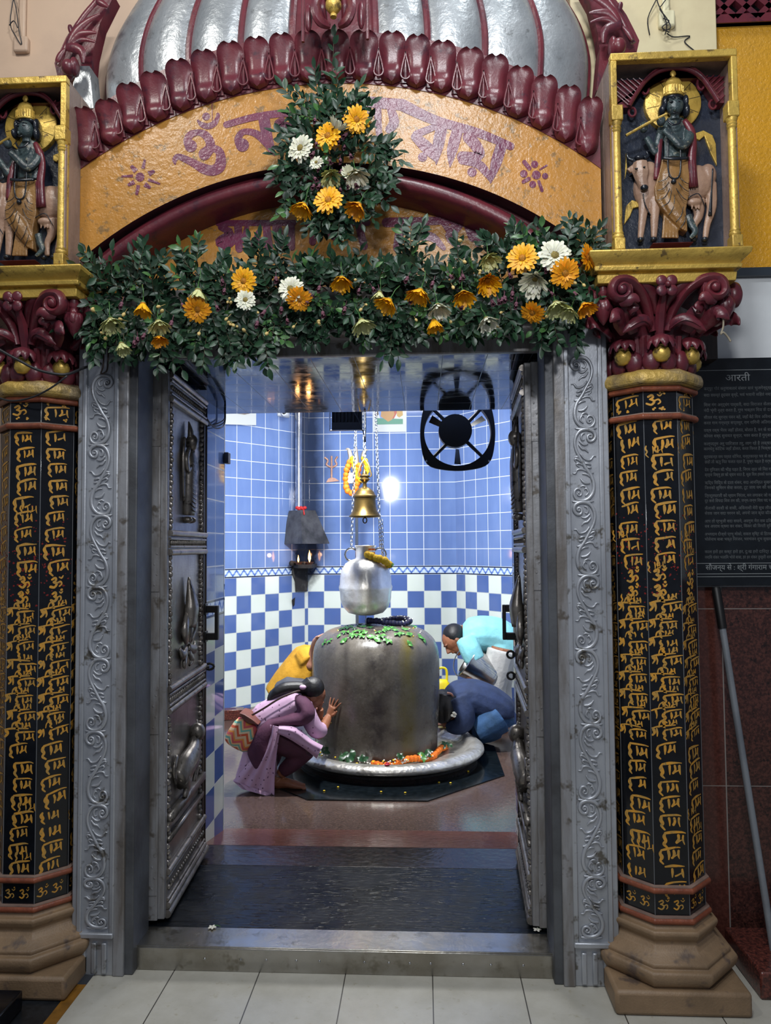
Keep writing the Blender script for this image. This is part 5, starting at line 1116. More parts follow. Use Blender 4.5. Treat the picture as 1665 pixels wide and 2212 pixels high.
for m_, nm, n_, lab in ((M['jasmine'], 'white_flower_bits', 60, 'scattered small white flowers along the foot of the stone pillar'), (M['ywl'], 'yellow_flower_bits', 22, 'scattered yellow petals along the foot of the stone pillar')):
    mb = MB()
    for i in range(n_):
        a = -pi*rnd.uniform(.18, .78); rr = rnd.uniform(.455, .50); mb.ell((LX+rr*cos(a), LY+rr*sin(a), .10+rnd.uniform(0, .03)), (rnd.uniform(.004, .010), rnd.uniform(.004, .010), .005), 6, 4)
    for i in range(n_//3):
        a = rnd.uniform(-pi*.85, -.1); r_ = rnd.uniform(.2, .40); mb.ell((LX+r_*cos(a), LY+r_*sin(a), lz(r_)+.003), (.006, .006, .003), 6, 4)
    o = mb.build(nm, m_, ang=180); tag(o, lab, 'petals'); o['kind'] = 'stuff'
# ---- hanging water pot
PYp = LY-.02; kc = P(790, 1328, PYp)
pot = thing('hanging_water_pot', 'round silver water pot hung on chains above the stone pillar', 'pot', kc)
sc_ = (P(790, 1178, PYp).z-kc.z)/151.
prof2 = [(0, -1), (20, 0), (38, 5), (50, 18), (55, 34), (56, 50), (58, 56), (58.5, 61), (56.5, 66), (55.5, 82), (52, 98), (44, 112), (32, 119), (22, 122), (20.5, 126), (21, 146), (24, 150), (23, 151), (18, 146), (18, 128)]
mb = MB(); mb.lathe([(r*sc_, z*sc_) for r, z in prof2], 48, c=kc); pm = mat('dented_silver_pot', 'eae8e2', .32, .7, 'c6c0b5', 7, bs=10, bst=.25, bd=.02)
_nt = pm.node_tree; tg_ = _nt.nodes.new('ShaderNodeTangent'); tg_.direction_type = 'RADIAL'; tg_.axis = 'Z'; pb_ = _nt.nodes['Principled BSDF']; _nt.links.new(tg_.outputs[0], pb_.inputs['Tangent']); pb_.inputs['Anisotropic'].default_value = .85; pb_.inputs['Anisotropic Rotation'].default_value = .25
pbd = mb.build('pot_body', pm, pot, ang=50)
for s_ in (-1, 1):
    c_ = kc+V((s_*31*sc_, 0, 131*sc_)); mb = MB(); mb.tube([c_+V((14*sc_*cos(a), 0, 14*sc_*sin(a))) for a in [2*pi*i/16 for i in range(16)]], 2.2*sc_, 6, closed=True); mb.build('ring_handle', M['steelclean'], pbd)
mb = MB()
for zz in (132, 140): mb.lathe([(21.3*sc_, zz*sc_), (21.3*sc_, (zz+4)*sc_)], 10, c=kc, a0=-1.2, a1=.3)
mb.build('orange_mark', M['marigold'], pbd)
mb = MB(); mb.tube([kc+V((.0, 0, 0)), V((kc.x, kc.y, lz(.05)))], .003, 8)
wt = NT('falling_water'); wt.set(lin('dfe8f0'), .05); wt.b.inputs['Transmission Weight'].default_value = .5; tag(mb.build('water_stream', wt.mat, ang=180), 'thin stream of water falling from the pot to the pillar', 'water')
mb = MB(); beads(mb, [kc+V((x*sc_, y*sc_, z*sc_)) for x, y, z in ((6, -24, 132), (18, -26, 126), (30, -30, 122), (42, -30, 118), (52, -16, 110), (54, 0, 108))], .027); tag(mb.build('marigold_string', M['marigoldy'], ang=180), 'short yellow orange marigold string draped on the right shoulder of the pot', 'garland')
mb = MB(); p = kc+V((54*sc_, -20*sc_, 104*sc_)); mb.join(trileaf(.03), Matrix.Translation(p) @ Matrix.Rotation(1.2, 4, 'X')); tag(mb.build('pot_leaf', M['leafbright'], ang=180), 'small green leaf on the marigold string of the hanging pot', 'leaf')
# ---- chains
def chain(name, a, b, label, link=.034, r=.0038):
    mb = MB(); d = b-a; n_ = max(2, int(d.length/(link*.78))); ax = d.normalized(); s0 = ax.orthogonal().normalized(); s1 = ax.cross(s0)
    for i in range(n_):
        c_ = a+d*((i+.5)/n_); sd = s0 if i % 2 else s1
        mb.tube([c_+ax*(link*.52*cos(q))+sd*(link*.27*sin(q)) for q in [2*pi*k_/10 for k_ in range(10)]], r, 5, closed=True)
    o = mb.build(name, M['chrome'], ang=180); return tag(o, label, 'chain', 'chains over the pillar')
CT = RZ-.0
nl, nr = kc+V((-31*sc_, 0, 145*sc_)), kc+V((33*sc_, 0, 145*sc_))
topc = P(787, 872, PYp)
chain('steel_chain', V((kc.x-.02, PYp, CT)), nl, 'steel chain down to the left ring of the hanging pot')
chain('steel_chain', V((kc.x+.05, PYp, CT)), nr, 'steel chain down to the right ring of the hanging pot')
chain('steel_chain', nr+V((.012, -.02, .20)), nr+V((.018, -.03, -.06)), 'short spare chain hanging at the right ring of the pot')
BY = LY-.38; bc = P(788, 1116, BY); bs = (P(788, 1050, BY).z-bc.z)/66.
chain('steel_chain', V((bc.x-.005, BY, CT)), bc+V((0, 0, 128*bs)), 'steel chain with a hook holding the brass bell', .036, .0042)
bell = thing('temple_bell', 'aged brass bell with ornate crown on a chain above the pot', 'bell', bc)
mb = MB(); mb.lathe([(34, -1), (34.5, 1), (31, 5), (27, 12), (24.5, 22), (23.5, 36), (23.8, 40), (25, 42), (25, 45), (22.5, 47), (20, 53), (13, 60), (5, 64), (0, 65)][::-1] and [(r*bs, z*bs) for r, z in [(0, 64), (6, 64), (13, 60), (20, 53), (22.5, 47), (25.5, 45), (25.5, 42), (23.8, 40), (23.5, 34), (24.5, 22), (27, 12), (31, 5), (34.5, 1), (34, -1), (29, 2), (22, 20), (20, 40), (0, 50)]], 36, c=bc); bbd = mb.build('bell_body', M['bronze'], bell, ang=40)
mb = MB(); mb.lathe([(r*bs, z*bs) for r, z in [(5, 62), (4, 72), (7, 76), (12, 80), (8, 84), (11, 88), (5, 92), (4, 98), (0, 99)]], 14, c=bc)
for s_ in (-1, 1): mb.tube(smoothpath([bc+V((s_*x*bs, 0, z*bs)) for x, z in ((3, 86), (14, 88), (12, 100), (9, 112), (3, 122), (0, 126))]), lerpl([(.004, .005), (.006, .007), (.004, .005)], 21), 6)
mb.build('crown_hook', M['bronze'], bell, ang=60)
mb = MB(); mb.tube([bc+V((0, 0, 30*bs)), bc+V((0, 0, -4*bs))], .006, 6); mb.tube([bc+V((7*bs*cos(a)*.6, 0, (-8+6*sin(a))*bs)) for a in [2*pi*i/10 for i in range(10)]], .004, 5, closed=True); mb.build('clapper', M['bronze'], bbd)
# ---- standing trident with garlands
ty = 3.55; tb = P(770, 1100, ty); tri = thing('standing_trident', 'tall grey metal trident standing behind the pillar, half hidden by the bell', 'trident', (tb.x, ty, 0))
def TP(px, py): return P(px, py, ty)
mb = MB(); mb.tube([V((tb.x, ty, 0)), TP(770, 1060)], .013, 8); mb.build('shaft', mat('dull_steel_rod', '6c7176', .35, .8), tri)
mb = MB(); mb.tube(smoothpath([TP(770, 1070), TP(770, 1020), TP(769, 960)]), lerpl([(.012, .012), (.022, .01), (.026, .008), (.002, .002)], 9), 8, up=(0, 1, 0))
for a in ([(770, 1050), (758, 1035), (751, 1010), (757, 990), (753, 972), (746, 970)], [(770, 1050), (783, 1035), (790, 1010), (784, 990), (788, 974), (795, 972)]): mb.tube(smoothpath([TP(*q) for q in a]), lerpl([(.010, .010), (.02, .010), (.022, .010), (.018, .008), (.002, .002)], 21), 8, up=(0, 1, 0))
mb.build('prongs', mat('tarnished_trident_metal', '8d8478', .35, .7), tri)
mb = MB(); mb.lathe([(0, -.02), (.045, -.02), (.03, 0), (.045, .02), (0, .02)], 14, c=TP(759, 1034)+V((0, -.04, 0)), R=Matrix.Rotation(pi/2, 3, 'X')); mb.build('hand_drum', mat('grey_brass', '7b7468', .4, .6), tri)
mb = MB(); beads(mb, [TP(x, y)+V((0, -.05-.01*(i % 2), 0)) for i, (x, y) in enumerate(((756, 1000), (750, 1020), (748, 1045), (752, 1060), (762, 1066), (770, 1055), (774, 1030), (777, 1005)))], .026); tag(mb.build('orange_garland', M['marigold'], ang=180), 'orange marigold loop hung on the standing trident', 'garland')
mb = MB(); beads(mb, [TP(x, y)+V((0, -.07, 0)) for x, y in ((762, 992), (766, 1010), (772, 1028), (780, 1040), (790, 1036), (794, 1015), (790, 995), (781, 990))], .022); tag(mb.build('yellow_garland', M['marigoldy'], ang=180), 'bright yellow flower loop on the standing trident behind the bell', 'garland')
# ---- small trident on the wall, picture tile, camera, flue
M['copper'] = mat('copper_paint', 'a98473', .45, .4, '8f6a58', 20)
mb = MB(); wy = 4.925
for a in ([(716, 1034), (716, 985)], [(716, 1010), (705, 1004), (708, 995), (701, 988)], [(716, 1010), (727, 1004), (724, 995), (729, 986)]): mb.tube(smoothpath([P(x, y, wy) for x, y in a]) if len(a) > 2 else [P(x, y, wy) for x, y in a], .010, 6, flat=.5)
mb.prism([P(x, y, wy-.004) for x, y in ((704, 1042), (733, 1039), (724, 1033), (716, 1031), (709, 1034))], (0, .012, 0)); tag(mb.build('wall_trident', M['copper'], ang=60), 'small copper coloured trident ornament fixed on the blue tiles', 'ornament')
pic = thing('picture_tile_panel', 'white tile panel with a colourful painting, cut off by the doorway ceiling', 'picture', P(843, 932, wy)); wy = 4.924
mb = MB(); mb.prism([P(x, y, wy) for x, y in ((806, 933), (878, 933), (878, 830), (806, 830))], (0, .008, 0)); mb.build('white_tiles', mat('white_picture_tile', 'c4c8c4', .2), pic)
for nm, c_, pl_ in (('green_ground', '2f7d62', [(809, 903), (870, 905), (870, 916), (810, 917)]), ('golden_figure', 'a8793a', [(826, 860), (846, 860), (852, 895), (846, 907), (838, 911), (830, 905), (822, 900)]), ('blue_figure', '5f86c8', [(812, 860), (822, 860), (826, 885), (829, 909), (823, 910), (818, 893)]), ('red_drape', 'a53c26', [(840, 862), (856, 860), (858, 890), (850, 906), (842, 900)]), ('seated_form', 'b08a3e', [(856, 862), (868, 862), (870, 897), (862, 902), (857, 898)]), ('dark_rocks', '4b3a2c', [(808, 870), (814, 875), (818, 895), (810, 902)])):
    mb = MB(); mb.pxpoly(pl_, wy-.001-.0004*len(nm) % .003, .001); mb.build(nm, mat('tile_paint_'+nm, c_, .35), pic)
mb = MB(); c_ = P(612, 894, 4.62); cc = thing('security_camera', 'white security camera under the ceiling left of the steel flue', 'camera', c_)
mb.box(c_+V((-.01, .06, .01)), (.10, .16, .07)); mb.build('housing', M['white'], cc, bevel=.012); mb = MB(); mb.lathe([(.034, 0), (.034, .05), (.026, .07), (0, .072)], 16, c=c_+V((.02, .0, -.005)), R=Matrix.Rotation(pi/2, 3, 'X')); brl = mb.build('lens_barrel', M['white'], cc, ang=40); mb = MB(); mb.ell(c_+V((.02, -.072, -.005)), (.018, .006, .012)); mb.build('lens', M['black'], brl)
fy = 4.70; fc = P(645, 1100, fy); fl = thing('smoke_flue', 'steel flue pipe with dark pyramid hood above the oil lamps in the corner', 'flue', P(655, 1172, fy))
mb = MB(); mb.lathe([(.037, fc.z-.02), (.037, RZ-.02)], 20, c=(fc.x, fy, 0)); mb.build('pipe', M['steelclean'], fl, ang=60)
mb = MB(); tz, bz = P(650, 1103, fy).z, P(650, 1172, fy-.2).z
top = [P(624, 1104, fy), P(649, 1105, fy-.10), P(681, 1103, fy+.0), P(655, 1103, fy+.12)]; bot = [P(609, 1170, fy+.02), P(653, 1174, fy-.27), P(711, 1170, fy+.05), P(660, 1165, fy+.20)]
top = [V((p.x, p.y, tz)) for p in top]; bot = [V((p.x, p.y, bz)) for p in bot]
mb.add(top+bot+[p+V((0, 0, -.012)) for p in bot], [(0, 1, 2, 3)]+[(i, (i+1) % 4, 4+(i+1) % 4, 4+i) for i in range(4)]+[(4+i, 4+(i+1) % 4, 8+(i+1) % 4, 8+i) for i in range(4)]); mb.build('hood', mat('sooty_steel_hood', '6b6864', .4, .7, '4a4845', 8, bs=20, bst=.1), fl, ang=20)
mb = MB()
for i in range(5): mb.ell(P(642+i*4, 1097+2*(i % 2), fy-.05), (.022, .018, .018), 8, 6)
mb.tube([P(655, 1098, fy-.06), P(657, 1112, fy-.10)], .007, 6); mb.build('red_cloth_knot', mat('red_cloth', 'b31c1c', .6), fl, ang=180)
# lamp shelf with two burning oil lamps
shelf = thing('lamp_shelf', 'soot blackened corner shelf below the flue hood', 'shelf', P(655, 1222, fy))
a, b, c_ = P(628, 1219, fy+.14), P(655, 1222, fy-.16), P(684, 1218, fy+.20); zz = P(655, 1219, fy).z
mb = MB(); mb.prism([V((a.x, a.y, zz)), V((b.x-.05, b.y, zz)), V((b.x+.08, b.y, zz)), V((c_.x, c_.y, zz)), V((CB_L.x, 4.92, zz))], (0, 0, -.035)); mb.build('slab', M['soot'], shelf)
mb = MB()
for i in range(9): mb.ell(V((fc.x+rnd.uniform(-.08, .12), fy+rnd.uniform(-.12, .1), zz+.012)), (rnd.uniform(.012, .03),)*3, 7, 5)
mb.build('char_lumps', M['soot'], shelf)
em = NT('oil_flame'); em.b.inputs['Emission Color'].default_value = (1, .42, .08, 1); em.b.inputs['Emission Strength'].default_value = 14; em.set((1, .5, .1, 1))
for px, py, s_, lab in ((645, 1212, .7, 'small burning clay oil lamp, left one under the flue hood'), (669, 1208, 1.15, 'burning clay oil lamp with the taller flame, right under the hood')):
    p = P(px, py, fy-.10); p.z = zz; l_ = thing('oil_lamp', lab, 'oil lamp', p, 'oil lamps under the hood')
    mb = MB(); mb.lathe([(0, .0), (.025, 0), (.042, .024), (.038, .024), (.02, .008), (0, .008)], 14, c=p); bwl = mb.build('clay_bowl', mat('sooty_clay', '4a2a1c', .8), l_)
    mb = MB(); mb.lathe([(.002, .02), (.012*s_, .034*s_+.02), (.011*s_, .05*s_+.02), (.005*s_, .08*s_+.02), (0, .105*s_+.02)], 10, c=p+V((.0, -.02, 0))); mb.build('flame', em.mat, bwl, ang=180)
    lamp('oil_lamp_light', 'POINT', p+V((0, -.06, .09)), .5*s_, (1, .5, .2), .02)
mb = MB(); mb.pxpoly([(630, 1222), (664, 1222), (666, 1240), (662, 1276), (634, 1278), (636, 1252), (628, 1236)], 4.70, .004); mb2 = MB()
q = [(628, 1222), (664, 1220), (664, 1236), (665, 1262), (661, 1277), (636, 1278), (635, 1255), (628, 1238)]
def onwall(px, py):   # meet the corner walls
    u = hitu(px, la, bl); L_ = V((bl[0]-la[0], bl[1]-la[1])).length
    r_ = ray(px, py)
    if px < 664: x = la[0]+(bl[0]-la[0])*u/L_; return PXp(px, py, x)+V((.012, -.012, 0))
    return P(px, py, 4.917)
mb = MB(); mb.prism([onwall(x, y) for x, y in q], (.0, .006, 0)); struct(mb.build('trim_7', mat('burnt_cement_patch', '2b2927', .85, 0, '5b5954', 12, .5, .7, bs=30, bst=.6)))
mb = MB(); mb.prism([onwall(x, y) for x, y in ((628, 1296), (635, 1290), (634, 1306), (631, 1310))], (0, .006, 0)); struct(mb.build('trim_8', M['soot']))
mb = MB(); mb.prism([onwall(x, y) for x, y in ((483, 917), (551, 919), (551, 880), (483, 880))], (0, .006, 0)); struct(mb.build('trim_9', mat('plain_white_tile', 'c4c8c4', .15)))
mb = MB(); mb.prism([onwall(x, y)+V((.004, -.004, 0)) for x, y in ((490, 880), (492, 890), (505, 893), (525, 896), (540, 893), (542, 880))], (0, .006, 0)); struct(mb.build('trim_10', mat('torn_brown_plaster', '94826e', .8, 0, '6d5a48', 20)))
# ---- exhaust fan and floodlight hung inside the door
ey = 1.62; ec = P(988, 935, ey); es = 1/(P(989, 935, ey).x-P(988, 935, ey).x); es = 1/es
fan = thing('exhaust_fan', 'black exhaust fan with four arms hung high inside the doorway', 'fan', ec)
mb = MB(); out = []; inn_ = []
for i in range(64):
    a = 2*pi*i/64; c_, s_ = cos(a), sin(a); r_o = 81/((abs(c_)**5.0+abs(s_)**5.0)**(1/5.0))*(.935+.065*cos(2*a)**2); r_o = min(r_o, 96); out.append(V((r_o*c_, 0, r_o*s_-2))*es); inn_.append(V((72*c_, 0, 72*s_))*es)
for a_, b_ in ((-.012, .012),):
    vs = [ec+p+V((0, y, 0)) for y in (a_, b_) for p in out]+[ec+p+V((0, y, 0)) for y in (a_, .05) for p in inn_]; n_ = 64; fs = []
    for i in range(n_): j = (i+1) % n_; fs += [(i, j, 2*n_+j, 2*n_+i), (n_+i, j+n_, j+3*n_, i+3*n_), (i, n_+i, n_+j, j), (2*n_+i, 2*n_+j, 3*n_+j, 3*n_+i)]
    mb.add(vs, fs)
fpl = mb.build('frame_plate', M['black'], fan, ang=40)
mb = MB(); mb.lathe([(0, -.08), (.7*36*es, -.078), (36*es, -.05), (36*es, .02), (0, .022)], 28, c=ec+V((-5*es, .0, 4*es)), R=Matrix.Rotation(-pi/2, 3, 'X') @ Matrix.Scale(-1, 3, V((0, 0, 1)))); mb.build('motor', M['black'], fan, ang=50)
for a in (pi/4, 3*pi/4, 5*pi/4, 7*pi/4):
    mb = MB(); d = V((cos(a), 0, sin(a))); mb.tube([ec+d*28*es, ec+d*76*es], (.011, .009), 6); mb.build('arm', M['black'], fan)
for i in range(3):
    a = i*2*pi/3+pi/2*3; d = V((cos(a), 0, sin(a))); sd = V((-sin(a), 0, cos(a))); mb = MB(); rows = []
    for j in range(5):
        t_ = j/4; r_ = (34+33*t_)*es; hw = (4+3.5*t_)*es; rows.append([ec+d*r_-sd*hw+V((0, .03-.02, 0)), ec+d*r_+V((0, .032, 0)), ec+d*r_+sd*hw+V((0, .05, 0))])
    mb.grid(rows); mb.grid([[p+V((0, .003, 0)) for p in r_] for r_ in rows]); mb.build('fan_blade', M['black'], fan, ang=180)
for px in (921, 1056):
    p = P(px, 996, ey-.013); mb = MB(); mb.ell(p, (.006, .003, .006), 8, 6); mb.build('corner_screw', M['steelclean'], fpl)
for px in (930, 1046): mb = MB(); p = P(px, 870, ey); mb.tube([V((p.x, ey, ec.z+.14)), V((p.x, ey, RZ))], .008, 6); mb.build('hanger_rod', M['black'], fan)
ly = 1.80; c0 = P(712, 930, ly); c1 = P(786, 930, ly); wd = c1.x-c0.x; zc_ = c0.z
fld = thing('floodlight', 'black finned floodlight in a pale bracket hung beside the chains', 'lamp', V(((c0.x+c1.x)/2, ly, zc_)))
mb = MB(); xc = (c0.x+c1.x)/2; mb.bb((xc-wd*.44, ly, zc_+.004), (xc+wd*.44, ly+.05, zc_+.05)); mb.bb((xc-wd*.44, ly+.03, zc_+.02), (xc+wd*.44, ly+.06, zc_+.19))
for i in range(9): mb.bb((xc-wd*.42+i*wd*.105-.003, ly-.006, zc_+.05), (xc-wd*.42+i*wd*.105+.003, ly+.04, zc_+.185))
mb.build('finned_body', M['black'], fld, bevel=.002)
gl = NT('lit_flood_glass'); gl.set((1, 1, 1, 1), .2); gl.b.inputs['Emission Color'].default_value = (.95, .98, 1, 1); gl.b.inputs['Emission Strength'].default_value = 18
mb = MB()
for zq in (zc_+.05, zc_+.13): mb.bb((xc-.04, ly+.058, zq), (xc+.04, ly+.066, zq+.05))
mb.build('lit_lens', gl.mat, fld)
mb = MB(); zz = zc_+.20
mb.tube([V((xc-wd*.5, ly, zz)), V((xc-wd*.5, ly, zc_)), V((xc+wd*.5, ly, zc_)), V((xc+wd*.5, ly, zz)), V((xc-wd*.5, ly, zz))], .006, 6); mb.build('pale_rim', M['steelclean'], fld)
mb = MB(); mb.tube([V((xc, ly+.04, zz-.02)), V((xc, ly+.04, RZ))], .007, 6); mb.build('hanger_rod', M['steelclean'], fld)
mb = MB(); mb.tube(smoothpath([V((xc+wd*.3, ly-.01, zc_+.19)), V((xc+wd*.2, ly-.03, zc_+.12)), V((xc+wd*.35, ly-.02, zc_+.06)), V((xc+wd*.48, ly-.01, zc_-.01)), V((xc+wd*.55, ly, zc_+.02)), V((xc+wd*.52, ly+.02, RZ))]), .003, 5); mb.build('lead', M['cable'], fld)
# black cable coil at the top of the left reveal, little conduit box
mb = MB()
for k_ in range(3): mb.tube(smoothpath([PXp(446+2*k_, 903+8*k_, -.745), PXp(465, 925-4*k_, -.745), PXp(484, 918-6*k_, -.745), PXp(487-k_, 890, -.745), PXp(484, 872, -.745)]), .0035, 5)
tag(mb.build('cable_loop', M['cable'], ang=180), 'loop of black cables at top of the left tiled reveal', 'cable')
p = PXp(486, 990, -.765); mb = MB(); mb.box(p+V((.012, .0, 0)), (.024, .05, .06)); tag(mb.build('conduit_box', M['framedark'], bevel=.003), 'small grey conduit box at the left reveal edge', 'box')
# fallen flowers on the sill, specks on the sanctum floor
def fallen(px, py, z, m, nm, lab, grp=None):
    p = PZ(px, py, z); r_ = thing(nm, lab, 'flower', p, grp); mb = MB()
    for i in range(5): a = i*1.257; mb.ell(p+V((.009*cos(a), .009*sin(a), .004)), (.008, .005, .003), 7, 5, R=Matrix.Rotation(a, 3, 'Z'))
    mb.build('petals', m, r_, ang=180); mb = MB(); mb.tube(smoothpath([p+V((0, 0, .003)), p+V((.014, .01, .006)), p+V((.03, .006, .003))]), .0012, 5); mb.build('stem', M['leafbright'], r_)
fallen(290, 2012, .085, M['jasmine'], 'fallen_white_flower', 'fallen white flower at the left end of the steel sill'); fallen(458, 2005, .085, M['jasmine'], 'fallen_white_flower', 'fallen white flower on the back edge of the steel sill')
fallen(1160, 2010, .085, M['jasmine'], 'fallen_white_flower', 'fallen white flower near the foot of the right door leaf'); fallen(1196, 2006, .085, M['jasmine'], 'fallen_white_flower', 'fallen white flower in the corner by the right jamb')
fallen(1192, 2030, .085, M['bluefl'], 'fallen_blue_flower', 'fallen blue flower on the right end of the sill, farther back'); fallen(1213, 2048, .085, M['bluefl'], 'fallen_blue_flower', 'fallen blue flower at the right front corner of the sill')
mb = MB()
for px, py in ((823, 1710), (875, 1712), (948, 1690), (973, 1691), (1011, 1666), (730, 1700), (700, 1708), (1150, 1655)): mb.ell(PZ(px, py, .012), (.008, .006, .004), 6, 4)
o = mb.build('floor_petal_specks', M['ywl'], ang=180); tag(o, 'scattered petal specks on the black sanctum floor', 'petals'); o['kind'] = 'stuff'
# yellow carrier bag behind the kneeling person
yb = P(952, 1472, 3.55); bag = thing('yellow_carrier_bag', 'yellow plastic carrier bag with looped handles behind the kneeling person', 'bag', V((yb.x, 3.55, .0)))
mb = MB(); hz = P(950, 1470, 3.55).z; mb.lathe([(.10, .0), (.12, .10), (.115, hz*.6), (.07, hz-.02), (.045, hz+.01)], 14, c=(yb.x, 3.55, 0), sy=.6); mb.build('bag_body', mat('yellow_plastic', 'e3cf1e', .4, 0, 'd0b818', 10, bs=12, bst=.4), bag, ang=180)
mb = MB(); mb.tube(smoothpath([V((yb.x-.05, 3.55, hz)), V((yb.x-.035, 3.55, hz+.07)), V((yb.x+.0, 3.54, hz+.105)), V((yb.x+.045, 3.54, hz+.09)), V((yb.x+.05, 3.55, hz))]), .010, 6, flat=.5); mb.build('handle', mat('yellow_plastic_handle', 'e3cf1e', .4), bag)
# ============================================================ worshippers
M['skin'] = mat('brown_skin', '8d5a3e', .5, 0, '7a4b34', 12)
M['skinl'] = mat('light_brown_skin', 'c08a70', .5, 0, 'ac7862', 12)
M['hair'] = mat('black_hair', '080708', .5, 0, '121013', 30, scl=(1, 1, 6), bs=50, bst=.2)
class Fig:
    def __init__(s, x0, y0, sc, Y): s.x0, s.y0, s.sc, s.Y = x0, y0, sc, Y
    def w(s, X, Y, dy=0.): return P(s.x0+X/s.sc, s.y0+Y/s.sc, s.Y+dy)
    def path(s, pts, k=4): 
        p = [s.w(*q) for q in pts]; return smoothpath(p, k) if len(p) > 2 else p
    def T(s, mb, pts, r, fl=1., n=12, k=4, up=None): p = s.path(pts, k); mb.tube(p, lerpl([q if isinstance(q, tuple) else (q, q*fl) for q in r], len(p)), n, up=up)
    def E(s, mb, X, Y, dy, r, R=None): mb.ell(s.w(X, Y, dy), r, 14, 10, R=R)
def hand(mb, wrist, tip_dir, palm_n, size, curl=.25, spread=.22, thumb=1):
    # palm and five fingers growing from the wrist
    d = tip_dir.normalized(); n_ = (palm_n-d*palm_n.dot(d)).normalized(); s_ = d.cross(n_)
    mb.tube([wrist-d*size*.05, wrist+d*size*.2, wrist+d*size*.45, wrist+d*size*.52], [(size*.14, size*.11), (size*.20, size*.10), (size*.22, size*.09), (size*.20, size*.08)], 10, up=n_)
    for i, L in enumerate((.40, .48, .45, .36)):
        o = (i-1.5)*.128*size; a = (i-1.5)*spread*.5; b = wrist+d*size*.48+s_*o; dd = (d*cos(a)+s_*sin(a)).normalized(); p = [b]; c_ = 0
        for k_ in range(3): c_ += curl*.6; p.append(p[-1]+(dd*cos(c_)+n_*sin(c_))*L*size/3*1.1)
        mb.tube(p, [size*.052, size*.048, size*.043, size*.032], 8)
    b = wrist+d*size*.14-s_*size*.15*thumb; dd = (d*.7-s_*.75*thumb).normalized(); mb.tube([b, b+dd*size*.2, b+(dd*.8+d*.5).normalized()*size*.38], [size*.075, size*.066, size*.045], 8)
def head(mb, c_, f, u, sz):   # sz: head height; f: facing, u: up
    f = f.normalized(); u = (u-f*u.dot(f)).normalized(); s_ = f.cross(u); R = Matrix((s_, f, u)).transposed(); h = sz/2
    mb.ell(c_+u*h*.12, (h*.70, h*.86, h*.86), 16, 12, R=R); mb.ell(c_-u*h*.30+f*h*.22, (h*.54, h*.58, h*.64), 14, 10, R=R); mb.ell(c_-u*h*.78+f*h*.55, (h*.22, h*.18, h*.16), 10, 8, R=R)
    mb.tube([c_+f*h*.82+u*h*.18, c_+f*h*1.02-u*h*.18, c_+f*h*.82-u*h*.24], [h*.07, h*.15, h*.12], 8)
    for q in (-1, 1): mb.ell(c_+s_*q*h*.70-u*h*.02, (h*.09, h*.17, h*.24), 8, 6, R=R); mb.ell(c_+s_*q*h*.28+f*h*.80+u*h*.30, (h*.2, h*.08, h*.06), 8, 6, R=R)
    mb.ell(c_+f*h*.80-u*h*.45, (h*.22, h*.07, h*.06), 8, 6, R=R)
    return R, s_, f, u
# ---------- woman leaning on the pillar
fg = Fig(460, 1280, 4.4235, 2.04); Hw = (0, -1, .1)
wm = thing('person', 'person in pink tunic and plum shawl crouching, one palm on the stone pillar', 'person', V((-.60, 2.05, 0)))
mb = MB(); hc = fg.w(950, 985, .10)
head(mb, hc, V((.62, .25, -.72)), V((.68, .05, .62)), .178)
fg.T(mb, [(850, 1010, .10), (900, 1010, .10), (930, 1000, .10)], [.05, .046, .05])
fg.T(mb, [(430, 1260, .02), (600, 1150, .04), (760, 1080, .07), (850, 1020, .10)], [.10, .10, .095, .075])
def onstone(px, py, off):   # point off the pillar's side along the sight line
    r_ = ray(px, py); a = r_.x**2+r_.y**2; ex, ey = CAM.x-LX, CAM.y-LY; b = ex*r_.x+ey*r_.y; c_ = ex*ex+ey*ey-(.447+off)**2; return CAM+r_*((-b-sqrt(max(b*b-a*c_, 0)))/a)
hw_ = onstone(709, 1549, .034); tipd = onstone(719, 1524, .016)-hw_; pin = V((LX-hw_.x, LY-hw_.y, 0)).normalized()
mb.tube(smoothpath([fg.w(870, 1080, .04), fg.w(950, 1230, .04), fg.w(1010, 1350, .08), hw_+(fg.w(1040, 1320, .14)-hw_)*.55, hw_]), lerpl([.045, .042, .036, .033, .025], 17), 12)
hand(mb, hw_, tipd, pin, .140, .10, .50, 1)
fg.T(mb, [(880, 1060, .18), (960, 1200, .22), (1010, 1170, .22), (1020, 1110, .20)], [.042, .036, .030, .024]); hand(mb, fg.w(1020, 1115, .20), fg.w(1020, 1010, .17)-fg.w(1020, 1115, .20), V((-.5, .2, 0)), .12, .5, .1, 1)
fg.T(mb, [(480, 1300, .0), (620, 1390, -.02), (890, 1500, -.0)], [.085, .075, .055]); fg.T(mb, [(890, 1500, -.0), (760, 1620, .0), (640, 1740, .0)], [.052, .048, .030])
an_ = fg.w(630, 1755, .0)
mb.tube(smoothpath([V((an_.x-.01, an_.y, .075)), V((an_.x-.015, an_.y, .034)), V((an_.x+.05, an_.y-.005, .034)), V((an_.x+.125, an_.y-.015, .022)), V((an_.x+.165, an_.y-.018, .018))]), lerpl([(.030, .030), (.036, .034), (.032, .036), (.022, .038), (.014, .028)], 17), 10)
for k_ in range(5): mb.ell(V((an_.x+.165-.006*k_, an_.y-.045+.014*k_, .015)), (.016, .0085 if k_ else .011, .011), 8, 6)
fg.T(mb, [(480, 1320, .14), (560, 1500, .16), (480, 1700, .16), (430, 1840, .14)], [.08, .07, .05, .03])
a2 = fg.w(430, 1840, .14); mb.tube([V((a2.x-.05, a2.y, .03)), V((a2.x+.12, a2.y, .025))], [.035, .028], 8)
mb.build('body', M['skin'], wm, ang=180, remesh=.0036, smooth=2)
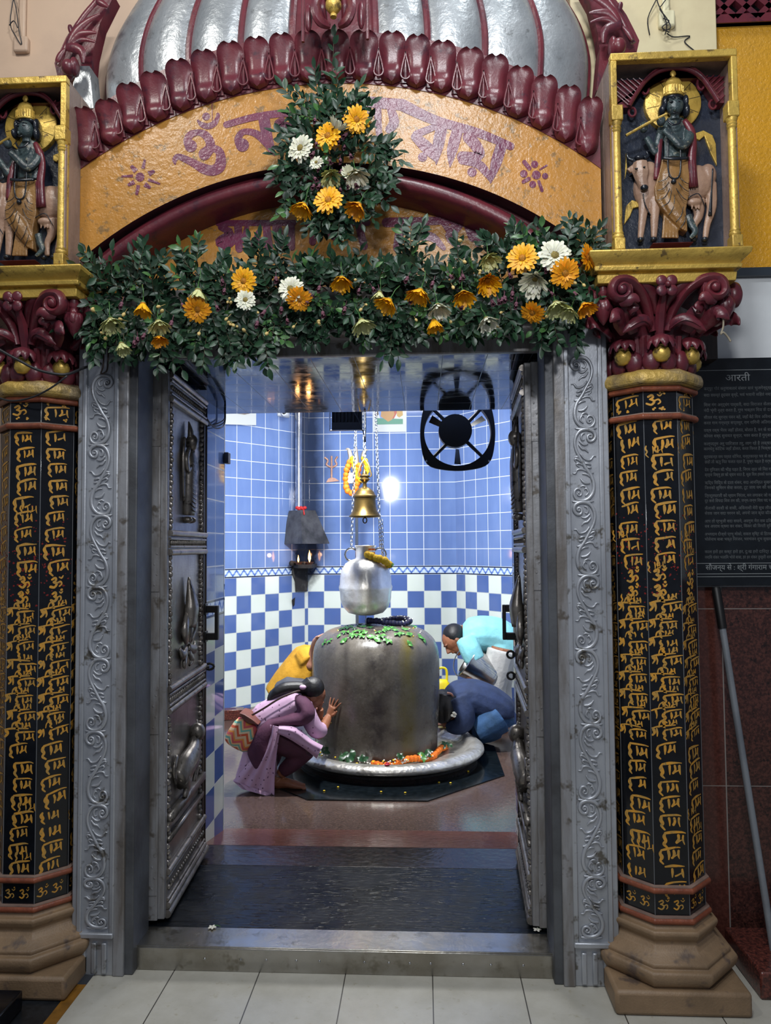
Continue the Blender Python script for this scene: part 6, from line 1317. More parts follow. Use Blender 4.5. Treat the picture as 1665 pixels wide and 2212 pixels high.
mb = MB(); fg.T(mb, [(480, 1330, -.01), (640, 1420, -.03), (890, 1510, -.01)], [.095, .086, .064]); fg.T(mb, [(895, 1500, -.01), (770, 1620, -.005), (660, 1715, .0)], [.062, .056, .040]); fg.T(mb, [(480, 1330, .14), (560, 1500, .16), (500, 1700, .16), (455, 1790, .14)], [.09, .078, .056, .04])
M['plum'] = mat('plum_cotton', '4d2638', .8, 0, '40202f', 14, bs=9, bst=.25, bd=.02); mb.build('leggings', M['plum'], wm, ang=180, remesh=.008, smooth=4)
t = NT('dusty_pink_cotton'); n1 = t.n('ShaderNodeTexVoronoi'); n1.inputs['Scale'].default_value = 34; t.l(t.coord(), n1.inputs[0])
t.set(t.mix(t.math('LESS_THAN', n1.outputs['Distance'], .17), t.mix(t.ramp(t.noise(6, 4), .4, .7), lin('c3a0bb'), lin('b08fa9')), lin('5d3f58')), .85); t.bump(t.noise(8, 2, .5), .3, .02); M['pinkc'] = t.mat
mb = MB()
fg.T(mb, [(350, 1240, .03), (450, 1240, .03), (600, 1150, .045), (760, 1060, .075), (850, 1000, .10)], [(.08, .085), (.112, .125), (.105, .125), (.10, .125), (.066, .075)], up=(0, 1, 0))
fg.T(mb, [(860, 1070, .03), (930, 1220, .03), (985, 1310, .06), (1035, 1310, .12)], [.060, .056, .056, .050]); fg.T(mb, [(870, 1060, .18), (940, 1180, .22), (985, 1190, .22)], [.06, .056, .05])
# skirt panels: behind to the floor and over the thigh
fg.T(mb, [(440, 1260, .03), (470, 1420, .03), (440, 1600, .03), (420, 1780, .03)], [(.12, .13), (.10, .12), (.115, .12), (.14, .12)], up=(0, 1, 0))
mb.build('tunic', M['pinkc'], wm, ang=180, remesh=.009, smooth=5)
def sheet(mb, rows, th=.006):   # draped cloth: rows of points, thickened
    mb.grid(rows); mb.grid([[p+V((0, th, 0)) for p in r] for r in rows])
    for a, b in ((rows[0], 1), (rows[-1], 1)): mb.grid([a, [p+V((0, th, 0)) for p in a]])
    mb.grid([[r[0] for r in rows], [r[0]+V((0, th, 0)) for r in rows]]); mb.grid([[r[-1] for r in rows], [r[-1]+V((0, th, 0)) for r in rows]])
def drape(L, R, n=12, dy=(-.1, -.1), wave=.012, wn=3, k=4, bulge=.03):
    Lp = smoothpath([V((x, y, d)) for x, y, d in L], k); Rp = smoothpath([V((x, y, d)) for x, y, d in R], k); out = []
    for i, (a, b) in enumerate(zip(Lp, Rp)):
        row = []
        for j in range(n+1):
            s_ = j/n; q = a+(b-a)*s_; row.append(fg.w(q.x, q.y, q.z-bulge*sin(pi*s_)+wave*sin(2*pi*wn*s_+i*.15)))
        out.append(row)
    return out
mb = MB(); sheet(mb, drape([(520, 1260, -.10), (480, 1450, -.11), (330, 1640, -.10), (190, 1800, -.07)], [(650, 1290, -.11), (620, 1450, -.13), (590, 1700, -.13), (585, 1935, -.12)], 16, wave=.012, wn=3.5))
sheet(mb, drape([(190, 1800, -.07), (280, 1880, -.09)], [(585, 1935, -.12), (560, 1955, -.13)], 16, wave=.012, wn=3.5, k=3))
sheet(mb, drape([(630, 1270, -.11), (800, 1290, -.12), (930, 1400, -.10), (1050, 1465, -.05)], [(620, 1350, -.125), (730, 1400, -.135), (890, 1505, -.11), (990, 1588, -.06)], 10, wave=.005, wn=2))
sheet(mb, drape([(640, 1270, .1), (800, 1290, .1), (930, 1400, .1), (1045, 1470, .08)], [(630, 1275, -.11), (800, 1295, -.12), (930, 1405, -.10), (1050, 1465, -.05)], 8, wave=.004, wn=2))
mb.build('tunic_skirt', M['pinkc'], wm, ang=180)
mb = MB()
fg.T(mb, [(835, 1010, .05), (880, 1085, .0), (890, 1155, -.02), (830, 1200, -.03), (690, 1225, -.05), (590, 1240, -.07), (530, 1260, -.08)], [(.030, .06), (.046, .09), (.058, .10), (.050, .10), (.034, .07), (.026, .05), (.03, .035)], up=(0, 1, 0))
fg.T(mb, [(560, 1245, -.08), (510, 1310, -.12), (450, 1420, -.13), (425, 1540, -.13), (450, 1680, -.12)], [(.028, .03), (.042, .03), (.055, .032), (.066, .03), (.03, .022)], up=(0, 1, 0))
mb.build('plum_shawl', mat('plum_shawl_cloth', '532c43', .85, 0, '45223a', 10, bs=7, bst=.35, bd=.03), wm, ang=180, remesh=.009, smooth=5)
mb = MB(); hR = Matrix(((1, 0, 0), (0, 1, 0), (0, 0, 1)))
u_ = V((.68, .05, .62)).normalized(); f_ = V((.62, .25, -.72)).normalized()
mb.ell(hc+u_*.036-f_*.034, (.074, .074, .074), 16, 12); fg.T(mb, [(930, 880, .08), (860, 910, .06), (780, 910, .05), (680, 920, .03), (600, 960, .01), (545, 1025, 0)], [.055, .04, .042, .042, .034, .010]); fg.T(mb, [(640, 930, .03), (570, 970, .02), (540, 1030, .01), (560, 1060, 0)], [.03, .026, .016, .004])
mb.build('hair', M['hair'], wm, ang=180, remesh=.006, smooth=2)
mb = MB(); fg.E(mb, 858, 905, .02, (.022, .02, .016)); mb.build('pale_hair_clip', M['pinkc'], wm)
mb = MB(); c_ = hw_-tipd.normalized()*.03; mb.tube([c_+(tipd.normalized().orthogonal().normalized()*cos(a)+tipd.normalized().cross(tipd.normalized().orthogonal().normalized())*sin(a))*.034 for a in [2*pi*i/14 for i in range(14)]], .003, 5, closed=True); mb.build('gold_bangle', M['gold'], wm)
# her bag
bg = thing('woven_shoulder_bag', 'zigzag woven shoulder bag with brown leather flap on the back of the crouching person', 'bag', fg.w(260, 1540, -.08))
t = NT('zigzag_weave'); s = t.n('ShaderNodeSeparateXYZ'); t.l(t.coord(), s.inputs[0])
r1 = t.math('ADD', t.math('MULTIPLY', s.outputs[0], .78), t.math('MULTIPLY', s.outputs[2], -.62)); r2 = t.math('ADD', t.math('MULTIPLY', s.outputs[0], .62), t.math('MULTIPLY', s.outputs[2], .78))
zz = t.math('MULTIPLY', t.math('ABSOLUTE', t.math('SUBTRACT', t.math('FRACT', t.math('DIVIDE', r1, .075)), .5)), .075); bnd = t.math('FRACT', t.math('DIVIDE', t.math('ADD', r2, zz), .115))
cr = t.n('ShaderNodeValToRGB'); cr.color_ramp.interpolation = 'CONSTANT'; els = cr.color_ramp.elements; els[0].color = lin('d8b48a'); els[1].position = .18; els[1].color = lin('c8552f')
for p_, c_ in ((.34, 'e0c49c'), (.48, '6fae98'), (.60, 'e2b27c'), (.72, 'cf5a58'), (.88, 'd98a3c')): e = els.new(p_); e.color = lin(c_)
t.l(bnd, cr.inputs[0]); t.set(cr.outputs[0], .85); t.bump(t.noise(90, 2), .3, .004)
mb = MB(); ol = [(250, 1160), (330, 1210), (440, 1275), (420, 1400), (345, 1555), (220, 1500), (140, 1450), (90, 1400), (160, 1290)]
rows = []
for q, sc_b in ((-.075, .0), (-.075, .55), (-.06, .85), (-.02, 1.0), (.02, 1.0), (.06, .85), (.075, .55), (.075, 0.)):
    rows.append([fg.w(265+(x-265)*max(sc_b, .02), 1365+(y-1365)*max(sc_b, .02), -.09+q) for x, y in ol])
mb.grid(rows, closed=True); mb.build('woven_body', t.mat, bg, ang=180, sub=1)
mb = MB(); mb.prism([fg.w(x, y, -.165) for x, y in ((250, 1150), (300, 1165), (380, 1215), (435, 1265), (405, 1262), (330, 1250), (275, 1200))], (0, .15, 0)); mb.build('leather_flap', mat('brown_leather', '6d3b2c', .5, 0, '5b3024', 20), bg, bevel=.004)
mb = MB(); mb.tube(smoothpath([fg.w(*q) for q in ((340, 1190, -.10), (480, 1110, -.09), (640, 1010, -.07), (800, 945, -.03), (850, 940, .05))]), .006, 6, flat=.5); mb.build('shoulder_strap', mat('dark_strap', '3a241e', .6), bg)
# ---------- kneeling person in navy jacket
fg = Fig(760, 1280, 4.3816, 3.02)
kn = thing('person', 'person in navy jacket and blue jeans kneeling, forehead lowered to the basin rim', 'person', V((.62, 3.05, 0)))
mb = MB(); hc = fg.w(900, 1120, -.06); head(mb, hc, V((-.35, -.25, -.9)), V((-.85, .1, .35)), .22)
fg.T(mb, [(960, 1040, -.02), (920, 1080, -.04)], [.055, .055]); fg.T(mb, [(1000, 1000, 0), (1150, 1010, .02), (1300, 1080, .02), (1380, 1150, .02)], [.10, .115, .12, .12])
fg.T(mb, [(1020, 1030, -.10), (1060, 1180, -.14), (1010, 1260, -.12), (930, 1255, -.08)], [.05, .045, .04, .03]); hand(mb, fg.w(940, 1235, -.08), V((-1, .1, .15)), V((0, 0, -1)), .15, .2, .15, 1)
fg.T(mb, [(1020, 1000, .14), (1000, 1150, .16), (930, 1250, .10)], [.05, .045, .03]); hand(mb, fg.w(930, 1250, .10), V((-1, -.2, .1)), V((0, 0, -1)), .15, .2, .15, -1)
fg.T(mb, [(1380, 1180, -.08), (1280, 1260, -.10), (1190, 1320, -.10)], [.10, .09, .075]); fg.T(mb, [(1190, 1335, -.10), (1300, 1310, -.06), (1410, 1290, -.05)], [.07, .06, .045]); fg.T(mb, [(1380, 1180, .14), (1190, 1310, .14), (1400, 1290, .14)], [.1, .075, .045])
for dy in (-.05, .14): fg.T(mb, [(1405, 1270, dy), (1435, 1310, dy), (1440, 1330, dy)], [.04, .035, .028])
mb.build('body', M['skin'], kn, ang=180, remesh=.007, smooth=2)
mb = MB(); fg.T(mb, [(1400, 1130, .02), (1370, 1190, .02)], [.15, .15]); fg.T(mb, [(1390, 1180, -.08), (1290, 1250, -.10), (1180, 1310, -.10)], [.125, .112, .092]); fg.T(mb, [(1180, 1330, -.10), (1300, 1320, -.06), (1400, 1300, -.05)], [.085, .075, .058]); fg.T(mb, [(1390, 1180, .14), (1190, 1310, .14), (1390, 1290, .14)], [.12, .09, .06])
mb.build('jeans', mat('blue_denim', '2b4f78', .85, 0, '21405f', 9, bs=16, bst=.30, bd=.025), kn, ang=180, remesh=.010, smooth=4)
mb = MB(); fg.T(mb, [(915, 1020, -.01), (1000, 985, .0), (1140, 985, .02), (1290, 1050, .02), (1400, 1120, .02), (1415, 1160, .02)], [(.075, .11), (.12, .18), (.135, .20), (.14, .19), (.13, .18), (.11, .16)], up=(0, 1, 0))
fg.T(mb, [(1010, 1000, -.13), (1065, 1150, -.17), (1060, 1230, -.16), (990, 1270, -.13), (915, 1255, -.09)], [.085, .078, .072, .060, .048]); fg.T(mb, [(1010, 1000, .16), (1000, 1150, .18), (930, 1240, .12)], [.08, .07, .05])
mb.build('navy_jacket', mat('navy_cotton', '1f2f52', .85, 0, '192744', 10, bs=13, bst=.30, bd=.03), kn, ang=180, remesh=.010, smooth=4)
mb = MB(); mb.ell(hc+V((-.03, .0, .035)), (.115, .12, .125), 16, 12); fg.T(mb, [(890, 1010, -.08), (850, 1120, -.12), (850, 1230, -.12)], [.10, .075, .03]); fg.T(mb, [(930, 1000, -.10), (915, 1110, -.15), (890, 1220, -.15)], [.07, .06, .02]); mb.build('hair', M['hair'], kn, ang=180, remesh=.008, smooth=3)
mb = MB(); c_ = fg.w(925, 985, -.13); mb.tube(smoothpath([fg.w(*q) for q in ((900, 950, -.16), (940, 960, -.16), (960, 1000, -.15), (965, 1030, -.14))]), .008, 6); mb.build('skin_toned_ear_edge', M['skinl'], kn)
mb = MB()
for X_, Y_ in ((965, 1140), (950, 1165), (985, 1150), (970, 1170)): mb.ell(fg.w(X_, Y_, -.21), (.013, .012, .010), 8, 6)
tag(mb.build('white_flowers', M['jasmine'], ang=180), 'white and yellow flowers held below the face of the kneeling person', 'flowers')
# ---------- man in turquoise tunic stooping over a steel bucket
fg = Fig(760, 1280, 4.3816, 3.72)
mn = thing('person', 'person in turquoise tunic and pale trousers stooping over a steel bucket', 'person', V((.88, 3.75, 0)))
mb = MB(); hc = fg.w(975, 452, 0); Rm = head(mb, hc, V((-.62, -.28, -.72)), V((-.60, .05, .72)), .235)
fg.T(mb, [(1010, 440, .0), (1060, 420, .01)], [.062, .066]); fg.T(mb, [(1060, 420, .02), (1200, 390, .03), (1330, 400, .04), (1430, 450, .05)], [.10, .13, .14, .14])
fg.T(mb, [(1080, 470, -.12), (1150, 620, -.16), (1200, 690, -.16), (1185, 750, -.17), (1125, 830, -.16)], [.055, .048, .042, .038, .030]); hand(mb, fg.w(1135, 815, -.16), V((-.5, -.1, -.8)), V((.5, .3, -.3)), .17, .4, .15, 1)
fg.T(mb, [(1080, 450, .16), (1130, 600, .18), (1200, 760, .12)], [.05, .045, .032]); hand(mb, fg.w(1195, 750, .12), V((-.2, -.3, -.8)), V((-.5, 0, -.3)), .17, .5, .1, -1)
hp = fg.w(1420, 520, .05)
for dy, fx in ((-.10, 1340), (.12, 1400)):
    k0, k1 = fg.w(1420, 520, dy), fg.w(fx, 900, dy); ft = V((k1.x+.02, k1.y, .05)); mb.tube([k0, (k0+k1)/2, k1, (k1+ft)/2, ft], [.095, .085, .06, .055, .038], 12); mb.tube([V((ft.x+.05, ft.y, .035)), V((ft.x-.05, ft.y-.02, .035)), V((ft.x-.17, ft.y-.05, .022))], [.035, .042, .025], 10)
mb.build('body', M['skin'], mn, ang=180, remesh=.007, smooth=2)
mb = MB()
for dy, fx in ((-.10, 1340), (.12, 1400)):
    k0, k1 = fg.w(1420, 540, dy), fg.w(fx, 900, dy); ft = V((k1.x+.02, k1.y, .10)); mb.tube([k0, (k0+k1)/2, k1, (k1+ft)/2, ft], [.125, .115, .10, .095, .085], 14)
mb.build('pale_trousers', mat('off_white_cotton', 'b9b8b4', .85, 0, 'a5a5a4', 8, bs=12, bst=.30, bd=.03), mn, ang=180, remesh=.011, smooth=4)
mb = MB(); fg.T(mb, [(1045, 400, .02), (1110, 400, .02), (1220, 390, .03), (1340, 400, .04), (1425, 450, .05), (1430, 560, .05), (1425, 640, .05)], [(.085, .10), (.145, .18), (.155, .19), (.155, .18), (.155, .18), (.155, .185), (.16, .19)], up=(0, 1, 0))
fg.T(mb, [(1080, 440, -.12), (1120, 540, -.16), (1165, 640, -.17)], [.088, .090, .085]); fg.T(mb, [(1080, 440, .16), (1130, 600, .18)], [.085, .08])
fg.T(mb, [(1420, 520, -.10), (1370, 640, -.13), (1345, 775, -.14)], [(.08, .03), (.085, .025), (.085, .018)], up=(0, 1, 0))
mb.build('turquoise_tunic', mat('turquoise_cotton', '86c9cf', .85, 0, '79bcc4', 8, bs=11, bst=.30, bd=.03), mn, ang=180, remesh=.010, smooth=4)
mb = MB(); u_ = V((-.60, .05, .72)).normalized(); f_ = V((-.62, -.28, -.72)).normalized(); mb.ell(hc+u_*.035-f_*.025, (.098, .098, .098), 16, 12); mb.build('short_hair', M['hair'], mn, ang=180)
bk = fg.w(1225, 735, -.12); bkt = thing('steel_bucket', 'tilted steel bucket in the hands of the stooping person', 'bucket', bk)
mb = MB(); R = Matrix.Rotation(rad(62), 3, 'Y') @ Matrix.Rotation(rad(10), 3, 'X'); mb.lathe([(0, -.12), (.10, -.12), (.115, -.09), (.135, .08), (.148, .13), (.156, .135), (.152, .14), (.140, .128), (.105, -.09), (0, -.10)], 28, c=bk, R=Matrix.Rotation(rad(-55), 3, 'Y')); mb.build('bucket_body', M['steelclean'], bkt, ang=40)
mb = MB(); q = Matrix.Rotation(rad(-55), 3, 'Y'); mb.tube([bk+q@V((.150*cos(a), .150*sin(a)*.4-.02, .135+.10*sin(a))) for a in [pi*i/12 for i in range(13)]], .005, 6); mb.build('bail_handle', M['steelclean'], bkt)
# ---------- person in yellow shirt behind the pillar
fg = Fig(460, 1280, 4.4235, 3.22)
ye = thing('person', 'person in mustard yellow shirt behind the stone pillar, hand laid on its top', 'person', V((-.46, 3.3, 0)))
mb = MB(); hc = fg.w(1060, 690, .05); head(mb, hc, V((.7, -.5, -.5)), V((.5, -.1, .8)), .22); fg.T(mb, [(960, 680, .06), (1020, 690, .05)], [.06, .06])
fg.T(mb, [(700, 960, .05), (800, 820, .05), (920, 690, .05)], [.12, .13, .11])
sh = fg.w(890, 620, -.02); mb.tube(smoothpath([sh, fg.w(925, 690, -.08), fg.w(950, 640, -.10), fg.w(965, 540, -.14), fg.w(985, 460, -.22)]), lerpl([.05, .045, .040, .034, .028], 17), 12)
wq = fg.w(985, 462, -.22); tq = V((LX-.20, LY+.0, lz(.21)+.02)); fg.T(mb, [(985, 465, -.22), (1005, 440, -.26)], [.028, .026]); wq = fg.w(1008, 436, -.27); hand(mb, wq, fg.w(1130, 378, -.38)-wq, V((.1, 0, -1)), .19, .12, .12, 1)
for dy in (-.06, .12):
    k0 = fg.w(690, 960, dy); kk = V((k0.x+.16, k0.y-.1, .48)); ft = V((k0.x-.02, k0.y, .05)); mb.tube([k0, (k0+kk)/2, kk, (kk+ft)/2, ft], [.09, .08, .06, .055, .036], 12); mb.tube([V((ft.x-.04, ft.y, .035)), V((ft.x+.16, ft.y-.03, .024))], [.038, .026], 10)
mb.build('body', M['skinl'], ye, ang=180, remesh=.007, smooth=2)
mb = MB(); fg.T(mb, [(625, 1000, .05), (730, 870, .05), (830, 760, .05), (910, 650, .05), (960, 640, .06)], [(.13, .15), (.145, .17), (.155, .18), (.145, .17), (.08, .09)], up=(0, 1, 0)); fg.T(mb, [(880, 590, -.03), (900, 640, -.07), (925, 680, -.10)], [.092, .086, .078])
mb.build('mustard_shirt', mat('mustard_cotton', 'c99425', .85, 0, 'b5841c', 8, bs=12, bst=.30, bd=.03), ye, ang=180, remesh=.010, smooth=4)
mb = MB()
for dy in (-.06, .12):
    k0 = fg.w(690, 960, dy); kk = V((k0.x+.16, k0.y-.1, .48)); ft = V((k0.x-.02, k0.y, .09)); mb.tube([k0, (k0+kk)/2, kk, (kk+ft)/2, ft], [.115, .10, .08, .075, .06], 14)
mb.build('trousers', mat('grey_trousers', '4a4d55', .85), ye, ang=180, remesh=.011, smooth=3)
mb = MB(); mb.ell(hc+V((-.03, .01, .035)), (.10, .10, .10), 14, 10); mb.build('hair', M['hair'], ye, ang=180)
# ============================================================ leaf garland over the door and hanging bouquet
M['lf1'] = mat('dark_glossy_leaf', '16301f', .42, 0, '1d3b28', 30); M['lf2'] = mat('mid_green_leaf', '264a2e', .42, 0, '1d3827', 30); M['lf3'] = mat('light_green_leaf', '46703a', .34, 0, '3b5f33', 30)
M['twig'] = mat('green_brown_twig', '3f3a26', .6)
rg = random.Random(21)
def leafmesh(mb, b, d, nrm, L, W, m):
    d = d.normalized(); nrm = (nrm-d*nrm.dot(d)); nrm = nrm.normalized() if nrm.length > 1e-4 else d.orthogonal().normalized(); s_ = d.cross(nrm); rows = []
    bend = rg.uniform(-.25, .35)
    for t_, w_ in ((0, .08), (.22, .72), (.5, 1.), (.78, .66), (1, .03)):
        c_ = b+d*L*t_-nrm*(bend*L*t_*t_); rows.append([c_-s_*W*w_*.5+nrm*W*.16*w_, c_, c_+s_*W*w_*.5+nrm*W*.16*w_])
    mb.grid(rows, m)
def sprig(mb, b, d, L, n, dark=0, lw=1.):
    d = d.normalized(); sag = V((0, 0, -1))*rg.uniform(.1, .45); pts = []; p = b.copy(); dd = d.copy()
    for i in range(7): pts.append(p.copy()); dd = (dd+sag*.12+V((rg.uniform(-1, 1), rg.uniform(-1, 1), rg.uniform(-1, 1)))*.06).normalized(); p = p+dd*(L/6)
    mb.tube(pts, lerpl([.0017, .0008], 7), 4, 3)
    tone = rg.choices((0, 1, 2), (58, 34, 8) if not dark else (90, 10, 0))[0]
    for i in range(n):
        t_ = .12+.88*i/(n-1); k_ = min(int(t_*6), 5); q = pts[k_]+(pts[k_+1]-pts[k_])*(t_*6-k_); ax = (pts[k_+1]-pts[k_]).normalized()
        view = V((rg.uniform(-.7, .7), -1, rg.uniform(-.4, .8))).normalized(); sd = ax.cross(view).normalized()*(1 if i % 2 else -1)
        ld = (ax*rg.uniform(.35, .9)+sd*rg.uniform(.6, 1.1)+V((0, rg.uniform(-.3, .2), 0))) if i < n-1 else ax
        m = tone if rg.random() < .75 else rg.choices((0, 1, 2), (60, 32, 8))[0]
        leafmesh(mb, q, ld, view, rg.uniform(.028, .046)*lw, rg.uniform(.015, .023)*lw, m)
lm = [M['lf1'], M['lf2'], M['lf3'], M['twig']]
gar = thing('flower_garland', 'thick leafy garland with gerberas and small buds draped along the door head', 'garland', P(735, 640, -.06))
top_e = [(165, 600), (200, 575), (240, 550), (300, 545), (345, 560), (365, 610), (400, 560), (430, 545), (470, 585), (520, 580), (560, 555), (600, 550), (680, 555), (760, 560), (820, 565), (880, 535), (905, 545), (940, 580), (985, 560), (1020, 580), (1060, 560), (1090, 500), (1130, 490), (1180, 490), (1240, 475), (1285, 500), (1300, 640)]
bot_e = [(165, 650), (185, 710), (215, 770), (260, 780), (300, 775), (345, 790), (375, 800), (400, 745), (430, 780), (470, 775), (520, 785), (560, 780), (600, 745), (640, 735), (700, 740), (760, 730), (800, 745), (850, 765), (880, 740), (930, 715), (1000, 735), (1060, 735), (1090, 720), (1110, 705), (1150, 730), (1190, 745), (1235, 740), (1265, 690), (1300, 670)]
def edge(e, x):
    for (x0, y0), (x1, y1) in zip(e[:-1], e[1:]):
        if x0 <= x <= x1: return y0+(y1-y0)*(x-x0)/max(x1-x0, 1e-6)
    return e[-1][1]
mb = MB()
for i in range(150):       # deep inner layer, shade within the garland put into darker leaf tones
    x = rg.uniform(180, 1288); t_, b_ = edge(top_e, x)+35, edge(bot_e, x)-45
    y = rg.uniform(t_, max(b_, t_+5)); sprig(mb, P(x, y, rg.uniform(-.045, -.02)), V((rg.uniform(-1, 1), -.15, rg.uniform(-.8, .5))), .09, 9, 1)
for i in range(500):
    x = rg.uniform(168, 1295); t_, b_ = edge(top_e, x), edge(bot_e, x); f_ = rg.random(); y = t_+(b_-t_)*(.22+.56*f_)
    up = (y < t_+(b_-t_)*.42); L = rg.uniform(.07, .125); vz = rg.uniform(.25, 1.1) if up else rg.uniform(-1.2, -.1)
    lim = (y-t_)/640. if up else (b_-y)/640.; L = min(L, max(.045, lim*1.15)) if abs(vz) > .5 else L
    sprig(mb, P(x, y, rg.uniform(-.10, -.03)), V((rg.uniform(-1, 1), rg.uniform(-.55, -.05), vz)), L, rg.randint(6, 10))
for x, y, dx, dz, L in ((880, 545, -.15, 1, .09), (905, 540, .2, 1, .08), (985, 575, .1, 1, .08), (430, 570, .1, 1, .09), (410, 590, -.5, 1, .07), (455, 600, .6, 1, .09), (555, 560, -.1, 1, .07), (600, 555, .2, 1, .06), (1120, 560, -.2, 1, .11), (1165, 560, 0, 1, .11), (1230, 545, .1, 1, .11), (1265, 560, .2, 1, .11), (1090, 560, -.6, 1, .10), (225, 600, -.4, 1, .1), (290, 590, .3, 1, .1), (330, 600, .5, 1, .09),
                          (365, 700, .1, -1, .16), (350, 720, -.1, -1, .12), (220, 720, -.2, -1, .10), (270, 720, .2, -1, .10), (440, 720, -.1, -1, .13), (500, 720, .1, -1, .13), (560, 720, .1, -1, .12), (850, 690, 0, -1, .14), (840, 700, -.2, -1, .12), (790, 680, .1, -1, .1), (1110, 660, 0, -1, .10), (1190, 670, .1, -1, .12), (1235, 680, .1, -1, .12), (1172, 690, -.1, -1, .10), (650, 690, .2, -1, .09), (945, 670, 0, -1, .07)):
    for q in range(2): sprig(mb, P(x+rg.uniform(-8, 8), y, rg.uniform(-.13, -.06)), V((dx+rg.uniform(-.15, .15), -.12, dz)), L*rg.uniform(.9, 1.1), 10)
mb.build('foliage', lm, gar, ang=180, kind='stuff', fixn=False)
bq = thing('hanging_bouquet', 'leafy bouquet with gerberas hung on the middle of the painted arch', 'bouquet', P(720, 340, -.06))
mb = MB(); c0 = P(720, 350, -.05)
for i in range(120):
    a = rg.uniform(0, 2*pi); r_ = sqrt(rg.random()); x = 725+95*r_*cos(a); y = 355+115*r_*sin(a)
    d = V(((x-725)/95*1.1+rg.uniform(-.4, .4), rg.uniform(-.6, -.05), -(y-350)/115+rg.uniform(-.4, .4))); sprig(mb, P(x, y, rg.uniform(-.12, -.03)), d, rg.uniform(.05, .085), rg.randint(6, 9))
for x, y, x2, y2 in ((715, 240, 710, 85), (700, 250, 640, 190), (690, 260, 620, 235), (730, 240, 735, 150), (745, 250, 775, 185), (760, 260, 800, 220), (690, 220, 672, 150), (670, 260, 610, 190), (650, 330, 590, 320), (650, 400, 600, 440), (640, 370, 590, 380), (780, 310, 850, 300), (800, 330, 870, 345), (800, 360, 855, 400), (700, 450, 690, 500), (740, 440, 750, 525), (760, 430, 790, 480), (720, 440, 720, 490), (780, 400, 850, 430), (800, 320, 862, 318), (660, 300, 600, 275), (735, 460, 738, 520), (650, 430, 605, 465)):
    a_, b_ = P(x, y, -.07), P(x2, y2, -.11); sprig(mb, a_, b_-a_, (b_-a_).length, 11, lw=1.05)
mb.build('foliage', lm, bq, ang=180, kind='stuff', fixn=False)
# ---- gerberas
def petalmesh(mb, a, el, L, W, r0, m, curl=.15):
    d = V((cos(a)*cos(el), sin(a)*cos(el), sin(el))); up = V((-cos(a)*sin(el), -sin(a)*sin(el), cos(el))); s_ = V((-sin(a), cos(a), 0)); b = V((cos(a)*r0, sin(a)*r0, 0)); rows = []
    for t_, w_ in ((0, .45), (.35, .9), (.7, 1.), (.92, .7), (1, .2)):
        c_ = b+d*L*t_-up*(curl*L*t_*t_); rows.append([c_-s_*W*w_*.5+up*W*.12*w_, c_, c_+s_*W*w_*.5+up*W*.12*w_])
    mb.grid(rows, m)
GM = {'yellow': mat('yellow_petal_gerbera', 'f6bb14', .5, 0, 'f0a80e', 60), 'orange': mat('amber_petal_gerbera', 'f5ab14', .5, 0, 'ea9a10', 60), 'white': mat('ivory_petal_gerbera', 'e4e3d2', .5, 0, 'd6d6bd', 60), 'cream': mat('greenish_cream_petal', 'd4d59c', .5, 0, 'c3c987', 60)}
for q_ in GM.values(): q_.node_tree.nodes['Principled BSDF'].inputs['Subsurface Weight'].default_value = .35; q_.node_tree.nodes['Principled BSDF'].inputs['Subsurface Radius'].default_value = (.02, .015, .005)
CMt = {'yellow': mat('amber_floret', 'c07a10', .7, 0, '7c5a14', 90), 'white': mat('olive_floret', '8a7a3a', .7, 0, '6a5a2c', 90)}
CMt['orange'] = CMt['yellow']; CMt['cream'] = CMt['white']
protos = {}
def gproto(col, kind):
    rr = random.Random(hash(col) % 7+len(kind)); mb = MB()
    els = {'open': (.12, .35, .62), 'half': (.72, .88, 1.05), 'droop': (.95, 1.08, 1.2)}[kind]; n_ = 20
    for lay, (el, Lr, nn) in enumerate(zip(els, (1., .86, .5), (n_, n_-3, 14))):
        for i in range(nn):
            if rr.random() < .06: continue
            petalmesh(mb, 2*pi*(i+.5*lay)/nn+rr.uniform(-.08, .08), el+rr.uniform(-.12, .10), .036*(1 if kind == 'open' else 1.3)*Lr*rr.uniform(.9, 1.08), .0115 if lay < 2 else .006, .007-.001*lay, 0, .16 if kind == 'open' else -.12)
    petals = mb; cb = MB(); cb.ell((0, 0, .001), (.0105, .0105, .006), 14, 8)
    for i in range(26): a = i*2.4; r_ = .0105*sqrt(i/26); cb.ell((r_*cos(a), r_*sin(a), .006-.003*(r_/.01)**2), .0017, 5, 4)
    kb = MB(); kb.lathe([(.0015, -.03), (.002, -.012), (.008, -.006), (.010, .001), (.007, .003)], 10)
    kb.tube([V((0, 0, -.028)), V((.004, .002, -.045)), V((.0, .006, -.07))], .0017, 5)
    return petals, cb, kb
def put_flower(px, py, Y, col, kind, sc, face, label, group):
    key = (col, kind); loc = P(px, py, Y); o = bpy.data.objects.new('gerbera', None); COL.objects.link(o); o.empty_display_size = .02
    if key not in protos:
        a, b, c_ = gproto(col, kind)
        kids = [a.build('petals', GM[col], local=True, ang=180, fixn=False), b.build('flower_centre', CMt[col], local=True, ang=180), c_.build('calyx', M['lf3'], local=True, ang=180)]; protos[key] = kids
    else:
        kids = []
        for q in protos[key]: n_ = q.copy(); COL.objects.link(n_); kids.append(n_)
    for q in kids: q.parent = o
    o.location = loc; o.rotation_mode = 'QUATERNION'; face = face if kind == 'open' or sc < .6 else (face[0], face[1]*.5, face[2]); f = V(face).normalized(); o.rotation_quaternion = f.to_track_quat('Z', 'Y') @ Euler((0, 0, rg.uniform(0, 6))).to_quaternion(); o.scale = (sc*1.12,)*3
    tag(o, label, 'flower', group); return o
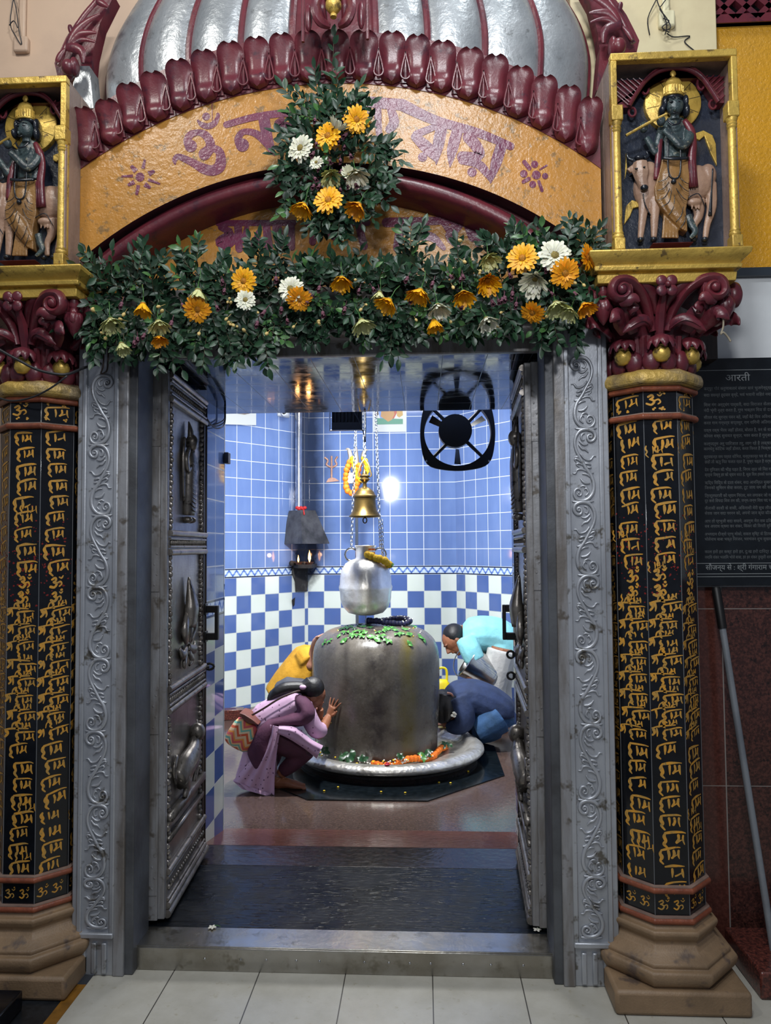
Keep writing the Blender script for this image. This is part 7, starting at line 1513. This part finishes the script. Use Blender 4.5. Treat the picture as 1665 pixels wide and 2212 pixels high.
BQ = [(708, 293, 'yellow', 'open', 1.0, (-.35, -1, -.1)), (770, 258, 'yellow', 'open', .98, (.2, -1, -.35)), (709, 432, 'yellow', 'open', 1.08, (-.1, -1, .1)), (656, 441, 'yellow', 'half', .95, (-.25, -.5, -.85)), (775, 441, 'orange', 'half', .95, (-.35, -.55, -.8)), (649, 320, 'white', 'open', 1.05, (-.45, -1, .0)), (725, 283, 'white', 'half', .9, (.3, -.5, .5)), (713, 374, 'cream', 'half', .85, (.1, -.7, -.7)), (768, 372, 'white', 'half', 1.0, (.15, -.6, -.75)), (683, 351, 'white', 'open', .55, (-.2, -1, .2)), (752, 376, 'white', 'half', .55, (0, -1, 0))]
LB = ['open yellow gerbera left of the bouquet centre, with a white one behind it', 'uppermost yellow gerbera of the hanging bouquet, at its right', 'large open yellow gerbera at the middle bottom of the bouquet', 'drooping yellow gerbera at the lower left of the bouquet', 'half closed amber gerbera at the lower right of the bouquet', 'large open ivory gerbera at the left side of the bouquet', 'ivory gerbera peeping out behind the yellow one in the bouquet', 'wilted greenish gerbera in the middle of the bouquet', 'drooping ivory gerbera right of the bouquet middle', 'small white flower with purple buds below, left in the bouquet', 'small white flower tucked beside the drooping ivory gerbera in the bouquet']
for (px, py, c_, k_, s_, f_), l_ in zip(BQ, LB): put_flower(px, py, -.165, c_, k_, s_, f_, l_, 'gerberas in the hanging bouquet')
GL = [(526, 607, 'yellow', 'open', .95, (.0, -1, -.25)), (309, 656, 'yellow', 'droop', .9, (.05, -.35, -.9)), (426, 668, 'orange', 'open', .98, (.35, -.8, -.5)), (646, 646, 'orange', 'open', .92, (.3, -.8, -.6)), (738, 600, 'yellow', 'half', .92, (.0, -.6, -.8)), (841, 648, 'yellow', 'half', .95, (-.35, -.6, -.7)), (908, 627, 'yellow', 'half', 1.0, (-.25, -.55, -.8)), (1000, 632, 'yellow', 'half', .95, (.1, -.7, -.7)), (1052, 605, 'yellow', 'half', 1.0, (.1, -.85, -.5)), (1128, 558, 'yellow', 'open', 1.12, (-.25, -1, .0)), (1220, 590, 'orange', 'open', 1.05, (.1, -.9, -.4)), (1268, 556, 'orange', 'open', .95, (.75, -.55, -.1)), (1150, 675, 'orange', 'open', .9, (-.4, -.5, -.7)), (937, 692, 'yellow', 'droop', .85, (.1, -.35, -.9)), (1260, 657, 'orange', 'half', .85, (.2, -.6, -.6)), (343, 728, 'orange', 'half', .7, (.2, -.6, -.7)),
      (428, 627, 'cream', 'droop', 1.0, (.05, -.5, -.85)), (530, 648, 'white', 'open', .78, (.1, -1, .1)), (627, 624, 'white', 'open', .98, (-.2, -1, .15)), (239, 690, 'cream', 'half', .95, (.25, -.5, -.75)), (342, 694, 'cream', 'half', .9, (.2, -.5, -.8)), (262, 742, 'cream', 'droop', .8, (.3, -.4, -.85)), (1056, 554, 'cream', 'half', .85, (.1, -.7, -.6)), (1198, 552, 'white', 'open', 1.22, (.05, -1, .12)), (1156, 601, 'white', 'half', 1.15, (-.2, -.8, -.5)), (945, 660, 'white', 'half', .98, (.1, -.65, -.75)), (1200, 654, 'cream', 'half', .95, (.1, -.6, -.75)), (1050, 688, 'white', 'half', .85, (.2, -.6, -.75)), (780, 692, 'cream', 'half', .95, (.25, -.5, -.8)), (820, 632, 'cream', 'droop', .75, (-.1, -.5, -.8)), (1232, 668, 'cream', 'half', .8, (-.3, -.6, -.7))]
ordn = ['first', 'second', 'third', 'fourth', 'fifth', 'sixth', 'seventh', 'eighth', 'ninth', 'tenth', 'eleventh', 'twelfth', 'thirteenth', 'fourteenth', 'fifteenth', 'sixteenth']
wc = {'yellow': 'yellow', 'orange': 'yellow', 'white': 'pale', 'cream': 'pale'}; adj = {'open': 'open', 'half': 'half closed', 'droop': 'drooping'}
tone = {'yellow': 'bright yellow', 'orange': 'amber yellow', 'white': 'ivory white', 'cream': 'greenish cream'}
for grp in ('yellow', 'pale'):
    for i, (px, py, c_, k_, s_, f_) in enumerate(sorted([g for g in GL if wc[g[2]] == grp])):
        put_flower(px, py, -.175, c_, k_, s_, f_, '%s %s gerbera in the door garland, %s %s bloom from its left end' % (adj[k_], tone[c_], ordn[i], 'yellow' if grp == 'yellow' else 'white'), 'gerberas in the door garland')
# ---- small wilted buds, parts of garland and bouquet
def budproto():
    mb = MB()
    for i in range(9): a = i*.7; petalmesh(mb, a, 1.15+.1*(i % 3), .022, .006, .002, 0, -.1)
    mb.ell((0, 0, .002), (.006, .006, .006), 7, 5); mb.tube([V((0, 0, 0)), V((0, .002, -.03))], .0012, 4); return mb
M['purplebud'] = mat('dry_mauve_petal', '744858', .7, 0, '57333f', 50); M['creambud'] = mat('cream_bud', 'd0b877', .6, 0, 'b59a5e', 60)
pb = None; cb = None
def bud(parent, px, py, Y, kind):
    global pb, cb
    if kind == 'p':
        if pb is None: o = pb = budproto().build('wilted_mauve_bloom', M['purplebud'], local=True, ang=180, fixn=False)
        else: o = pb.copy(); COL.objects.link(o)
        f = V((rg.uniform(-.5, .5), -.6, -.8))
    else:
        if cb is None: mb = MB(); mb.ell((0, 0, .004), (.0065, .0065, .010), 8, 6); mb.tube([V((0, 0, 0)), V((0, .002, -.03))], .001, 4); o = cb = mb.build('cream_bud', M['creambud'], local=True, ang=180)
        else: o = cb.copy(); COL.objects.link(o)
        f = V((rg.uniform(-.6, .6), -.6, rg.uniform(-.9, .3)))
    o.parent = parent; o.location = P(px, py, Y)-parent.location; o.rotation_mode = 'QUATERNION'; o.rotation_quaternion = f.to_track_quat('Z', 'Y')
    s_ = rg.uniform(.85, 1.2)*(.85 if kind != 'p' else 1); o.scale = (s_, s_, s_)
for px, py in ((263, 655), (393, 657), (485, 625), (468, 662), (371, 695), (312, 722), (290, 738), (297, 730), (556, 696), (572, 672), (596, 600), (608, 665), (690, 620), (670, 635), (668, 648), (697, 675), (776, 625), (805, 622), (820, 628), (885, 645), (972, 595), (995, 600), (935, 610), (1000, 660), (1085, 645), (1100, 592), (1107, 632), (1090, 642), (1076, 648), (1115, 655), (1190, 632), (1240, 632), (1178, 580), (1000, 595), (620, 690), (745, 665), (480, 605), (880, 600), (1105, 640), (1062, 650)): bud(gar, px, py, -.155, 'p')
for px, py in ((690, 350), (712, 347), (735, 345), (745, 315), (757, 335), (732, 305), (690, 362), (677, 330), (683, 310), (738, 368), (768, 398), (752, 400), (690, 400), (680, 385), (735, 408), (678, 400), (742, 258), (748, 290), (680, 258)): bud(bq, px, py, -.155, 'p')
for px, py in ((202, 666), (202, 672), (222, 720), (228, 730), (232, 712), (268, 678), (262, 690), (344, 662), (349, 673), (334, 712), (496, 645), (492, 652), (498, 655), (497, 700), (503, 702), (512, 705), (490, 688), (493, 698), (528, 715), (557, 675), (577, 720), (687, 695), (690, 700), (635, 705), (780, 668), (790, 658), (768, 605), (818, 635), (1002, 565), (1036, 585), (1035, 592), (978, 620), (1190, 608), (1240, 610), (1260, 615), (973, 695), (898, 690), (1180, 685), (1083, 675), (1075, 705), (995, 520), (430, 720), (350, 708), (1190, 590)): bud(gar, px, py, -.16, 'c')
